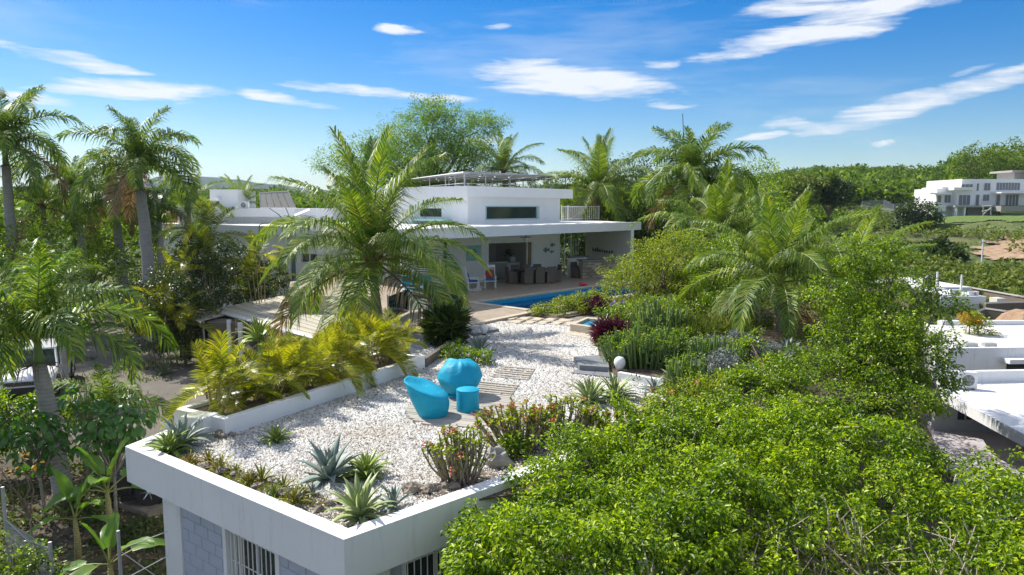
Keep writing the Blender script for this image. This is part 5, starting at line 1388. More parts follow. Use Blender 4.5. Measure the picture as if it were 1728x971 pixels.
# ---------------------------------------------------------------- carport
cz = -.75; k0, k1, k2, k3 = at_z(361, 522, cz), at_z(530, 567, cz), at_z(600, 545, cz), at_z(478, 499, cz)
car_p = thing('carport', 'low carport with weathered board roof and white rim beyond the planter', 'carport', (k0.x, k0.y, -3.0))
n = 15
for i in range(n):
    f0, f1 = i / n + .003, (i + 1) / n - .003; b = Buf(); b.prism([tuple(k0.lerp(k3, f0)), tuple(k1.lerp(k2, f0)), tuple(k1.lerp(k2, f1)), tuple(k0.lerp(k3, f1))], cz - .03, cz + (.012 if i % 2 else .0)); b.build('roof_board', M['carport'], car_p)
b = Buf(); b.wall(k1, k0, -.001, 0, 0) if False else None
b.tube([k0 - Vector((0, 0, .09)), k1 - Vector((0, 0, .09))], .09, 4); b.tube([k0 - Vector((0, 0, .09)), k3 - Vector((0, 0, .09))], .06, 4); b.build('rim', M['metal_white'], car_p)
for (x_, y_, D_) in ((386, 540, 0), (405, 545, 0), (480, 560, 0)):
    p = at_z(x_, y_, cz - .12); b = Buf(); b.tube([(p.x, p.y, -3.1), p], .11, 8); b.build('post', M['metal_white'], car_p)
j0, j1, j2, j3 = at_z(313, 530, cz - .1), at_z(338, 541, cz - .1), at_z(395, 527, cz - .1), at_z(372, 518, cz - .1)
t = thing('side_canopy', 'small corrugated canopy adjoining the carport on its left', 'canopy', (j0.x, j0.y, -3))
for i in range(8):
    f0, f1 = i / 8 + .005, (i + 1) / 8 - .005; b = Buf(); b.prism([tuple(j0.lerp(j3, f0)), tuple(j1.lerp(j2, f0)), tuple(j1.lerp(j2, f1)), tuple(j0.lerp(j3, f1))], cz - .16, cz - .12 + .01 * (i % 2)); b.build('roof_board', M['carport'], t)
b = Buf(); b.tube([j0 - Vector((0, 0, .08)), j1 - Vector((0, 0, .08))], .06, 4); b.build('rim', M['metal_white'], t)
p = j1; b = Buf(); b.tube([(p.x, p.y + .3, -3.1), (p.x, p.y + .3, cz - .16)], .05, 6); b.build('post', M['metal_grey'], t)
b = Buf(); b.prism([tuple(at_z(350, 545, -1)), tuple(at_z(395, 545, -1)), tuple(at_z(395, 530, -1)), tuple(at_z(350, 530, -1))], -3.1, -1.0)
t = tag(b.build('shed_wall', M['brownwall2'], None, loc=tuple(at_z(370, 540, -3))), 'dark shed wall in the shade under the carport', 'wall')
# ---------------------------------------------------------------- blue covered lounge set on the round deck
dk_c = at_z(785, 694, 0)
deck = thing('round_deck', 'round weathered timber deck set in the gravel under the blue covered seats', 'deck', tuple(dk_c))
ddir = (at_z(870, 700, 0) - at_z(700, 660, 0)).normalized(); ddir = Vector((.93, -.37, 0)).normalized(); dnn = Vector((-ddir.y, ddir.x, 0)); RR = 1.22
pw_ = .118; n = int(2 * RR / pw_); cx_, cy_ = dk_c.x, dk_c.y + .05
for i in range(n):
    o_ = -RR + (i + .5) * pw_; hl = math.sqrt(max(0, RR * RR - o_ * o_))
    if hl < .15: continue
    b = Buf(); b.box((0, 0, 0), (2 * hl, pw_ - .014, .035)); me = b.mesh('plank', M['wood']); link('plank', me, deck, (dnn.x * o_, dnn.y * o_ + .05, .018 + rnd.uniform(-.003, .003)), (0, 0, math.atan2(ddir.y, ddir.x)))
# stepping slats leading away from it
sl = thing('slat_walk', 'timber slats half buried in gravel leading from the round deck toward the pool', 'path', tuple(at_z(845, 645, 0)))
for i in range(15):
    f = i / 14; xa = 812 + 38 * f; ya = 668 - 46 * f; w = .95 if i > 8 else 1.05
    if i in (7, 8): continue
    c = at_z(xa + (12 if i < 7 else 24), ya, .012); b = Buf(); b.box((0, 0, 0), (w, .09, .05)); link('slat', b.mesh('slat', M['wood']), sl, (c.x - ORG[sl].x, c.y - ORG[sl].y, .010 + rnd.uniform(-.006, .006)), (0, 0, math.atan2(ddir.y, ddir.x) + rnd.uniform(-.02, .02)))

def covered_chair(name, label, p, rz, w, h, seed, lean=1.0, dome=0):
    """tub chair under a fitted cover: high rounded back, cover sloping down to a low front; local +X is the front"""
    t = thing(name, label, 'covered chair', tuple(p), rz, 'seats under blue covers')
    nu, nv = 56, 26; V = []; F = []
    for j in range(nv + 1):
        v = j / nv
        for i in range(nu):
            a = 2 * math.pi * i / nu; front = (1 + math.cos(a)) / 2
            top = h * (1 - .50 * front ** 1.1) if not dome else h * (.70 - .20 * front)
            r = w * .5 * (1.0 + .10 * math.sin(v * math.pi))
            wd = .74 + .30 * min(1, v / .6) if dome else 1
            r *= wd; ex = (.80 + .20 * min(1, v * 1.6)) if v < .62 else 1.0
            if v <= .72:
                z = top * v / .72; k = .80 + .20 * math.sin(min(1, (v / .72)) * math.pi * .5); rr = r * k
            else:
                q = (v - .72) / .28; k = math.cos(q * math.pi / 2) ** .6; rr = r * k; z = top + (h * .5 + h * .08 * 1) * 0 + math.sin(q * math.pi / 2) * .05 * h
                zc = h * (1.0 if dome else .74); z = z * (1 - q ** 1.4) + zc * q ** 1.4 if not dome else z + (zc - top) * math.sin(q * math.pi / 2) ** 1.2 + (.09 * mnoise.noise(Vector((math.cos(a) * 2.2, math.sin(a) * 2.2, q * 1.6 + seed))) + .035 * abs(mnoise.noise(Vector((math.cos(a) * 5, math.sin(a) * 5, seed)))) + .008 * math.sin(a * 13)) * math.sin(q * math.pi)
            x = math.cos(a) * rr * .95; y = math.sin(a) * rr
            x -= .10 * w * (z / h) * lean                 # back leans outward
            wr = .012 * math.sin(a * 9 + 2.3 * v + seed) * (v ** .6) + .014 * mnoise.noise(Vector((math.cos(a) * 2.4, math.sin(a) * 2.4, v * 3 + seed)))
            fold = .018 * max(0, math.sin(a * 5 + seed * 2) ** 3) * v + (.035 * math.exp(-((v - .70) / .05) ** 2) - .03 * math.exp(-((v - .60) / .05) ** 2) * (1 + .6 * math.sin(a * 6))) * (1 if dome else .6)
            V.append((x * (1 + wr + fold), y * (1 + wr + fold), z + .03 * mnoise.noise(Vector((x * 4, y * 4, seed))) * v))
    for j in range(nv):
        for i in range(nu):
            a = j * nu + i; c = j * nu + (i + 1) % nu; F.append((a, c, c + nu, a + nu))
    F2 = F; b = Buf(); b.add(V, F2); me = b.mesh('cover', M['tarp'], smooth=True); link('cover', me, t)
    b = Buf(); b.lathe([(w * .37, .0), (w * .385, .03), (w * .385, .05)], (0, 0, 0), 24); o = link('hem', b.mesh('hem', M['tarp']), t)
    for k in range(4):
        a = k * math.pi / 2 + .6; q = Buf(); q.tube([(math.cos(a) * w * .33, math.sin(a) * w * .33, -.01), (math.cos(a) * w * .33, math.sin(a) * w * .33, .05)], .02, 6); link('foot', q.mesh('foot', M['wood']), t)
    for k in range(3):
        q = Buf(); a = .3 + k * 2; q.tube([(math.cos(a) * w * .42, math.sin(a) * w * .42, .02), (math.cos(a) * w * .50, math.sin(a) * w * .50, .028)], .008, 4); link('tie', q.mesh('tie', M['cream']), t)
    return t
zt = .038
pc_ = at_z(731, 700, zt); covered_chair('covered_chair', 'left tub chair under a fitted bright blue cover, tall tapering back to the left', pc_, R(-10), .76, .74, 1.0, 2.4)
pc_ = at_z(776, 667, zt); covered_chair('covered_chair', 'larger round back chair under a creased bright blue cover, behind the stool', pc_, R(-88), .86, .74, 4.2, .7, 1)
po = at_z(789.5, 692, zt)
t = thing('covered_stool', 'small round drum stool under a bright blue cover in front of the chairs', 'covered stool', tuple(po), 0, 'seats under blue covers')
b = Buf(); r_ = .235; prof = [(r_ * .97, 0), (r_ * 1.0, .02), (r_ * .985, .2), (r_ * 1.0, .41), (r_ * .985, .43), (r_ * .9, .445), (.001, .452)]
for j, (rr, z) in enumerate(prof):
    for i in range(48):
        a = 2 * math.pi * i / 48; k = 1 + (.012 * math.sin(a * 8 + j * .4) * (1 - z / .45) + .006 * math.sin(a * 19)); b.v.append((rr * k * math.cos(a), rr * k * math.sin(a), z))
for j in range(len(prof) - 1):
    for i in range(48): b.f.append((j * 48 + i, j * 48 + (i + 1) % 48, (j + 1) * 48 + (i + 1) % 48, (j + 1) * 48 + i)); b.m.append(0)
link('cover', b.mesh('cover', M['tarp'], smooth=True), t)
b = Buf(); b.lathe([(r_ * 1.012, .428), (r_ * 1.018, .435), (r_ * 1.0, .442)], (0, 0, 0), 36); link('seam', b.mesh('seam', M['tarp']), t)
b = Buf(); b.tube([(r_ * .9, -.1, .01), (r_ * 1.15, -.14, .01)], .008, 4); link('tie', b.mesh('tie', M['cream']), t)

# globe garden lamps
for px, py, z, r_, lab in ((817, 566, .10, .125, 'white opal globe lamp on the dark stone step beside the patio corner'), (1045.5, 628, .02, .15, 'white opal globe lamp on the curb in front of the cactus bed')):
    p = at_z(px, py, z); t = thing('globe_lamp', lab, 'garden lamp', tuple(p), 0, 'white globe garden lamps')
    b = Buf(); b.lathe([(.07, 0), (.075, .02), (.05, .05)], (0, 0, 0), 14); link('base', b.mesh('base', M['black']), t)
    b = Buf(); hh = r_ * 2.35; b.lathe([(r_ * .42, .05), (r_ * .72, .05 + hh * .2), (r_ * .95, .05 + hh * .42), (r_, .05 + hh * .6), (r_ * .88, .05 + hh * .8), (r_ * .55, .05 + hh * .95), (.01, .05 + hh)], (0, 0, 0), 20); link('globe', b.mesh('globe', M['globe'], smooth=True), t)
# slate steps and white curb wall by the cactus bed
t = thing('slate_steps', 'two broad slate steps between the gravel and the cactus bed', 'steps', tuple(at_z(1000, 620, 0)))
b = Buf(); b.prism([tuple(at_z(968, 602, .16)), tuple(at_z(978, 616.5, .16)), tuple(at_z(1028, 620, .16)), tuple(at_z(1024, 599, .16))], -.05, .16); b.build('upper_slab', M['slate'], t)
b = Buf(); b.prism([tuple(at_z(964, 629, .03)), tuple(at_z(1000, 633, .03)), tuple(at_z(1010, 622, .03)), tuple(at_z(978, 621, .03))], -.05, .03); b.build('lower_slab', M['slate'], t)
b = Buf(); b.prism([tuple(at_z(1001, 633.2, .03)), tuple(at_z(1037, 638, .03)), tuple(at_z(1045, 625, .03)), tuple(at_z(1011, 622, .03))], -.05, .034); b.build('lower_slab', M['slate'], t)
ca, cb = at_z(1042, 640, 0), at_z(1118, 654, 0)
t = thing('white_curb_wall', 'low white curb wall running right from the globe lamp under the cactus bed', 'low wall', tuple(ca)); b = Buf(); b.wall(ca, cb, .13, -.1, .17); b.build('wall', M['white_fresh'], t)

# ---------------------------------------------------------------- patio furniture
def rocking_chair(label, p, rz, mat='metal_white'):
    t = thing('rocking_chair', label, 'rocking chair', tuple(p), rz, 'white rocking chairs on the patio')
    def part(name, b): link(name, b.mesh(name, M[mat]), t)
    for s in (-1, 1):
        y = s * .27; b = Buf(); b.tube([(-.42, y, .10), (-.2, y, .035), (.05, y, .02), (.28, y, .035), (.42, y, .07)], .022, 5); part('rocker', b)
        b = Buf(); b.tube([(.24, y, .04), (.24, y, .62)], .022, 5); part('leg', b); b = Buf(); b.tube([(-.22, y, .05), (-.24, y, .45), (-.40, y, 1.12)], .024, 5); part('back_post', b)
        b = Buf(); b.box((.0, y, .635), (.56, .08, .03)); part('armrest', b)
    b = Buf(); b.box((0.01, 0, .40), (.50, .52, .035)); part('seat', b)
    for k in range(5): b = Buf(); y = -.18 + k * .09; b.tube([(-.235, y, .42), (-.39, y, 1.06)], .016, 4); part('slat', b)
    b = Buf(); b.box((-.405, 0, 1.12), (.04, .6, .13)); part('top_rail', b)
    return t
def cushion(name, label, p, rz, size, mat, tiltx=0, group=None):
    b = Buf(); b.blob((0, 0, 0), (size[0] / 2, size[1] / 2, size[2] / 2), 3, .04, nu=14, nv=8)
    b.v = [tuple(math.copysign(min(1, abs(v / (size[i] / 2)) ** .5), v) * size[i] / 2 for i, v in enumerate(q)) for q in b.v]
    o = link(name, b.mesh(name, M[mat], smooth=True), None, tuple(p), (0, tiltx, rz)); tag(o, label, 'cushion', group); return o
def local(p, rz, v): return Vector((p[0] + v[0] * math.cos(rz) - v[1] * math.sin(rz), p[1] + v[0] * math.sin(rz) + v[1] * math.cos(rz), p[2] + v[2]))
p = at_z(827, 487, .065); rz = R(-83); rocking_chair('white wooden rocking chair facing the pool, red pillow on it, before the open door', p, rz)
cushion('seat_cushion', 'blue seat cushion on the rocking chair that carries the red pillow', local(p, rz, (.02, 0, .455)), rz, (.5, .5, .10), 'blue_cushion')
cushion('pillow', 'red patterned square pillow leaning on the white rocking chair back', local(p, rz, (-.26, 0, .72)), rz, (.12, .44, .44), 'red_cushion', R(-13))
p = at_z(798, 490, .065); rz = R(8); rocking_chair('white wooden rocking chair turned sideways, left of the one with the red pillow', p, rz)
cushion('seat_cushion', 'blue seat cushion on the sideways white rocking chair', local(p, rz, (.02, 0, .455)), rz, (.5, .5, .10), 'blue_cushion')
cushion('back_cushion', 'blue back cushion on the sideways white rocking chair', local(p, rz, (-.24, 0, .68)), rz, (.12, .40, .40), 'blue_cushion', R(-13))
p = at_z(809, 487.5, .065); t = thing('side_table', 'small white pedestal table between the two rocking chairs', 'side table', tuple(p))
b = Buf(); b.lathe([(.30, .50), (.30, .53)], (0, 0, 0), 18); link('top', b.mesh('top', M['metal_white']), t); b = Buf(); b.tube([(0, 0, .05), (0, 0, .5)], .035, 8); link('stem', b.mesh('stem', M['metal_white']), t)
for k in range(4): b = Buf(); a = k * 1.571 + .4; b.tube([(0, 0, .12), (math.cos(a) * .25, math.sin(a) * .25, .02)], .022, 5); link('leg', b.mesh('leg', M['metal_white']), t)
M['wicker'] = plain('brown_wicker', (.15, .12, .095), .8, .4, 60, .6, 90)
def wicker_chair(p, rz, label):
    t = thing('wicker_chair', label, 'dining chair', tuple(p), rz, 'wicker chairs round the dining table')
    b = Buf(); b.box((0, 0, .235), (.50, .52, .41), taper=1.02); b.build if 0 else None; link('seat', b.mesh('seat', M['wicker']), t)
    b = Buf(); b.add([(-.25, -.26, .4), (-.25, .26, .4), (-.19, .26, .4), (-.19, -.26, .4), (-.34, -.25, .92), (-.34, .25, .92), (-.29, .25, .92), (-.29, -.25, .92)], [(0, 3, 2, 1), (4, 5, 6, 7), (0, 1, 5, 4), (1, 2, 6, 5), (2, 3, 7, 6), (3, 0, 4, 7)]); link('backrest', b.mesh('backrest', M['wicker']), t)
    for s in (-1, 1): b = Buf(); b.box((-.02, s * .25, .54), (.46, .05, .22)); link('armrest', b.mesh('armrest', M['wicker']), t)
    for sx in (-1, 1):
        for sy in (-1, 1): b = Buf(); b.box((sx * .21, sy * .22, .02), (.05, .05, .06)); link('leg', b.mesh('leg', M['wicker']), t)
    return t
tp = at_z(900, 477, .065); tp = Vector((tp.x, tp.y + .15, .065)); ta_ = math.atan2(dW.y, dW.x) - .25
t = thing('dining_table', 'long dark dining table on the patio ringed by brown wicker chairs', 'table', tuple(tp), ta_)
b = Buf(); b.box((0, 0, .73), (2.0, .95, .05)); link('top', b.mesh('top', plain('dark_table', (.10, .10, .105), .35, .1, 4, 0)), t)
for sx in (-1, 1):
    for sy in (-1, 1): b = Buf(); b.box((sx * .9, sy * .4, .35), (.08, .08, .71)); link('leg', b.mesh('leg', M['black']), t)
names = ['nearest left of', 'middle near side of', 'nearest right of', 'far left of', 'far middle of', 'far right of']
k = 0
for sy, r_ in ((-1, 90), (1, -90)):
    for sx in (-.68, 0, .68):
        q = local(tp, ta_, (sx, sy * .66, 0)); wicker_chair(q, ta_ + R(r_), 'brown wicker armchair at the %s the patio dining table' % names[k]); k += 1
q = local(tp, ta_, (-1.3, 0, 0)); wicker_chair(q, ta_, 'brown wicker armchair at the left head of the patio dining table')
q = local(tp, ta_, (1.35, 0, 0)); wicker_chair(q, ta_ + math.pi, 'brown wicker armchair at the right head of the patio dining table')
q = local(tp, ta_, (-.1, .1, .755)); t = thing('blue_box', 'small blue and white box standing on the dining table', 'box', tuple(q), ta_ )
b = Buf(); b.box((0, 0, .07), (.2, .14, .14)); link('body', b.mesh('body', M['blue_cushion']), t); b = Buf(); b.box((0, -.004, .05), (.205, .14, .05)); link('band', b.mesh('band', M['white_fresh']), t); b = Buf(); b.box((0, 0, .15), (.21, .15, .02)); link('lid', b.mesh('lid', M['white_fresh']), t)
q = at_z(970, 470, .065); q = at_z(973, 468.5, .065); 
t = wicker_chair(at_z(974, 469, .065), R(-50), 'tan wicker armchair standing alone against the white half wall'); t['group'] = 'wicker chairs on the patio'
del t['group']
q = at_z(938, 470, .065); t = thing('plant_pot', 'squat dark green glazed pot on the patio right of the dining table', 'pot', tuple(q)); b = Buf(); b.lathe([(.2, 0), (.32, .15), (.34, .32), (.28, .44), (.30, .48), (.26, .48), (.24, .4)], (0, 0, 0), 16); link('body', b.mesh('body', M['green_pot'], smooth=True), t)
b = Buf(); b.lathe([(.29, .46), (.31, .5), (.27, .5)], (0, 0, 0), 16); link('rim', b.mesh('rim', M['green_pot']), t)
q = at_z(984, 481.5, .10); b = Buf(); b.lathe([(.12, 0), (.22, .03), (.24, .08), (.2, .12), (.12, .13)], (0, 0, 0), 16); t = thing('pool_float', 'flat round pink pool float lying on the pool edge', 'pool float', tuple(q)); link('ring', b.mesh('ring', M['pink'], smooth=True), t)
# turquoise parasol-like fabric things behind the palm fronds: two loungers with blue pads and a draped towel
def lounger(label, p, rz):
    t = thing('sun_lounger', label, 'sun lounger', tuple(p), rz, 'blue sun loungers behind the palm')
    b = Buf(); b.box((0, 0, .3), (1.5, .6, .05)); link('frame', b.mesh('frame', M['metal_white']), t); b = Buf(); b.box((.1, 0, .36), (1.2, .58, .08)); link('mattress', b.mesh('mattress', M['tarp']), t)
    b = Buf(); b.add([(-.5, -.29, .36), (-.5, .29, .36), (-.42, .29, .32), (-.42, -.29, .32), (-.86, -.29, .85), (-.86, .29, .85), (-.8, .29, .88), (-.8, -.29, .88)], [(0, 3, 2, 1), (4, 5, 6, 7), (0, 1, 5, 4), (1, 2, 6, 5), (2, 3, 7, 6), (3, 0, 4, 7)]); link('backrest', b.mesh('backrest', M['tarp']), t)
    for sx in (-1, 1):
        for sy in (-1, 1): b = Buf(); b.box((sx * .65, sy * .26, .14), (.05, .05, .28)); link('leg', b.mesh('leg', M['metal_white']), t)
lounger('sun lounger with turquoise pad, the left one behind the palm fronds', at_z(697, 500, .065), R(-60)); lounger('sun lounger with turquoise pad, the right one behind the palm fronds', at_z(728, 497, .065), R(-60))
# glass balustrade
gp = [at_z(640, 558, .06), at_z(691, 549, .06), at_z(718, 545, .06), at_z(783.5, 545.5, .06)]
gp = [at_z(655, 545, .06), at_z(692, 527, .06), at_z(719, 524, .06), at_z(783.5, 546, .06)]
t = thing('glass_balustrade', 'clear glass balustrade on slim steel posts at the patio corner', 'railing', tuple(gp[3]))
for p in gp: b = Buf(); b.tube([p, p + Vector((0, 0, 1.02))], .028, 8); b.build('post', M['metal_white'], t)
for i in range(3):
    b = Buf(); d_ = (gp[i + 1] - gp[i]).normalized() * .06; b.wall(gp[i] + d_, gp[i + 1] - d_, .012, .12, 1.0); b.build('glass_panel', M['glass'], t)
p = gp[3] + Vector((.12, .1, 0)); t = thing('terracotta_pot', 'small terracotta pot by the foot of the balustrade post', 'pot', tuple(p)); b = Buf(); b.lathe([(.06, 0), (.10, .2), (.11, .22), (.08, .22)], (0, 0, 0), 12); link('body', b.mesh('body', plain('terracotta', (.30, .12, .06), .8, .1, 5, 0)), t)
b = Buf(); b.lathe([(.11, .2), (.12, .24), (.1, .24)], (0, 0, 0), 12); link('rim', b.mesh('rim', plain('terracotta_rim', (.30, .12, .06), .8, .1, 5, 0)), t)

# ---------------------------------------------------------------- vehicles
def suv(label, p, rz, paint, name='parked_car', shown='front'):
    t = thing(name, label, 'car', tuple(p), rz)
    L_, Wd = 4.4, 1.82   # local +X is the front
    # side outline stations: x, sill z, belt z, half width
    def section(x, zb, zt, wb_, wt): return [(x, -wb_ * .96, zb), (x, -wb_, zb + .14), (x, -wb_, zt - .12), (x, -wt * .96, zt - .02), (x, -wt * .6, zt), (x, wt * .6, zt), (x, wt * .96, zt - .02), (x, wb_, zt - .12), (x, wb_, zb + .14), (x, wb_ * .96, zb)]
    st = [(-2.2, .45, .92, .80, .74), (-2.1, .32, 1.02, .88, .82), (-1.2, .26, 1.04, .91, .86), (0, .26, 1.02, .91, .87), (.75, .26, 1.02, .91, .86), (1.0, .26, 1.06, .91, .84), (1.75, .28, .99, .90, .80), (2.05, .32, .90, .86, .74), (2.2, .42, .78, .78, .68)]
    b = Buf(); vs = []
    for s in st: vs += section(*s)
    k = 10; fs = [tuple(range(k))[::-1], tuple(range((len(st) - 1) * k, len(st) * k))]
    for i in range(len(st) - 1):
        for j in range(k): a = i * k + j; c = i * k + (j + 1) % k; fs.append((a, c, c + k, a + k))
    fs = [f[::-1] for f in fs]; b.add(vs, fs); o = link('body', b.mesh('body', paint, smooth=False), t); bv = o.modifiers.new('bevel', 'BEVEL'); bv.width = .03; bv.segments = 2; bv.angle_limit = R(25)
    b = Buf(); c0 = [(-2.05, .80), (-1.85, 1.58), (-.2, 1.66), (.35, 1.60), (1.02, 1.05)]; lo, hi = .84, .66
    def ring(x0, z0, w): return (x0, -w, z0), (x0, w, z0)
    b.add([(-2.08, -.84, 1.0), (-2.08, .84, 1.0), (1.0, .84, 1.03), (1.0, -.84, 1.03), (-1.78, -.66, 1.62), (-1.78, .66, 1.62), (.30, .66, 1.62), (.30, -.66, 1.62)], [(0, 3, 7, 4), (2, 1, 5, 6)[::1], (4, 7, 6, 5), (3, 2, 6, 7), (1, 0, 4, 5)]); o = link('cabin', b.mesh('cabin', M['darkglass']), t)
    b = Buf(); b.box((-.74, 0, 1.635), (2.15, 1.36, .06)); 
    for s in (-1, 1):
        for (xa, za, xb, zb_) in ((1.02, 1.03, .31, 1.63), (-2.08, 1.0, -1.78, 1.63), (-.45, 1.02, -.5, 1.63)): b.tube([(xa, s * .845, za), (xb, s * .67, zb_)], .045, 4)
    b.tube([(.3, -.66, 1.63), (.3, .66, 1.63)], .035, 4); o = link('roof', b.mesh('roof', paint), t)
    b = Buf(); b.box((2.19, 0, .66), (.06, 1.36, .15)); link('grille', b.mesh('grille', M['black']), t)
    for i in range(7):
        b = Buf(); b.box((2.225, -.48 + i * .16, .66), (.02, .10, .10)); link('grille_slot', b.mesh('grille_slot', M['chrome']), t)
        b = Buf(); b.box((2.232, -.48 + i * .16, .66), (.02, .075, .08)); link('grille_mesh', b.mesh('grille_mesh', M['dark']), t)
    for s in (-1, 1):
        b = Buf(); b.box((2.12, s * .68, .73), (.14, .26, .12), R(s * -12)); link('headlight', b.mesh('headlight', M['chrome']), t)
        b = Buf(); b.box((.8, s * 1.0, 1.06), (.12, .18, .13)); link('mirror', b.mesh('mirror', paint), t)
        b = Buf(); b.box((-2.19, s * .66, .82), (.06, .24, .2)); link('tail_light', b.mesh('tail_light', M['red_cushion']), t)
    b = Buf(); b.box((2.16, 0, .42), (.14, 1.5, .2)); b.box((0, 0, .26), (4.0, 1.84, .14)); link('bumper', b.mesh('bumper', M['black']), t)
    for sx in (1.38, -1.35):
        for s in (-1, 1):
            b = Buf(); b.lathe([(.20, -.11), (.32, -.115), (.345, -.08), (.35, 0), (.345, .08), (.32, .115), (.20, .11)], (0, 0, 0), 28); w = link('wheel', b.mesh('wheel', M['rubber'], smooth=False), t, (sx, s * .82, .35), (R(90), 0, 0))
            b = Buf(); b.lathe([(.205, -.08), (.205, .08)], (0, 0, 0), 24)
            for q in range(7):
                a = q * .8976; b.tube([(0, 0, -s * .112), (math.cos(a) * .2, math.sin(a) * .2, -s * .10)], [.035, .02], 4)
            b.lathe([(.05, -s * .10 - .02), (.05, -s * .10 + .02)], (0, 0, 0), 10); r_ = link('rim', b.mesh('rim', M['chrome']), w)
            b = Buf(); b.lathe([(.001, -.06), (.2, -.06), (.2, .06), (.001, .06)], (0, 0, 0), 16); link('brake_disc', b.mesh('brake_disc', M['dark']), w)
            b = Buf(); a_ = [(sx + math.cos(q * .314) * .41, s * .905, .35 + math.sin(q * .314) * .41) for q in range(11)]; b.tube(a_, .04, 4); link('wheel_arch', b.mesh('wheel_arch', M['black']), t)
    return t
M['carwhite'] = plain('white_car_paint', (.72, .73, .74), .22, .03, 2, 0, spec=.7)
M['cardark'] = plain('dark_car_paint', (.035, .037, .04), .25, .05, 2, 0, spec=.7)
p = at_z(-14, 652, -3.0); suv('white compact SUV with black slotted grille parked on the drive behind the left palm', p + Vector((2.1, -.2, 0)), R(-68), M['carwhite'])
p = at_z(254, 852, -3.0); suv('dark SUV tucked under the garage roof with only a front wheel showing', Vector((p.x + 1.06, p.y + 1.21, -3.0)), R(180 + 18), M['cardark'])

# ---------------------------------------------------------------- neighbours on the right
ZA = -3.2
na = thing('flat_roofed_neighbour', 'white flat roofed house with an air conditioner on its roof at the right edge', 'building', tuple(at_z(1640, 700, -6)))
A0 = at_z(1586, 647, ZA); A1 = at_z(1596, 664, ZA); A2 = at_z(1728, 733, ZA); dA = (A2 - A1).normalized(); A3 = A2 + dA * 3; A4 = A3 + Vector((14, 2, 0)); A5 = A0 + Vector((16, 1.2, 0))
b = Buf(); b.prism([tuple(p) for p in (A0, A1, A3, A4, A5)], ZA - .42, ZA); b.build('roof', M['roof_white'], na)
b = Buf(); b.prism([tuple(p) for p in (A0, A5, A5 + Vector((0, .25, 0)), A0 + Vector((0, .25, 0)))], ZA - .4, ZA + .48); b.prism([tuple(p) for p in (A0 + Vector((0, .01, 0)), A0 + Vector((.18, .01, 0)), A1 + Vector((.18, 0, 0)), A1)], ZA + .001, ZA + .12); b.build('parapet', M['roof_white'], na)
yw = A0.y + .2
b = Buf(); wx0 = A0.x - .3; s_wall = [(.9, 3.3, -5.35, -4.0)]
a_ = Vector((A0.x, yw, 0)); c_ = Vector((A0.x + 12, yw - .0, 0)); wn = wall_pts(a_, c_, [(1616, 1662, 686, 709)])[0]
wall_open(b, a_, c_, .2, -6.5, ZA - .43, [(wn[0], wn[1], wn[2], min(wn[3], ZA - .5))]); b.build('wall', M['greypaint'], na)
f = Buf(); 
for k in range(4): s_ = wn[0] + (wn[1] - wn[0]) * k / 3; wb(f, a_, c_, s_ - .03, s_ + .03, .04, .05, wn[2], min(wn[3], ZA - .5))
fo = f.build('window', M['metal_grey'], na); g = Buf(); wb(g, a_, c_, wn[0], wn[1], .1, .02, wn[2], min(wn[3], ZA - .5)); g.build('pane', M['darkglass'], fo)
b = Buf(); b.prism([tuple(at_z(1565, 712, -5.35)), tuple(at_z(1640, 870, -5.35)), tuple(at_z(1728, 900, -5.35)), (24, 18, 0), (30, 30.5, 0), tuple(at_z(1600, 708, -5.35))], -6.4, -5.35); b.build('terrace_floor', plain('mauve_terrace', (.52, .48, .50), .7, .15, 2, .1), na)
p = at_z(1622, 655, ZA); ac_unit('outdoor air conditioner standing on the white roof at the right edge', (p.x, p.y - .1, ZA), R(-12), .95, .66)
nb_ = thing('long_white_neighbour', 'long white house with pale sloping roof and a window canopy behind the nearer roof', 'building', tuple(at_z(1650, 628, -6)))
ZB = -3.0; B0 = at_z(1560, 548, ZB); B1 = at_z(1600, 590, ZB); B2 = at_z(1728, 588.5, ZB) + Vector((0, 0, 0)); B2 = B1 + (B2 - B1) * 3; B3 = at_z(1590, 549, ZB); B4 = B3 + (at_z(1728, 587, ZB) - B3) * 1.0
B3e = B3 + Vector((16, -3, 0)); 
b = Buf(); b.prism([tuple(p) for p in (B0, B1, B2, B2 + Vector((0, 7, 0)), B3)], ZB - .3, ZB); b.build('roof', plain('cream_roof', (.66, .64, .60), .7, .08, 1, .1), nb_)
b = Buf(); b.wall(B1 + Vector((.1, 0, 0)), B2, .25, -6.4, ZB + .06); b.prism([tuple(B0), tuple(B1), tuple(B1 + Vector((.2, .3, 0))), tuple(B0 + Vector((.25, .1, 0)))], -6.4, ZB + .05); b.build('wall', M['white'], nb_)
b = Buf(); b.prism([tuple(p) for p in (B3, B3 + (B2 + Vector((0, 7, 0)) - B3), B3 + (B2 + Vector((0, 7, 0)) - B3) + Vector((0, .3, 0)), B3 + Vector((-.1, .35, 0)))], -6.4, ZB + .25); b.build('parapet', M['roof_white'], nb_)
wn = wall_pts(B1, B2, [(1698, 1745, 612, 629), (1687, 1745, 602.5, 609.5), (1611, 1650, 624.5, 627.5)])
b = Buf(); wb(b, B1, B2, wn[1][0], wn[1][1] + 2, -.7, .7, wn[1][2], wn[1][3]); b.build('window_canopy', M['roof_white'], nb_)
b = Buf(); wb(b, B1, B2, wn[0][0], wn[0][1] + 2, -.03, .03, wn[0][2] - .5, wn[0][3]); b.build('window', M['darkglass'], nb_)
b = Buf(); wb(b, B1, B2, wn[2][0], wn[2][1], -.02, .02, wn[2][2], wn[2][3]); b.build('vent', M['dark'], nb_)
for xx in (1637, 1669):
    c = at_z(xx, 584.5, ZB); b = Buf(); b.box((c.x, c.y, ZB + .08), (.62, .3, .18)); b.build('roof_vent', M['metal_grey'], nb_)
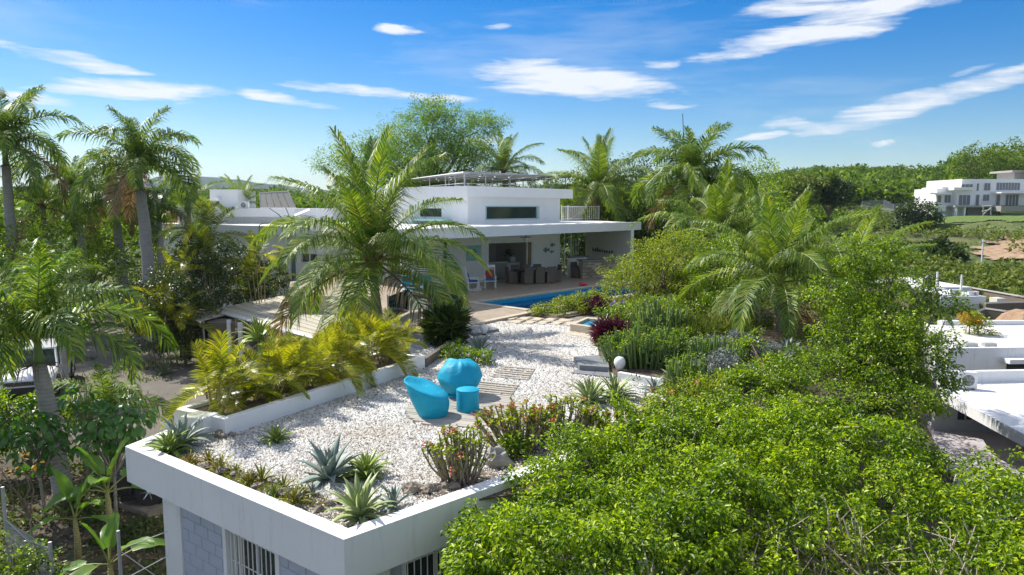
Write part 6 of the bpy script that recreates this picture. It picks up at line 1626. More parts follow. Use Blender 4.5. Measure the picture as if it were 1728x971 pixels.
# third: small white block with tank
nc = thing('small_white_house', 'small white and brown flat roofed house with a water tank below the hillside', 'building', tuple(at_y(1620, 560, 64)))
b = Buf(); pbox(b, 1586, 1664, 500.5, 521, 62, 8); b.build('upper_block', M['white_fresh'], nc)
b = Buf(); pbox(b, 1534, 1574.5, 494, 520, 63, 8); pbox(b, 1574.6, 1585.8, 497, 540, 62.3, 7); b.build('brown_block', M['brownwall'], nc)
b = Buf(); pbox(b, 1586.2, 1606, 521.2, 542, 62.2, 7); b.build('white_pier', M['white'], nc)
b = Buf(); pbox(b, 1606.2, 1660, 521.2, 524, 63, 6); pbox(b, 1570, 1662, 540, 545, 61.8, 1.2); b.build('floor_slab', M['white'], nc)
b = Buf(); pbox(b, 1606.2, 1656, 524.2, 539.8, 63.5, 5); b.build('brown_wall', M['brownwall'], nc)
b = Buf(); pbox(b, 1545, 1640, 485, 494, 70, 10); b.build('rear_roof', M['roof_white'], nc)
for x0_, lab in ((1562, 'black round water tank, left one on the small white house roof'), (1570.5, 'black round water tank, right one on the small white house roof')):
    a = at_y(x0_ + 4, 485, 68); t = thing('water_tank', lab, 'water tank', tuple(a)); b = Buf(); b.lathe([(.42, 0), (.46, .1), (.46, .9), (.4, 1.0), (.15, 1.12), (.15, 1.2)], (0, 0, 0), 16); link('body', b.mesh('body', M['black'], smooth=True), t); b = Buf(); b.lathe([(.18, 1.18), (.18, 1.26)], (0, 0, 0), 12); link('lid', b.mesh('lid', M['black']), t)
def pole(label, px, y0, y1, D, r=.1, name='utility_pole', cat='pole', arm=False, mat='metal_white'):
    a = at_y(px, y1, D); c = at_y(px, y0, D); t = thing(name, label, cat, tuple(a)); h = (c - a).length
    b = Buf(); b.tube([(0, 0, -1), (0, 0, h)], [r, r * .7], 8); link('shaft', b.mesh('shaft', M[mat]), t)
    if arm: b = Buf(); b.tube([(-.5, 0, h - .4), (.5, 0, h - .4)], r * .5, 5); link('crossarm', b.mesh('crossarm', M[mat]), t); b = Buf(); b.tube([(.15, 0, h - .2), (.9, 0, h * .93)], r * .4, 5); link('bracket', b.mesh('bracket', M[mat]), t)
    return c
c1 = pole('white pole left of the pair rising from the small white house', 1580, 459, 490, 66, .12); c2 = pole('white pole right of the pair rising from the small white house', 1621, 464, 497, 63, .12)
c3 = pole('tall thin lamp pole standing on the slope below the mansion', 1655, 404, 465, 100, .13, 'lamp_pole', 'pole', True)
p = at_z(1612, 497, at_y(1612, 499, 62).z); ac_unit('outdoor air conditioner on the small white house roof', tuple(at_y(1610, 499.5, 62.6)), 0, 1.0, .5)
ac_unit('smaller air conditioner right of the other on the small white house roof', tuple(at_y(1641, 500, 62.6)), 0, .9, .35)
t = thing('power_lines', 'sagging power lines crossing in front of the small white house', 'cable', tuple(c1))
ends = [((1430, 452), (1728, 500), 66), ((1430, 462), (1728, 512), 62), ((1480, 505), (1800, 566), 48), ((1500, 497), (1760, 530), 52)]
for (a, c, D) in ends:
    A, C_ = at_y(a[0], a[1], D), at_y(c[0], c[1], D); b = Buf(); b.tube([A.lerp(C_, f / 10) - Vector((0, 0, 1.1 * math.sin(f / 10 * math.pi))) for f in range(11)], .022, 4, cap=False); b.build('wire', M['metal_grey'], t)
# brown boundary walls
def bwall(label, pts, h, mat, D, th=.3):
    ps = [at_y(x, y, d) for (x, y, d) in pts]; t = thing('boundary_wall', label, 'wall', (ps[0].x, ps[0].y, ps[0].z - h)); 
    b = Buf()
    for i in range(len(ps) - 1):
        a, c = ps[i], ps[i + 1]; d = Vector((c.x - a.x, c.y - a.y, 0)).normalized(); n_ = Vector((-d.y, d.x, 0)) * th
        vs = [(a.x, a.y, a.z - h), (c.x, c.y, c.z - h), (c.x + n_.x, c.y + n_.y, c.z - h), (a.x + n_.x, a.y + n_.y, a.z - h), tuple(a), tuple(c), (c.x + n_.x, c.y + n_.y, c.z), (a.x + n_.x, a.y + n_.y, a.z)]
        b.add(vs, ((0, 3, 2, 1), (4, 5, 6, 7), (0, 1, 5, 4), (1, 2, 6, 5), (2, 3, 7, 6), (3, 0, 4, 7)))
    b.build('wall', M[mat], t)
    b = Buf()
    for i in range(len(ps) - 1): b.tube([ps[i] + Vector((0, th / 2, .05)), ps[i + 1] + Vector((0, th / 2, .05))], .12, 4)
    b.build('coping', M['concrete'], t)
bwall('long brown boundary wall descending to the right behind the small white house', [(1638, 487, 74), (1728, 503, 66), (1860, 526, 58)], 3, 'brownwall', 0)
bwall('stained earth brown wall right of the small white house', [(1598, 548, 55), (1664, 523, 56), (1700, 528, 55), (1860, 530, 54)], 4.2, 'brownwall2', 0)
bwall('brown rendered wall segment with pale block piers', [(1664, 514, 60), (1728, 512, 60), (1860, 512, 60)], 3, 'brownwall', 0)
b = Buf(); pbox(b, 1682, 1697, 504, 514, 60.5, 1.0); tag(b.build('pale_pier', M['cream'], None, loc=tuple(at_y(1690, 514, 60.5))), 'short pale block pier on top of the brown rendered wall', 'pier')
b = Buf(); 
c = at_y(1722, 575, 46); rg_ = random.Random(3)
b.blob((c.x + 1.5, 46, c.z - .2), (4.2, 2.4, 2.0), 5, .25, nu=26, nv=14); o = tag(b.build('earth_mound', M['dirt'], None, loc=tuple(c), smooth=True), kind='structure')

# ---------------------------------------------------------------- mansion on the hill
mn = thing('hilltop_mansion', 'large white modern mansion with stepped flat roofs on the green hill', 'building', tuple(at_y(1650, 366, 160)))
DM = 160
def mb(name, lst, mat='white_fresh', parent=None):
    b = Buf()
    for (x0, x1, y0, y1, D, dep) in lst: pbox(b, x0, x1, y0, y1, D, dep)
    return b.build(name, M[mat], parent or mn)
mb('left_block', [(1578, 1610.5, 318.5, 367, 161, 9), (1590, 1612, 316, 318.4, 160.5, 8)])
mb('middle_block', [(1612.2, 1646, 321.2, 367, 159.5, 8)]); mb('middle_eave', [(1610, 1646.5, 316.3, 321, 158.3, 9)], 'white_fresh')
mb('upper_block', [(1620.5, 1740, 302.5, 347, 164, 14)]); mb('tower', [(1711, 1740, 291, 302.3, 168, 6)], 'concrete'); mb('tower_cap', [(1708.5, 1745, 287.5, 290.8, 167, 8)], 'concrete')
mb('left_eave', [(1570, 1606, 325.5, 327.8, 158.5, 3)]); mb('shed', [(1577, 1596, 350, 368.5, 156, 3)]); mb('shed_roof', [(1575.5, 1597, 347.5, 349.8, 155.6, 4)])
mb('terrace_deck', [(1612, 1690, 347.2, 350.2, 156, 7)], 'concrete'); mb('concrete_base', [(1632, 1688, 350.4, 366, 158.6, 3), (1689, 1760, 348, 357, 154, 9)], 'concrete')
mb('terrace_pier', [(1626.5, 1630, 350.4, 367.5, 156.2, .6), (1612.2, 1616, 350.4, 366, 156.2, .6)])
for (x0, x1, y0, y1, D) in ((1581.5, 1588.5, 330.5, 342, 160.93), (1594, 1604.5, 329.5, 342, 160.93), (1618, 1637.5, 329.5, 346, 159.43), (1661, 1671.5, 309.5, 321.5, 163.93), (1681.5, 1721.5, 309, 321, 163.93), (1659, 1669.5, 328.8, 339, 163.93), (1681, 1688, 329.5, 346.5, 163.93), (1697, 1719, 329, 346.8, 163.93), (1622.5, 1642, 311.3, 316, 163.93), (1648.5, 1652, 310, 322, 163.93), (1646.6, 1652.5, 329, 346.5, 163.93), (1577.6, 1583.5, 351.5, 366, 155.93)):
    w = Buf(); pbox(w, x0, x1, y0, y1, D - .05, .1); o = w.build('window', M['winlight'] if 'winlight' in M else M['slate'], mn)
    nm = max(1, int((x1 - x0) / 5)); ms = Buf()
    for k in range(nm + 1):
        x = x0 + (x1 - x0) * k / nm; pbox(ms, x - .35, x + .35, y0, y1, D - .12, .06)
    ms.build('mullion', M['metal_white'], o)
mb('awning_slab', [(1690, 1750, 324.5, 326.3, 160.5, 3.4)])
t = thing('site_trestle', 'pale timber trestle standing before the mansion terrace', 'trestle', tuple(at_y(1665, 365, 153)))
b = Buf()
for (xa, ya, xb, yb) in ((1659, 347, 1659, 364), (1672, 347, 1672, 363), (1657, 348, 1674, 347), (1657, 357, 1674, 353), (1659, 362, 1673, 350)): b.tube([at_y(xa, ya, 153), at_y(xb, yb, 153)], .1, 4)
b.build('frame', M['cream'], t)
# hedge wall under the lawn and chain fences
t = thing('hillside_wall', 'long dark ivy covered retaining wall stepping up the hillside', 'wall', tuple(at_y(1500, 400, 140)))
b = Buf(); ps = [at_y(x, y, D) for x, y, D in ((1405, 398, 132), (1450, 388, 136), (1500, 381, 140), (1560, 378, 146), (1640, 378, 148), (1740, 374, 148), (1900, 372, 148))]
for i in range(len(ps) - 1):
    a, c = ps[i], ps[i + 1]; b.add([(a.x, a.y, a.z - 4), (c.x, c.y, c.z - 4), (c.x, c.y + .4, c.z - 4), (a.x, a.y + .4, a.z - 4), tuple(a), tuple(c), (c.x, c.y + .4, c.z), (a.x, a.y + .4, a.z)], ((0, 3, 2, 1), (4, 5, 6, 7), (0, 1, 5, 4), (1, 2, 6, 5), (2, 3, 7, 6), (3, 0, 4, 7)))
b.build('wall', M['lf_dark'], t)
t = thing('hill_fence', 'grey chain link fence zigzagging over the grassy hilltop left of the mansion', 'fence', tuple(at_y(1500, 360, 150)))
fp = [at_y(x, y, D) for x, y, D in ((1455, 340, 158), (1492, 338, 158), (1508, 345, 150), (1530, 341, 170), (1570, 342, 172))]
for p in fp: b = Buf(); b.tube([(p.x, p.y, p.z - 1.9), p], .06, 5); b.build('post', M['metal_grey'], t)
b = Buf()
for i in range(len(fp) - 1):
    a, c = fp[i], fp[i + 1]; n_ = 26
    for k in range(n_ + 1):
        q = a.lerp(c, k / n_); b.tube([(q.x, q.y, q.z - 1.9), q], .018, 3, cap=False)
    for k in range(7): z = Vector((0, 0, -1.9 * k / 6)); b.tube([a + z, c + z], .018, 3, cap=False)
o = b.build('netting', M['metal_grey'], t); o['kind'] = 'stuff'

# ---------------------------------------------------------------- fence, wires and frame in the yard
t = thing('yard_fence', 'leaning chain link fence with galvanised posts in the bottom left corner', 'fence', tuple(at_y(10, 960, 11)))
fp = [at_y(4, 822, 11.2), at_y(84, 915, 10.6), at_y(199, 896, 11.0)]
for i, p in enumerate(fp): b = Buf(); b.tube([(p.x, p.y, -3.3), p], .028, 7); b.build('post', M['metal_grey'], t)
b = Buf(); a, c = fp[0] + Vector((0, 0, -.55)), fp[1] + Vector((0, 0, -.1)); n_ = 40
for k in range(-14, n_ + 1):
    for s in (0, 1):
        f0 = k / n_; f1 = f0 + .35
        if s: f0, f1 = f1, f0
        q0 = a.lerp(c, max(0, min(1, f0))); q1 = a.lerp(c, max(0, min(1, f1)))
        q0 = q0 + Vector((0, 0, -(max(0, -f0) + max(0, f0 - 1)) / .35 * 1.3)) if not s else q0 + Vector((0, 0, -(max(0, f0 - 1)) / .35 * 1.3)); b.tube([q0, q1 + Vector((0, 0, -1.3))], .0035, 3, cap=False)
b.tube([a, a.lerp(c, .5) - Vector((0, 0, .12)), c], .008, 4)
o = b.build('netting', M['metal_grey'], t); o['kind'] = 'stuff'
t = thing('fence_wires', 'taut pale wires strung from the yard post to the garage pillar', 'wire', tuple(fp[2]))
for (pa, pb) in (((200, 928), (283, 897)), ((200, 928), (262, 972)), ((215, 975), (284, 938)), ((2, 895), (80, 950))):
    b = Buf(); b.tube([at_y(pa[0], pa[1], 11.0), at_y(pb[0], pb[1], 11.2)], .009, 4); b.build('wire', M['cream'], t)
t = thing('steel_goal_frame', 'thin grey steel tube frame standing in the shade beneath the right coconut palm', 'frame', tuple(at_y(1270, 560, 24)))
for (pa, pb) in (((1258, 555), (1259, 521)), ((1281, 557), (1282, 511)), ((1259, 521), (1283, 511))):
    b = Buf(); b.tube([at_y(pa[0], pa[1], 24.5), at_y(pb[0], pb[1], 24.5)], .028, 6); b.build('tube', M['metal_grey'], t)
t = thing('radio_mast', 'thin dark antenna mast rising behind the royal palm', 'antenna', tuple(at_y(1157, 300, 70)))
b = Buf(); b.tube([at_y(1158, 330, 70), at_y(1152, 192, 70)], [.06, .035], 5); b.build('shaft', M['black'], t); b = Buf(); b.tube([at_y(1153.3, 225, 69.9), at_y(1154.5, 250, 69.9)], .07, 5); b.build('aerial', M['black'], t)
# rocks along the bed edges, boulder
def rock(name, label, p, r, seed, mat='rock', group=None, cat='rock'):
    b = Buf(); b.blob((0, 0, r[2] * .4), r, seed, .45, nu=11, nv=7); o = link(name, b.mesh(name, M[mat]), None, tuple(p), (0, 0, seed * 1.3)); tag(o, label, cat, group); return o
rock('boulder', 'grey boulder between the two thorny flowering shrubs', at_z(838, 783, 0), (.22, .2, .2), 3, 'concrete')
rr_ = random.Random(12); seq = [(270, 778), (300, 792), (345, 790), (372, 800), (398, 806), (420, 815), (440, 822), (462, 826), (485, 832), (505, 838), (525, 850), (540, 862), (555, 856), (575, 848), (685, 826), (700, 828), (715, 830), (728, 826), (742, 828), (752, 822), (772, 822), (786, 815), (393, 733), (372, 738), (380, 741)]
for i, (x, y) in enumerate(seq):
    x += rr_.uniform(-5, 5); y += rr_.uniform(-4, 4); s_ = rr_.uniform(.05, .11)
    rock('edging_rock', 'rough tan coral rock ' + ('inside the parapet behind the bromeliads' if i < 11 else 'near the parapet corner between the agaves' if i < 14 else 'along the parapet below the left thorny shrub' if i < 22 else 'at the foot of the planter corner'), at_z(x, y, 0), (s_ * 1.3, s_, s_ * .9), i + 2, 'rock', 'rocks edging the planting strip')
b = Buf(); strip = [(232, 757), (300, 760), (345, 762), (420, 800), (500, 826), (560, 845), (640, 868), (700, 862), (690, 878), (580, 898)]
b.prism([tuple(at_z(x, y, .0)) for x, y in strip], -.02, .004); tag(b.build('planting_strip', M['soil']), kind='structure')
b = Buf(); b.prism([tuple(at_z(x, y, .0)) for x, y in ((700, 826), (760, 812), (800, 800), (900, 752), (1000, 715), (1120, 668), (1230, 672), (900, 830), (760, 850), (700, 838))], -.02, .006); tag(b.build('shrub_border_soil', M['soil']), kind='structure')
# ---------------------------------------------------------------- palms
def base_of(px, Y, z=-3.1): p = at_y(px, 400, Y); return Vector((p.x, Y, z))
def top_of(px, py, Y): return at_y(px, py, Y)
# the big coconut palm in the middle
palm('coconut_palm', 'large coconut palm with wide arching fronds in front of the white house', base_of(640, 24.2), top_of(628, 440, 24.0), 'coco', .17, 35, 1.28, 11, trunk='trunk_coco', bias=1.1)
# royal palms on the left
palm('royal_palm', 'royal palm with a clean grey trunk, the middle of the left group', base_of(249, 38), top_of(237, 322, 38), 'royal', .30, 22, 1.36, 21, shaft=True, kmin=0, kmax=4)
palm('royal_palm', 'royal palm standing just behind the grey trunked one, left of it', base_of(203, 44), top_of(196, 372, 44), 'royal', .28, 22, 1.35, 22, shaft=True, kmax=5)
palm('royal_palm', 'tall dark royal palm cut by the left edge of the photo', base_of(12, 40), top_of(10, 280, 40), 'royal', .26, 22, 1.5, 23, shaft=True, kmax=4)
palm('royal_palm', 'nearest royal palm with thick trunk and sagging dark fronds in the left foreground', base_of(76, 17.2), top_of(66, 615, 17.2), 'royal', .19, 16, 1.12, 24, shaft=True, kmax=3, trunk='trunk_royal')
palm('young_palm', 'young palm arching over the asphalt drive right of the thick trunk', base_of(172, 19.5), at_y(178, 690, 19.5), 'royal', .07, 10, .72, 25, kmax=4)
palm('young_palm', 'young palm with stiff bright fronds behind the thick left trunk', base_of(95, 27), at_y(92, 500, 27), 'royal', .10, 12, .95, 26, kmax=3)
palm('coconut_palm', 'background coconut palm at the far left between two royal palms', base_of(72, 42), at_y(72, 350, 42), 'coco', .16, 16, .95, 27, trunk='trunk_coco', kmax=4)
palm('coconut_palm', 'background coconut palm just left of the white wing roof', base_of(320, 50), at_y(318, 355, 50), 'coco', .16, 17, .95, 28, trunk='trunk_coco', kmax=4)
palm('coconut_palm', 'small coconut palm rising behind the white wing roof', base_of(408, 58), at_y(408, 345, 58), 'coco', .15, 12, .82, 29, trunk='trunk_coco', kmax=3)
palm('royal_palm', 'drooping royal palm between the left palms and the wing', base_of(140, 50), at_y(130, 350, 50), 'royal', .26, 20, 1.3, 30, shaft=True)
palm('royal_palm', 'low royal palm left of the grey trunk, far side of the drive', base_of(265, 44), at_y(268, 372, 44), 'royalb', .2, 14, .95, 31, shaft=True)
palm('date_palm', 'broad palm crown glimpsed under the left palms beyond the drive', base_of(60, 46), at_y(62, 420, 46), 'royal', .18, 15, .95, 32, kmax=5)
# palms behind and right of the house
palm('coconut_palm', 'coconut palm standing behind the right end of the roof pergola', base_of(1012, 54), at_y(1008, 325, 54), 'coco', .18, 30, 1.5, 33, trunk='trunk_coco', kmax=5, bias=1.0)
palm('coconut_palm', 'small palm top showing over the pergola beside the feathery tree', base_of(850, 62), at_y(850, 290, 62), 'coco', .16, 22, 1.1, 34, trunk='trunk_coco', kmax=4)
palm('royal_palm', 'broad crowned royal palm right of the house roof', base_of(1168, 46), at_y(1170, 330, 46), 'royal', .2, 28, 1.65, 35, shaft=True, kmax=4)
palm('coconut_palm', 'coconut palm with pale curling fronds right of the patio roof', base_of(1215, 38), at_y(1212, 405, 38), 'coco', .15, 26, 1.25, 36, trunk='trunk_coco', kmax=4)
palm('coconut_palm', 'coconut palm with a thin dark trunk right of the yellow green tree', base_of(1318, 23.5), at_y(1312, 478, 23.5), 'coco', .12, 28, 1.0, 37, trunk='trunk_coco', kmax=4, bias=.95)
palm('coconut_palm', 'coconut palm behind the tall leafy tree on the right', base_of(1440, 26), at_y(1432, 492, 26), 'coco', .13, 22, 1.0, 38, trunk='trunk_coco', kmax=4)
# areca thicket in front of the wing
ag = 'areca palms before the white wing'
for i, (px, py, Y, sc_, n, lab) in enumerate(((300, 440, 33, 1.15, 18, 'areca clump at the left end of the thicket before the wing'), (350, 400, 35, 1.3, 20, 'tallest areca clump, darkest, in the thicket before the wing'), (425, 450, 42, 1.35, 22, 'areca clump with yellowed fronds in front of the wing wall'),
        (440, 420, 37, 1.1, 16, 'areca clump reaching the wing roof edge'), (262, 495, 31.5, 1.15, 20, 'low yellow areca clump above the asphalt drive'), (405, 470, 42.5, 1.2, 16, 'areca clump beside the carport roof'), (452, 460, 43.5, 1.1, 14, 'areca clump against the wing wall by the door'), (300, 530, 32, 1.15, 20, 'low areca clump at the left end of the carport'))):
    p = at_y(px, py, Y); h = max(.6, p.z + 3.1 - .6); areca_clump('areca_clump', lab, (p.x, Y, -3.1), n, sc_ * .95, 50 + i, 'arecag' if i in (1, 2, 5, 6) else 'areca', .55, h, ag)
def bl(px, py, Y, r, rz=None, rr=None):
    p = at_y(px, py, Y); return (p.x, p.y, p.z, r, rr or r, rz or r)
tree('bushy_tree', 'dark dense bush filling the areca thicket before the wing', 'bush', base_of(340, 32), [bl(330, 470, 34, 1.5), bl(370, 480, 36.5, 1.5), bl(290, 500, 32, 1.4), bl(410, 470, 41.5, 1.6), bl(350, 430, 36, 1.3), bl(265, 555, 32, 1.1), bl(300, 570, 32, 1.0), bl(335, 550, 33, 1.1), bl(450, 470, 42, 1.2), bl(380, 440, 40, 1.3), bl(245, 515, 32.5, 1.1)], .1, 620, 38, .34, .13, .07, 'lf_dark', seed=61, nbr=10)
tree('bushy_tree', 'green bush mass behind the royal palm trunks on the left', 'bush', base_of(120, 36), [bl(40, 420, 40, 2.2), bl(120, 430, 40, 2.0), bl(0, 470, 36, 2.0), bl(170, 450, 41, 1.6), bl(220, 430, 46, 1.8), bl(290, 420, 47, 1.6)], .12, 420, 30, .5, .17, .09, 'lf_tree', seed=62, nbr=10)
tree('bushy_tree', 'yellow flecked shrub bank along the far side of the drive', 'bush', base_of(100, 33), [bl(30, 515, 44, 1.2, .8), bl(90, 515, 44, 1.2, .7), bl(150, 520, 43, 1.2, .8), bl(210, 510, 40, 1.2, .9), bl(245, 530, 37, 1.1, .9), bl(-20, 510, 44, 1.2, .9)], .06, 300, 28, .32, .12, .06, 'lf_lime', seed=63, nbr=10)
# planter arecas
for i in range(10):
    f = (i + .5) / 10; p = PL1.lerp(PL2, f) + nP * (.68 + .15 * math.sin(i * 2.3)); lab = ['at the left end by the agave', 'second from the left end', 'third from the left end', 'left of the middle', 'just left of the middle', 'just right of the middle', 'right of the middle', 'third from the right end', 'second from the right end', 'at the right end by the timber edging'][i]
    areca_clump('planter_areca', 'yellow green areca palm in the white planter, ' + lab, (p.x, p.y, .22), 22 if i not in (3, 8) else 26, [.78, .72, .66, .74, .72, .80, .70, .82, .74, .66][i], 80 + i, 'areca', .26, [.5, .42, .36, .45, .42, .5, .38, .55, .42, .4][i], 'areca palms in the white planter', kmax=4, ncane=6)
p = at_y(445, 600, 20.5); rosette('dracaena', 'bright green striped dracaena rising behind the planter palms', at_y(437, 575, 20.6), 'drac', 46, 1.35, 91, 'dracaena', kmin=0)
b = Buf(); q = at_y(437, 575, 20.6); b.tube([(q.x, q.y, -3.2), q], .05, 7); t = [o for o in bpy.data.objects if o.name == 'dracaena'][0]; 
me = b.mesh('stem', M['trunk_areca'], tuple(q)); so = link('stem', me, t); t.rotation_euler = (0, 0, 0)
rosette('yucca', 'spiky pale green yucca at the edge of the asphalt drive', at_z(277, 632, -3.0), 'yucca', 60, 1.05, 92, 'yucca'); rosette('yucca', 'smaller greyish yucca behind the spiky one by the drive', at_z(318, 600, -3.0), 'yucca', 40, .7, 93, 'yucca')
# agaves
AGV = [((306, 752, 0), 'blue', 26, .95, 'blue grey agave in the left corner of the roof terrace'), ((286, 765, 0), 'green', 44, .98, 'bright green agave in the left corner of the roof terrace'),
    ((466, 745, 0), 'green', 40, .68, 'solitary green agave in the gravel below the planter'), ((556, 808, 0), 'blue', 28, 1.02, 'large blue agave in the gravel near the front parapet'), ((617, 805, 0), 'green', 46, .92, 'yellow edged green agave right of the large blue agave'),
    ((608, 872, 0), 'pale', 46, 1.02, 'pale striped green agave closest to the parapet corner'), ((664, 856, 0), 'blue', 18, .55, 'small blue grey agave right of the pale striped one'), ((528, 836, 0), 'blue', 14, .33, 'tiny blue agave left of the pale striped one'),
    ((996, 680, 0), 'pale', 46, 1.15, 'pale green agave on the right gravel, left one of two'), ((1038, 674, 0), 'pale', 46, 1.1, 'pale green agave on the right gravel, right one of two'), ((1104, 662, 0), 'blue', 20, .62, 'small grey agave against the white curb wall'),
    ((1138, 650, .02), 'pale', 34, .9, 'pale agave half hidden behind the curb wall shrubs'), ((807, 598, 0), 'blue', 34, .95, 'dark blue green agave beside the lilac flowers'), ((1133, 546, .05), 'pale', 44, 1.1, 'cream striped agave in the cactus bed'),
    ((1330, 600, .02), 'blue', 30, .9, 'grey agave in the shade of the right coconut palm'), ((1230, 620, .02), 'pale', 30, .8, 'agave showing between the silver bushes'), ((1110, 615, .05), 'blue', 26, .8, 'agave in front of the candelabra cactus')]
for i, (p, k, n, s_, lab) in enumerate(AGV): rosette('agave', lab, at_z(*p), k, n, s_ * 1.06, 100 + i)
BR = [(322, 782, 'bromeliad'), (352, 780, 'bromeliad'), (372, 796, 'bromeliad'), (398, 800, 'bromeliad'), (420, 818, 'bromeliad'), (442, 812, 'bromeliad'), (462, 836, 'bromeliad'), (478, 826, 'bromeliad'), (496, 850, 'bromeliad'), (512, 836, 'bromeliad')]
ps_ = ['beside the green corner agave', 'second along from the corner agave', 'third along the parapet strip', 'fourth along the parapet strip', 'fifth along the parapet strip', 'fifth from the front end of the strip', 'fourth from the front end of the strip', 'third from the front end of the strip', 'second from the front end of the strip', 'at the front end of the strip']
BLK = get_blade
for i, (x, y, k) in enumerate(BR): rosette('bromeliad', 'small orange green bromeliad ' + ps_[i], at_z(x, y, 0), 'bromeliad', 26, .75 + .2 * (i % 3), 130 + i, 'bromeliad', 'bromeliads along the front parapet')
# low fuzzy ground cover along the strip
rg0 = np.random.default_rng(8); C0_ = []
for i in range(900):
    f = rg0.random(); x = 300 + 240 * f + rg0.normal() * 10; y = 778 + 78 * f + rg0.normal() * 6; q = at_z(x, y, .0); C0_.append((q.x, q.y, .005))
C0_ = np.array(C0_); D0_ = rg0.normal(size=(900, 3)); D0_[:, 2] = abs(D0_[:, 2]) + .5
V_, F_ = leaves_VF(C0_, D0_, np.tile([0, 0, 1.], (900, 1)) + rg0.normal(size=(900, 3)), np.full(900, .09), np.full(900, .02)); tag(link('ground_cover', np_mesh('ground_cover', V_, F_, M['bromeliad'])), 'sparse orange green ground cover along the front parapet', 'ground cover', kind='stuff')
# crown of thorns
thorn_bush('thorn_shrub', 'upright thorny shrub with few red flowers, left one in front of the parapet', at_z(776, 812, 0), .36, .30, .84, 60, 141, 11, 'crown of thorns shrubs', (-.02, .0))
thorn_bush('thorn_shrub', 'thorny shrub covered with red flowers right of the boulder', at_z(878, 756, 0), .64, .34, .78, 90, 142, 26, 'crown of thorns shrubs', (-.1, 0), 1.3)
thorn_bush('thorn_shrub', 'thorny shrub with bare stems below the pale agaves', at_z(950, 742, 0), .5, .32, .80, 70, 143, 9, 'crown of thorns shrubs', (.05, 0), 1.2)
thorn_bush('thorn_shrub', 'leafy thorny shrub right of the pale agaves', at_z(1045, 735, 0), .6, .35, .55, 36, 144, 8, 'crown of thorns shrubs', (0, 0), 3.0)
SB_ = [(0, 0, .3, .55, .45, .35), (.5, .1, .3, .5, .4, .35)]
shrub('leafy_shrub', 'light green shrub mixed with the red flowered thorns', 'shrub', at_z(868, 770, 0), [(0, 0, .2, .25, .2, .2)], 26, 22, .12, .075, .04, 'lf_tree', 145)
shrub('leafy_shrub', 'dense green shrub along the border right of the agaves', 'shrub', at_z(1140, 702, 0), [(0, 0, .28, .6, .45, .36), (.7, .3, .35, .7, .5, .42), (-.6, -.2, .2, .45, .35, .28)], 150, 26, .16, .075, .04, 'lf_lime', 146, flowers=('fl_red', 12, .05))
shrub('leafy_shrub', 'mixed green shrub behind the white curb wall at right', 'shrub', at_z(1235, 668, 0), [(0, 0, .28, .8, .5, .34), (.9, .3, .35, .9, .6, .42), (-.7, .1, .2, .5, .4, .28)], 170, 26, .18, .08, .045, 'lf_tree', 147)
# poolside
shrub('flowering_hedge', 'light green hedge with small pink flowers in the poolside bed', 'shrub', at_z(962, 530, 0), [(-.9, -.5, .2, .7, .4, .3), (0, 0, .3, .8, .5, .38), (.9, .5, .4, .8, .6, .5), (.2, .3, .3, .7, .4, .36)], 200, 30, .18, .085, .045, 'lf_lime', 148, flowers=('fl_red', 14, .05))
shrub('purple_shrub', 'dark purple leaved shrub at the right end of the poolside hedge', 'shrub', at_z(1010, 530, .03), [(0, 0, .3, .5, .4, .35)], 40, 30, .15, .16, .035, 'lf_purple', 149)
shrub('purple_shrub', 'spiky purple cordyline beside the stone basin', 'shrub', at_z(1029, 582, .03), [(0, 0, .35, .42, .4, .38)], 40, 34, .14, .30, .04, 'lf_purple', 150, droop=-.4, spread=.6)
shrub('dark_shrub', 'dark glossy shrub with purple leaves by the balustrade', 'shrub', at_z(757, 585, .0) , [(0, 0, .6, .42, .42, .62), (-.3, .2, .5, .35, .35, .5)], 70, 34, .16, .34, .055, 'lf_dark', 151, droop=-.5, spread=.6)
shrub('plumbago', 'low shrub with pale lilac flowers behind the blue chairs', 'shrub', at_z(800, 615, 0), [(0, 0, .2, .55, .4, .25), (-.5, .1, .2, .4, .3, .22)], 80, 26, .12, .075, .035, 'lf_tree', 152, flowers=('fl_lilac', 30, .05))
shrub('dark_shrub', 'low green shrub at the foot of the timber edging', 'shrub', at_z(765, 603, 0), [(0, 0, .18, .4, .35, .22)], 36, 24, .12, .08, .04, 'lf_tree', 153)
# cactus bed
cactus_clump('candelabra_cactus', 'large clump of upright green candelabra cactus behind the globe lamp', at_z(1086, 617, .05), 1.1, .62, 1.15, 140, 161, rad=.034)
cactus_clump('candelabra_cactus', 'taller candelabra cactus at the back of the bed', at_z(1115, 575, .05), 1.0, .8, 1.35, 70, 162, rad=.045)
cactus_clump('candelabra_cactus', 'cactus clump among the silver bushes', at_z(1205, 625, .05), .7, .6, 1.0, 40, 163, rad=.04)
cactus_clump('candelabra_cactus', 'pale young cactus clump right of the curb wall', at_z(1160, 655, .05), .5, .4, .9, 30, 164, rad=.035)
shrub('dark_shrub', 'dark green bush between the cactus columns', 'shrub', at_z(1098, 614, .05), [(0, 0, .35, .9, .5, .42), (.8, .4, .4, .7, .6, .45), (-.6, .3, .4, .6, .5, .4)], 180, 30, .16, .07, .035, 'lf_tree', 165)
shrub('purple_flowers', 'bush dotted with purple flowers behind the cordyline', 'shrub', at_z(1062, 553, .05), [(0, 0, .5, 1.0, .7, .5), (1.0, .3, .6, .8, .7, .55)], 170, 26, .18, .085, .04, 'lf_tree', 166, flowers=('fl_purple', 34, .06))
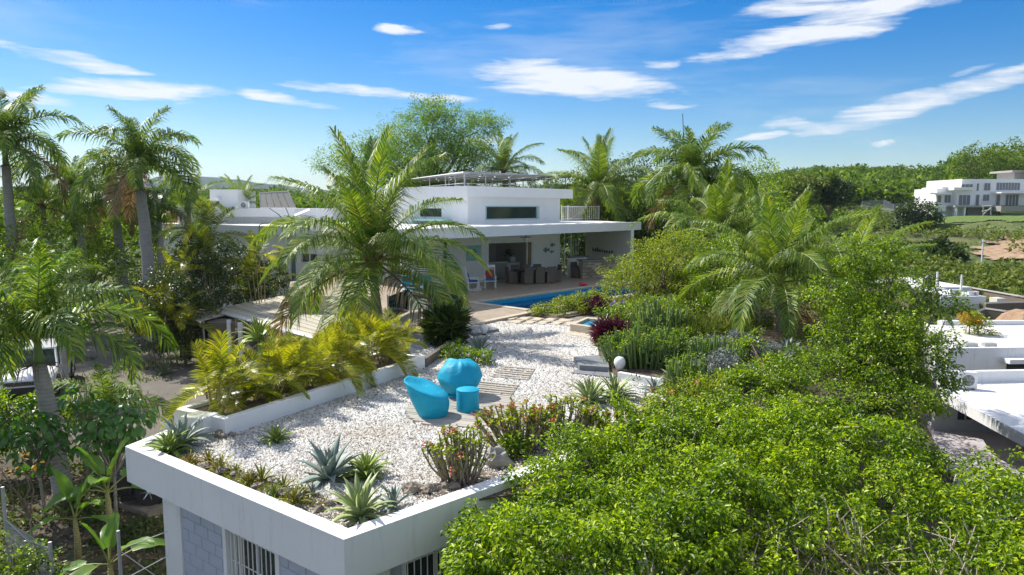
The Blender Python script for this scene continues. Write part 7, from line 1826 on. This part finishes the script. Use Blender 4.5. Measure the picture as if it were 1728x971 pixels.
for i, (x, y, lab) in enumerate(((1185, 612, 'silver leaved bush left of the others in the cactus bed'), (1240, 600, 'silver leaved bush in the middle of the bed'), (1215, 640, 'silver leaved bush nearest to the viewer'), (1285, 615, 'silver leaved bush at the right of the bed'))):
    shrub('silver_bush', lab, 'shrub', at_z(x, y, .05), [(0, 0, .28, .68, .55, .38)], 100, 28, .13, .065, .034, 'lf_silver', 170 + i, group='silver bushes in the cactus bed')
shrub('dry_grass_clump', 'straw coloured grassy clump behind the silver bushes', 'grass', at_z(1175, 580, .05), [(0, 0, .35, .9, .7, .35), (1.0, .2, .35, .8, .6, .35)], 120, 26, .16, .26, .016, 'lf_scrub', 175, droop=-.6, spread=.5)
# trees right of the pool
tree('yellow_green_tree', 'round crowned yellow green tree at the right end of the pool', 'tree', at_z(1095, 535, .05), [bl(1095, 460, 28, 1.5, 1.3), bl(1140, 440, 28.6, 1.5, 1.2), bl(1055, 485, 27.6, 1.2, .9), bl(1175, 480, 28.5, 1.4, 1.1), bl(1120, 505, 27.3, 1.4, .8)], .10, 620, 40, .26, .075, .042, 'lf_lime', seed=201, nbr=26, inner=.5)
tree('shade_tree', 'dark green tree merging with the yellow green one on its right', 'tree', base_of(1225, 30, 0), [bl(1215, 470, 27, 1.4), bl(1240, 520, 25.5, 1.2), bl(1195, 430, 29, 1.2), bl(1185, 520, 25, .9)], .1, 420, 36, .28, .085, .05, 'lf_tree', seed=202, nbr=22, inner=.45)
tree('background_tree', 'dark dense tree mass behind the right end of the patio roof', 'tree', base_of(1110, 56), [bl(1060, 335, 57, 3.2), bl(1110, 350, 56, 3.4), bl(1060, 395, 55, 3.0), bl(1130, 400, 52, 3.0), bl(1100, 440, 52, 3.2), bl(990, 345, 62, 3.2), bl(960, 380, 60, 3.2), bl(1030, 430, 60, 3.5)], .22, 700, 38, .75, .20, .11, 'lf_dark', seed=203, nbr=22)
tree('background_tree', 'leafy tree mass between the royal palm and the hillside', 'tree', base_of(1270, 50), [bl(1230, 350, 54, 3.0), bl(1270, 370, 50, 2.6), bl(1300, 400, 47, 2.4), bl(1240, 420, 46, 2.6), bl(1330, 430, 42, 2.2), bl(1190, 400, 50, 2.4), bl(1280, 320, 62, 2.6)], .2, 720, 38, .65, .17, .10, 'lf_tree', seed=204, nbr=22)
tree('feathery_tree', 'tall airy feathery tree rising behind the house roof', 'tree', base_of(740, 66), [bl(740, 215, 66, 3.6, 2.6), bl(700, 250, 66, 3.6), bl(790, 235, 66, 3.4, 2.8), bl(660, 265, 67, 3.6, 2.6), bl(770, 280, 65, 4.2, 2.6), bl(820, 210, 66, 2.0, 1.2), bl(610, 265, 67, 2.8, 2.0), bl(560, 272, 66, 2.0, 1.3), bl(720, 185, 66, 2.0, 1.4), bl(690, 290, 64, 4, 2.4)], .3, 1700, 32, .60, .19, .065, 'lf_feather', seed=205, nbr=60, inner=.25, droop=.05)
tree('tall_leafy_tree', 'tall bright green tree with upright leafy branches on the right', 'tree', base_of(1470, 17.5, -4.2), [bl(1445, 470, 18, .55, .8), bl(1432, 430, 18.2, .38, .55), bl(1500, 455, 18, .5, .9), bl(1495, 425, 18, .34, .5), bl(1555, 490, 17.8, .5, .45), bl(1440, 560, 17.4, 1.0, .9), bl(1500, 540, 17.3, .9, .9), bl(1480, 610, 16.8, 1.2, .9), bl(1540, 600, 16.8, 1.0, .8), bl(1400, 640, 16.5, 1.0, .7), bl(1480, 675, 15.6, 1.0, .6), bl(1400, 680, 15.2, .9, .5), bl(1545, 672, 15.6, .7, .5), bl(1570, 640, 16.5, .7, .6), bl(1330, 640, 17.5, .8, .6), bl(1600, 510, 17.6, .45, .25), bl(1390, 500, 18, .5, .5)], .12, 900, 42, .20, .075, .042, 'lf_tree', seed=206, nbr=40, inner=.35, spread=.9)
tree('green_bush', 'bright leafy bush between the silver bushes and the tall leafy tree', 'bush', base_of(1290, 17, 0), [bl(1270, 588, 18.5, .42, .4), bl(1305, 632, 17.5, .6, .4), bl(1262, 655, 16.2, .5, .34), bl(1345, 610, 19, .6, .4), bl(1290, 665, 16, .6, .35)], .05, 230, 36, .18, .085, .045, 'lf_tree', seed=207, nbr=14, inner=.4)
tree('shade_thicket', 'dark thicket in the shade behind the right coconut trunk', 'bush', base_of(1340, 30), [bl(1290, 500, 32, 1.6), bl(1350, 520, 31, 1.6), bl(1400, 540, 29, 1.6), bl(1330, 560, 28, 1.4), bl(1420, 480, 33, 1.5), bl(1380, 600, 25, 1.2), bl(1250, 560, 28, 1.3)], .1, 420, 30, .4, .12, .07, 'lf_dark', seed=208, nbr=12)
# ---------------------------------------------------------------- the ficus in the foreground
def ficus(name, label, poly, hfun, dens, seed, trunk, skirt=None, sparse=None, col='lf_ficus', LW=(.064, .036), per=36, cr=.125):
    rg = np.random.default_rng(seed); xs = [p[0] for p in poly]; ys = [p[1] for p in poly]
    A = (max(xs) - min(xs)) * (max(ys) - min(ys)); n = int(A * dens); P = []; Dn = []
    def inside(x, y):
        c = False
        for i in range(len(poly)):
            a, b_ = poly[i], poly[i - 1]
            if (a[1] > y) != (b_[1] > y) and x < (b_[0] - a[0]) * (y - a[1]) / (b_[1] - a[1]) + a[0]: c = not c
        return c
    for _ in range(n):
        x, y = rg.uniform(min(xs), max(xs)), rg.uniform(min(ys), max(ys))
        if not inside(x, y): continue
        if sparse and rg.random() < sparse(x, y): continue
        h = hfun(x, y); d = rg.random() ** 1.7 * 1.15; e = .15; gx = (hfun(x + e, y) - h) / e; gy = (hfun(x, y + e) - h) / e
        P.append((x, y, h - d)); Dn.append((-gx, -gy, 1.0))
    if skirt:
        for (a, c, z0, z1, m_) in skirt:
            for _ in range(m_):
                f = rg.random(); P.append((a[0] + (c[0] - a[0]) * f + rg.normal() * .12, a[1] + (c[1] - a[1]) * f + rg.normal() * .12, rg.uniform(z0, z1))); dx, dy = c[1] - a[1], -(c[0] - a[0]); l = math.hypot(dx, dy); Dn.append((dx / l, dy / l, .2))
    P = np.array(P); Dn = nrm(np.array(Dn)); t = thing(name, label, 'tree', trunk, 0, 'ficus trees in the foreground')
    V, F = leaf_clumps(P, Dn, per, cr, LW[0], LW[1], rg, .85, .6, .8, .3)
    link('crown', np_mesh('crown', V - np.array(trunk), F, M[col]), t)
    b = Buf(); tv = Vector(trunk); top = tv + Vector((0, 0, 1.6)); b.tube([tv - Vector((0, 0, .4)), tv + Vector((.05, 0, .8)), top], [.16, .13, .11], 8); b.build('trunk', M['bark_grey'], t, smooth=True)
    bb = Buf(); sel = rg.choice(len(P), size=min(150, len(P)), replace=False)
    hubs = [tuple(P[i] * np.array([.55, .55, 1]) + np.array([tv.x, tv.y, 0]) * .45 + np.array([0, 0, -.9])) for i in sel[:16]]
    twig_buf(tuple(top), hubs, .06, rg, bb, .1, 6)
    H_ = np.array(hubs)
    for i in sel[16:]:
        j = np.argmin(((H_ - P[i]) ** 2).sum(1)); twig_buf(hubs[j], [tuple(P[i])], .022, rg, bb, .12, 4, 3, .005)
    bb.build('branches', M['twig'], t)
    return P
rgm = random.Random(9); MND = [(i * .95 + rgm.uniform(-.35, .35), j * .9 + 5 + rgm.uniform(-.35, .35), rgm.uniform(.55, .95), rgm.uniform(.45, .8)) for i in range(-2, 13) for j in range(0, 11)]
def hf(x, y):
    z = -.12 + .35 * mnoise.noise(Vector((x * .5, y * .5, 1.7))) + .12 * mnoise.noise(Vector((x * 3.6, y * 3.6, 2)))
    z += max((m_[3] * math.sqrt(max(0, 1 - ((x - m_[0]) ** 2 + (y - m_[1]) ** 2) / m_[2] ** 2)) for m_ in MND), default=0)
    z -= .35 * smooth(5.2, 7.5, x); z += .25 * smooth(9, 13, y) + .12 * smooth(2, 5, x)
    z -= 1.0 * math.exp(-(((x - 4.2) / 1.3) ** 2 + ((y - 7.6) / .9) ** 2))       # the worn hollow with bare branches
    z -= .55 * math.exp(-(((x - 2.1) / .7) ** 2 + ((y - 7.2) / .5) ** 2))
    if y > 9.4: z = max(z, .30 + .1 * mnoise.noise(Vector((x * 2, y * 2, 0)))) 
    s = min(1, max(0, (x - (-.95 + (y - 8.8) * 1.0 if y > 8.8 else -.95 + (8.8 - y) * .35)) / .8)); z -= (1 - s) ** 2 * .9 * (1 - smooth(9.2, 10.4, y))
    return z
pl_l = [(-.72, 8.65), (-.55, 9.5), (.15, 10.6), (1.05, 11.85), (2.3, 12.9), (3.6, 13.6), (3.3, 9.5), (2.9, 5.6), (1.2, 5.7), (.1, 6.5), (-.55, 7.6)]
pl_r = [(3.6, 13.2), (4.4, 13.3), (6.0, 12.2), (7.3, 10.8), (8.6, 9.8), (9.5, 8), (7.5, 5.6), (2.9, 5.6), (3.3, 9.5)]
def sp_l(x, y): return 0.0
def sp_r(x, y): return .66 * math.exp(-(((x - 4.4) / 1.35) ** 2 + ((y - 7.7) / .9) ** 2)) + .3 * math.exp(-(((x - 5.8) / .9) ** 2 + ((y - 9.3) / .9) ** 2)) + .08
ficus('ficus_tree', 'bright green bushy ficus tree overhanging the garage parapet at front', pl_l, hf, 98, 301, (1.2, 9.2, -3.4), skirt=[((-.72, 8.65), (-.4, 7.5), -1.6, .1, 110), ((-.4, 7.5), (.2, 6.5), -.9, .1, 50), ((-.5, 9.4), (-.72, 8.65), -1.0, .1, 60)], sparse=sp_l)
ficus('ficus_tree', 'ficus tree with a worn hollow of bare branches in the right foreground', pl_r, hf, 96, 302, (5.6, 9.6, -4.2), sparse=sp_r)
rg1 = np.random.default_rng(44); b = Buf()
tw = thing('dead_branches', 'tangle of bare grey broken branches in the hollow of the right ficus', 'branches', (4.4, 7.8, -2.5))
for i in range(140):
    a = rg1.uniform(0, 6.28); r = math.sqrt(rg1.random()) * 1.5; x, y = 4.5 + math.cos(a) * r * 1.25, 7.9 + math.sin(a) * r * .8; p0 = Vector((4.5 + math.cos(a) * r * .5, 7.9 + math.sin(a) * r * .4, -1.9)); p2 = Vector((x, y, hf(x, y) - rg1.uniform(-.12, .5))); p1 = p0.lerp(p2, .5) + Vector(rg1.normal(size=3)) * .15
    b.tube([p0, p1, p2], [.034 * rg1.uniform(.6, 1.5), .022, .008], 5)
    for _ in range(3):
        s_ = p1.lerp(p2, rg1.uniform(.2, .9)); e = s_ + Vector(rg1.normal(size=3)) * .28; b.tube([s_, s_.lerp(e, .5) + Vector(rg1.normal(size=3)) * .03, e], [.01, .007, .003], 4, cap=False)
b.build('branch', M['twig'], tw)
# ---------------------------------------------------------------- lower left yard
broad_shrub('broad_leaved_shrub', 'glossy broad leaved shrub right of the thick palm trunk', base_of(165, 15.8), [(0, 0, 2.35, .75, .6, .55), (.5, -.1, 2.55, .5, .45, .4), (-.35, .1, 1.9, .5, .5, .45)], 260, .27, 311)
broad_shrub('broad_leaved_shrub', 'glossy broad leaved shrub left of the thick palm trunk', base_of(42, 16.2), [(0, 0, 2.0, .65, .6, .5), (-.5, .1, 2.2, .6, .5, .5), (-.1, 0, 1.5, .6, .5, .4)], 250, .26, 312)
broad_shrub('papaya_sapling', 'thin papaya sapling with lobed leaves before the drive', base_of(120, 18), [(0, 0, 2.5, .4, .4, .3), (.25, 0, 2.2, .3, .3, .2)], 26, .42, 313, .03, cat='papaya')
banana('banana_plant', 'broad leaved banana plant leaning right in the lower left yard', base_of(152, 14.6), 8, 1.3, 1.05, 321); banana('banana_plant', 'smaller banana plant nearest to the bottom left corner', base_of(148, 12.4), 7, .8, .95, 322); banana('banana_plant', 'young banana plant at the foot of the thick palm', base_of(92, 14.0), 6, .95, .9, 323)
tree('yard_bush', 'green bush behind the fence at the left edge', 'bush', base_of(20, 19.5), [bl(10, 705, 19, .7), bl(-30, 720, 18.5, .9), bl(70, 690, 19.5, .45), bl(110, 700, 19, .4)], .05, 130, 30, .25, .12, .065, 'lf_tree', seed=331, nbr=8)
tree('yellow_leaf_plant', 'low plant with orange and yellow leaves by the bottom left fence', 'shrub', base_of(25, 13), [bl(15, 785, 13.2, .45, .2), bl(50, 775, 13.2, .3, .15)], .02, 5, 6, .12, .12, .06, 'fl_orange', seed=332, nbr=8)
tree('fence_vine', 'dark vine smothering the sagging chain link fence', 'vine', base_of(30, 10.9), [bl(20, 930, 10.9, .45, .5, .2), bl(60, 960, 10.7, .4, .4, .2)], .02, 50, 22, .16, .06, .04, 'lf_tree', seed=333, nbr=8)
def scatter(name, label, cat, poly, z, n, L, W, mat, seed, up=.6, hz=.02, clump=0):
    rg = np.random.default_rng(seed); xs = [p[0] for p in poly]; ys = [p[1] for p in poly]; C = []
    while len(C) < n:
        x, y = rg.uniform(min(xs), max(xs)), rg.uniform(min(ys), max(ys)); c = False
        for i in range(len(poly)):
            a, b_ = poly[i], poly[i - 1]
            if (a[1] > y) != (b_[1] > y) and x < (b_[0] - a[0]) * (y - a[1]) / (b_[1] - a[1]) + a[0]: c = not c
        if not c: continue
        if clump and mnoise.noise(Vector((x * clump, y * clump, seed))) < 0.0: continue
        g = (ground(x, y) if z is None else z); hh = rg.random() * hz
        C.append((x, y, g + hh))
    C = np.array(C); D = rg.normal(size=(n, 3)); D[:, 2] = D[:, 2] * .3 + up
    V, F = leaves_VF(C, D, np.tile([0, 0, 1.], (n, 1)) + rg.normal(size=(n, 3)) * .5, L * (.6 + .8 * rg.random(n)), W * (.6 + .8 * rg.random(n)))
    return tag(link(name, np_mesh(name, V, F, M[mat])), label, cat, kind='stuff')
yardp = [(-14, 9.5), (-4.6, 9.5), (-4.6, 13), (-7.3, 16), (-9, 19.5), (-17, 19.5)]
scatter('fallen_leaves', 'scattered dry leaves lying on the white gravel', 'leaf litter', [(-4, 10.6), (-1.7, 9.6), (2.2, 13), (3.5, 17), (2.5, 24), (-1, 24), (-3, 17)], .02, 420, .06, .03, 'litter', 400, .1, .02)
scatter('leaf_litter', 'brown fallen leaves over the soil of the lower left yard', 'leaf litter', yardp, None, 5500, .13, .06, 'litter', 401, .1, .03)
scatter('weeds', 'low green weeds over the soil of the lower left yard', 'weeds', yardp, None, 9000, .16, .06, 'weed', 402, .8, .22, .9)
scatter('verge_grass', 'rough grass on the far side of the asphalt drive', 'grass', [(-30, 27), (-9, 27), (-8, 35), (-32, 38)], None, 9000, .22, .04, 'weed', 403, 1.2, .1, .4)
scatter('bed_ground_cover', 'low mixed ground cover in the garden bed right of the gravel', 'ground cover', [tuple(p)[:2] for p in bed[1:]], .06, 16000, .10, .04, 'lf_scrub', 404, .8, .12, .6)
# ---------------------------------------------------------------- hillside growth
def crowns(name, label, cat, pts, per, leafL, mat, seed, core=None):
    rg = np.random.default_rng(seed); VV = []; FF = []; o = 0; C = []; D = []; Ls = []
    for (x, y, z, r, h) in pts:
        d = rdir(rg, per); d[:, 2] = np.abs(d[:, 2]) * 1.0 - .25 * rg.random(per)
        lump = 1 + .25 * np.sin(d[:, 0] * 4 + x) * np.cos(d[:, 1] * 4 + y) + .12 * np.sin(d[:, 2] * 9 + x)
        rr = (.72 + .28 * rg.random(per)) * lump
        C.append(np.stack([x + d[:, 0] * r * rr, y + d[:, 1] * r * rr, z + h * .55 + d[:, 2] * h * .5 * rr], 1)); D.append(d + rg.normal(size=(per, 3)) * .7); Ls.append(np.full(per, leafL * r / 3.5))
    C = np.concatenate(C); D = np.concatenate(D); Ls = np.concatenate(Ls); n = len(C)
    V, F = leaves_VF(C, D, np.tile([0, 0, 1.], (n, 1)) + rg.normal(size=(n, 3)) * .4, Ls * (.7 + .6 * rg.random(n)), Ls * .75, .25)
    return tag(link(name, np_mesh(name, V, F, M[mat])), label, cat, kind='stuff')
rg2 = random.Random(77); pts = []
def pol(az, r): return r * math.sin(R(az)), r * math.cos(R(az))
for i in range(2600):                               # wooded hill at right
    r = 185 + 420 * rg2.random() ** 1.3; az = rg2.uniform(10, 46); x, y = pol(az, r)
    if y < 186 and az > 25: continue
    s = rg2.uniform(2.6, 4.6) * (1 + r / 900); pts.append((x, y, ground(x, y) - 1.0, s, s * rg2.uniform(1.1, 1.5)))
crowns('hill_woodland', 'unbroken green woodland covering the hill behind the mansion', 'woodland', pts, 90, 1.15, 'lf_far', 501)
pts = []
for i in range(900):                                # nearer wood across the middle and left
    r = 75 + 560 * rg2.random() ** 1.2; az = rg2.uniform(-44, 14); x, y = pol(az, r)
    if -16 < x < 14 and y < 75: continue
    s = rg2.uniform(2.6, 4.4) * (1 + r / 700); pts.append((x, y, ground(x, y) - .5, s, s * rg2.uniform(1.3, 1.8)))
crowns('plain_woodland', 'low green woodland spreading behind the house and palms', 'woodland', pts, 80, 1.15, 'lf_far', 502)
pts = []
for i in range(5200):                               # scrub on the open slope
    r = 62 + 118 * rg2.random(); az = rg2.uniform(13, 46); x, y = pol(az, r); n_ = pn(x, y, 16, 11)
    p_ = .5 + 1.6 * n_
    if y > 134 and az > 28: continue
    if az > 32.5 and 96 < y < 120 and rg2.random() < .9: continue
    if rg2.random() > p_: continue
    s = rg2.uniform(.35, 1.5); pts.append((x, y, ground(x, y) - .2, s, s * rg2.uniform(.9, 1.3)))
crowns('slope_scrub', 'patchy scrub and bushes over the open grassy slope', 'scrub', pts, 36, 1.5, 'lf_scrub', 503)
pts = []
for i in range(420):                                # belt of trees left of the slope
    az = rg2.uniform(14, 24); r = rg2.uniform(70, 180); x, y = pol(az, r)
    if az > 21 and r > 95 and r < 150: continue
    s = rg2.uniform(2.0, 3.6); pts.append((x, y, ground(x, y) - .8, s, s * 1.5))
crowns('slope_woodland', 'green tree belt at the foot of the slope right of the palms', 'woodland', pts, 110, 1.0, 'lf_far', 504)
# single trees of the slope
for i, (px, py, D_, r, h, mat, lab) in enumerate(((1548, 392, 140, 3.7, 7.4, 'lf_dark', 'dark round tree left of the mansion'), (1352, 345, 125, 3.6, 5.6, 'lf_scrub', 'pale leafed tree on the slope edge, left one'), (1400, 345, 125, 3.4, 5.2, 'lf_dark', 'dark tree on the slope edge, right of the pale one'), (1583, 445, 105, 1.9, 4.0, 'lf_dark', 'lone dark bush on the lower slope, larger one'), (1605, 450, 100, 1.5, 2.8, 'lf_dark', 'lone dark bush on the lower slope, smaller one'), (1645, 300, 185, 5.5, 9, 'lf_far', 'broad tree directly behind the mansion roof'), (1700, 300, 190, 6.0, 10.5, 'lf_far', 'broad tree behind the mansion tower'))):
    c = at_y(px, py, D_); bz = (c.x, D_, min(c.z, ground(c.x, D_))); cz_ = c.z + h * .5
    tree('hillside_tree', lab, 'tree', bz, [(c.x, D_, cz_, r, r, h * .42), (c.x + r * .4, D_, cz_ - h * .1, r * .7, r * .7, h * .32), (c.x - r * .45, D_, cz_ - h * .12, r * .65, r * .65, h * .3)], .25, 130, 26, r * .25, .5, .32, mat, seed=600 + i, nbr=12)
t_ = tree('flame_bush', 'small tree with orange yellow leaves before the brown wall', 'tree', at_y(1655, 570, 40), [bl(1655, 552, 40, .8, .5), bl(1640, 538, 40, .5, .35)], .05, 40, 26, .25, .13, .08, 'lf_lime', seed=621, nbr=8)
t_ = tree('orange_shrub', 'tuft of orange leaves on top of the small tree by the brown wall', 'shrub', at_y(1636, 560, 40.2), [bl(1636, 537, 40.1, .55, .25)], .03, 18, 26, .2, .14, .08, 'fl_orange', seed=622, nbr=6)
# ---------------------------------------------------------------- the air: pale haze over the far hills
def haze():
    m = bpy.data.materials.new('haze_air'); m.use_nodes = True; nt = m.node_tree
    for n in list(nt.nodes):
        if n.type != 'OUTPUT_MATERIAL': nt.nodes.remove(n)
    v = nt.nodes.new('ShaderNodeVolumePrincipled'); v.inputs['Color'].default_value = (.62, .80, 1, 1); v.inputs['Density'].default_value = .00011
    v.inputs['Anisotropy'].default_value = .2
    nt.links.new(v.outputs[0], nt.nodes['Material Output'].inputs['Volume'])
    b = Buf(); b.box((0, 0, 70), (9600, 9600, 240)); o = b.build('haze', m); tag(o, kind='stuff')
haze()
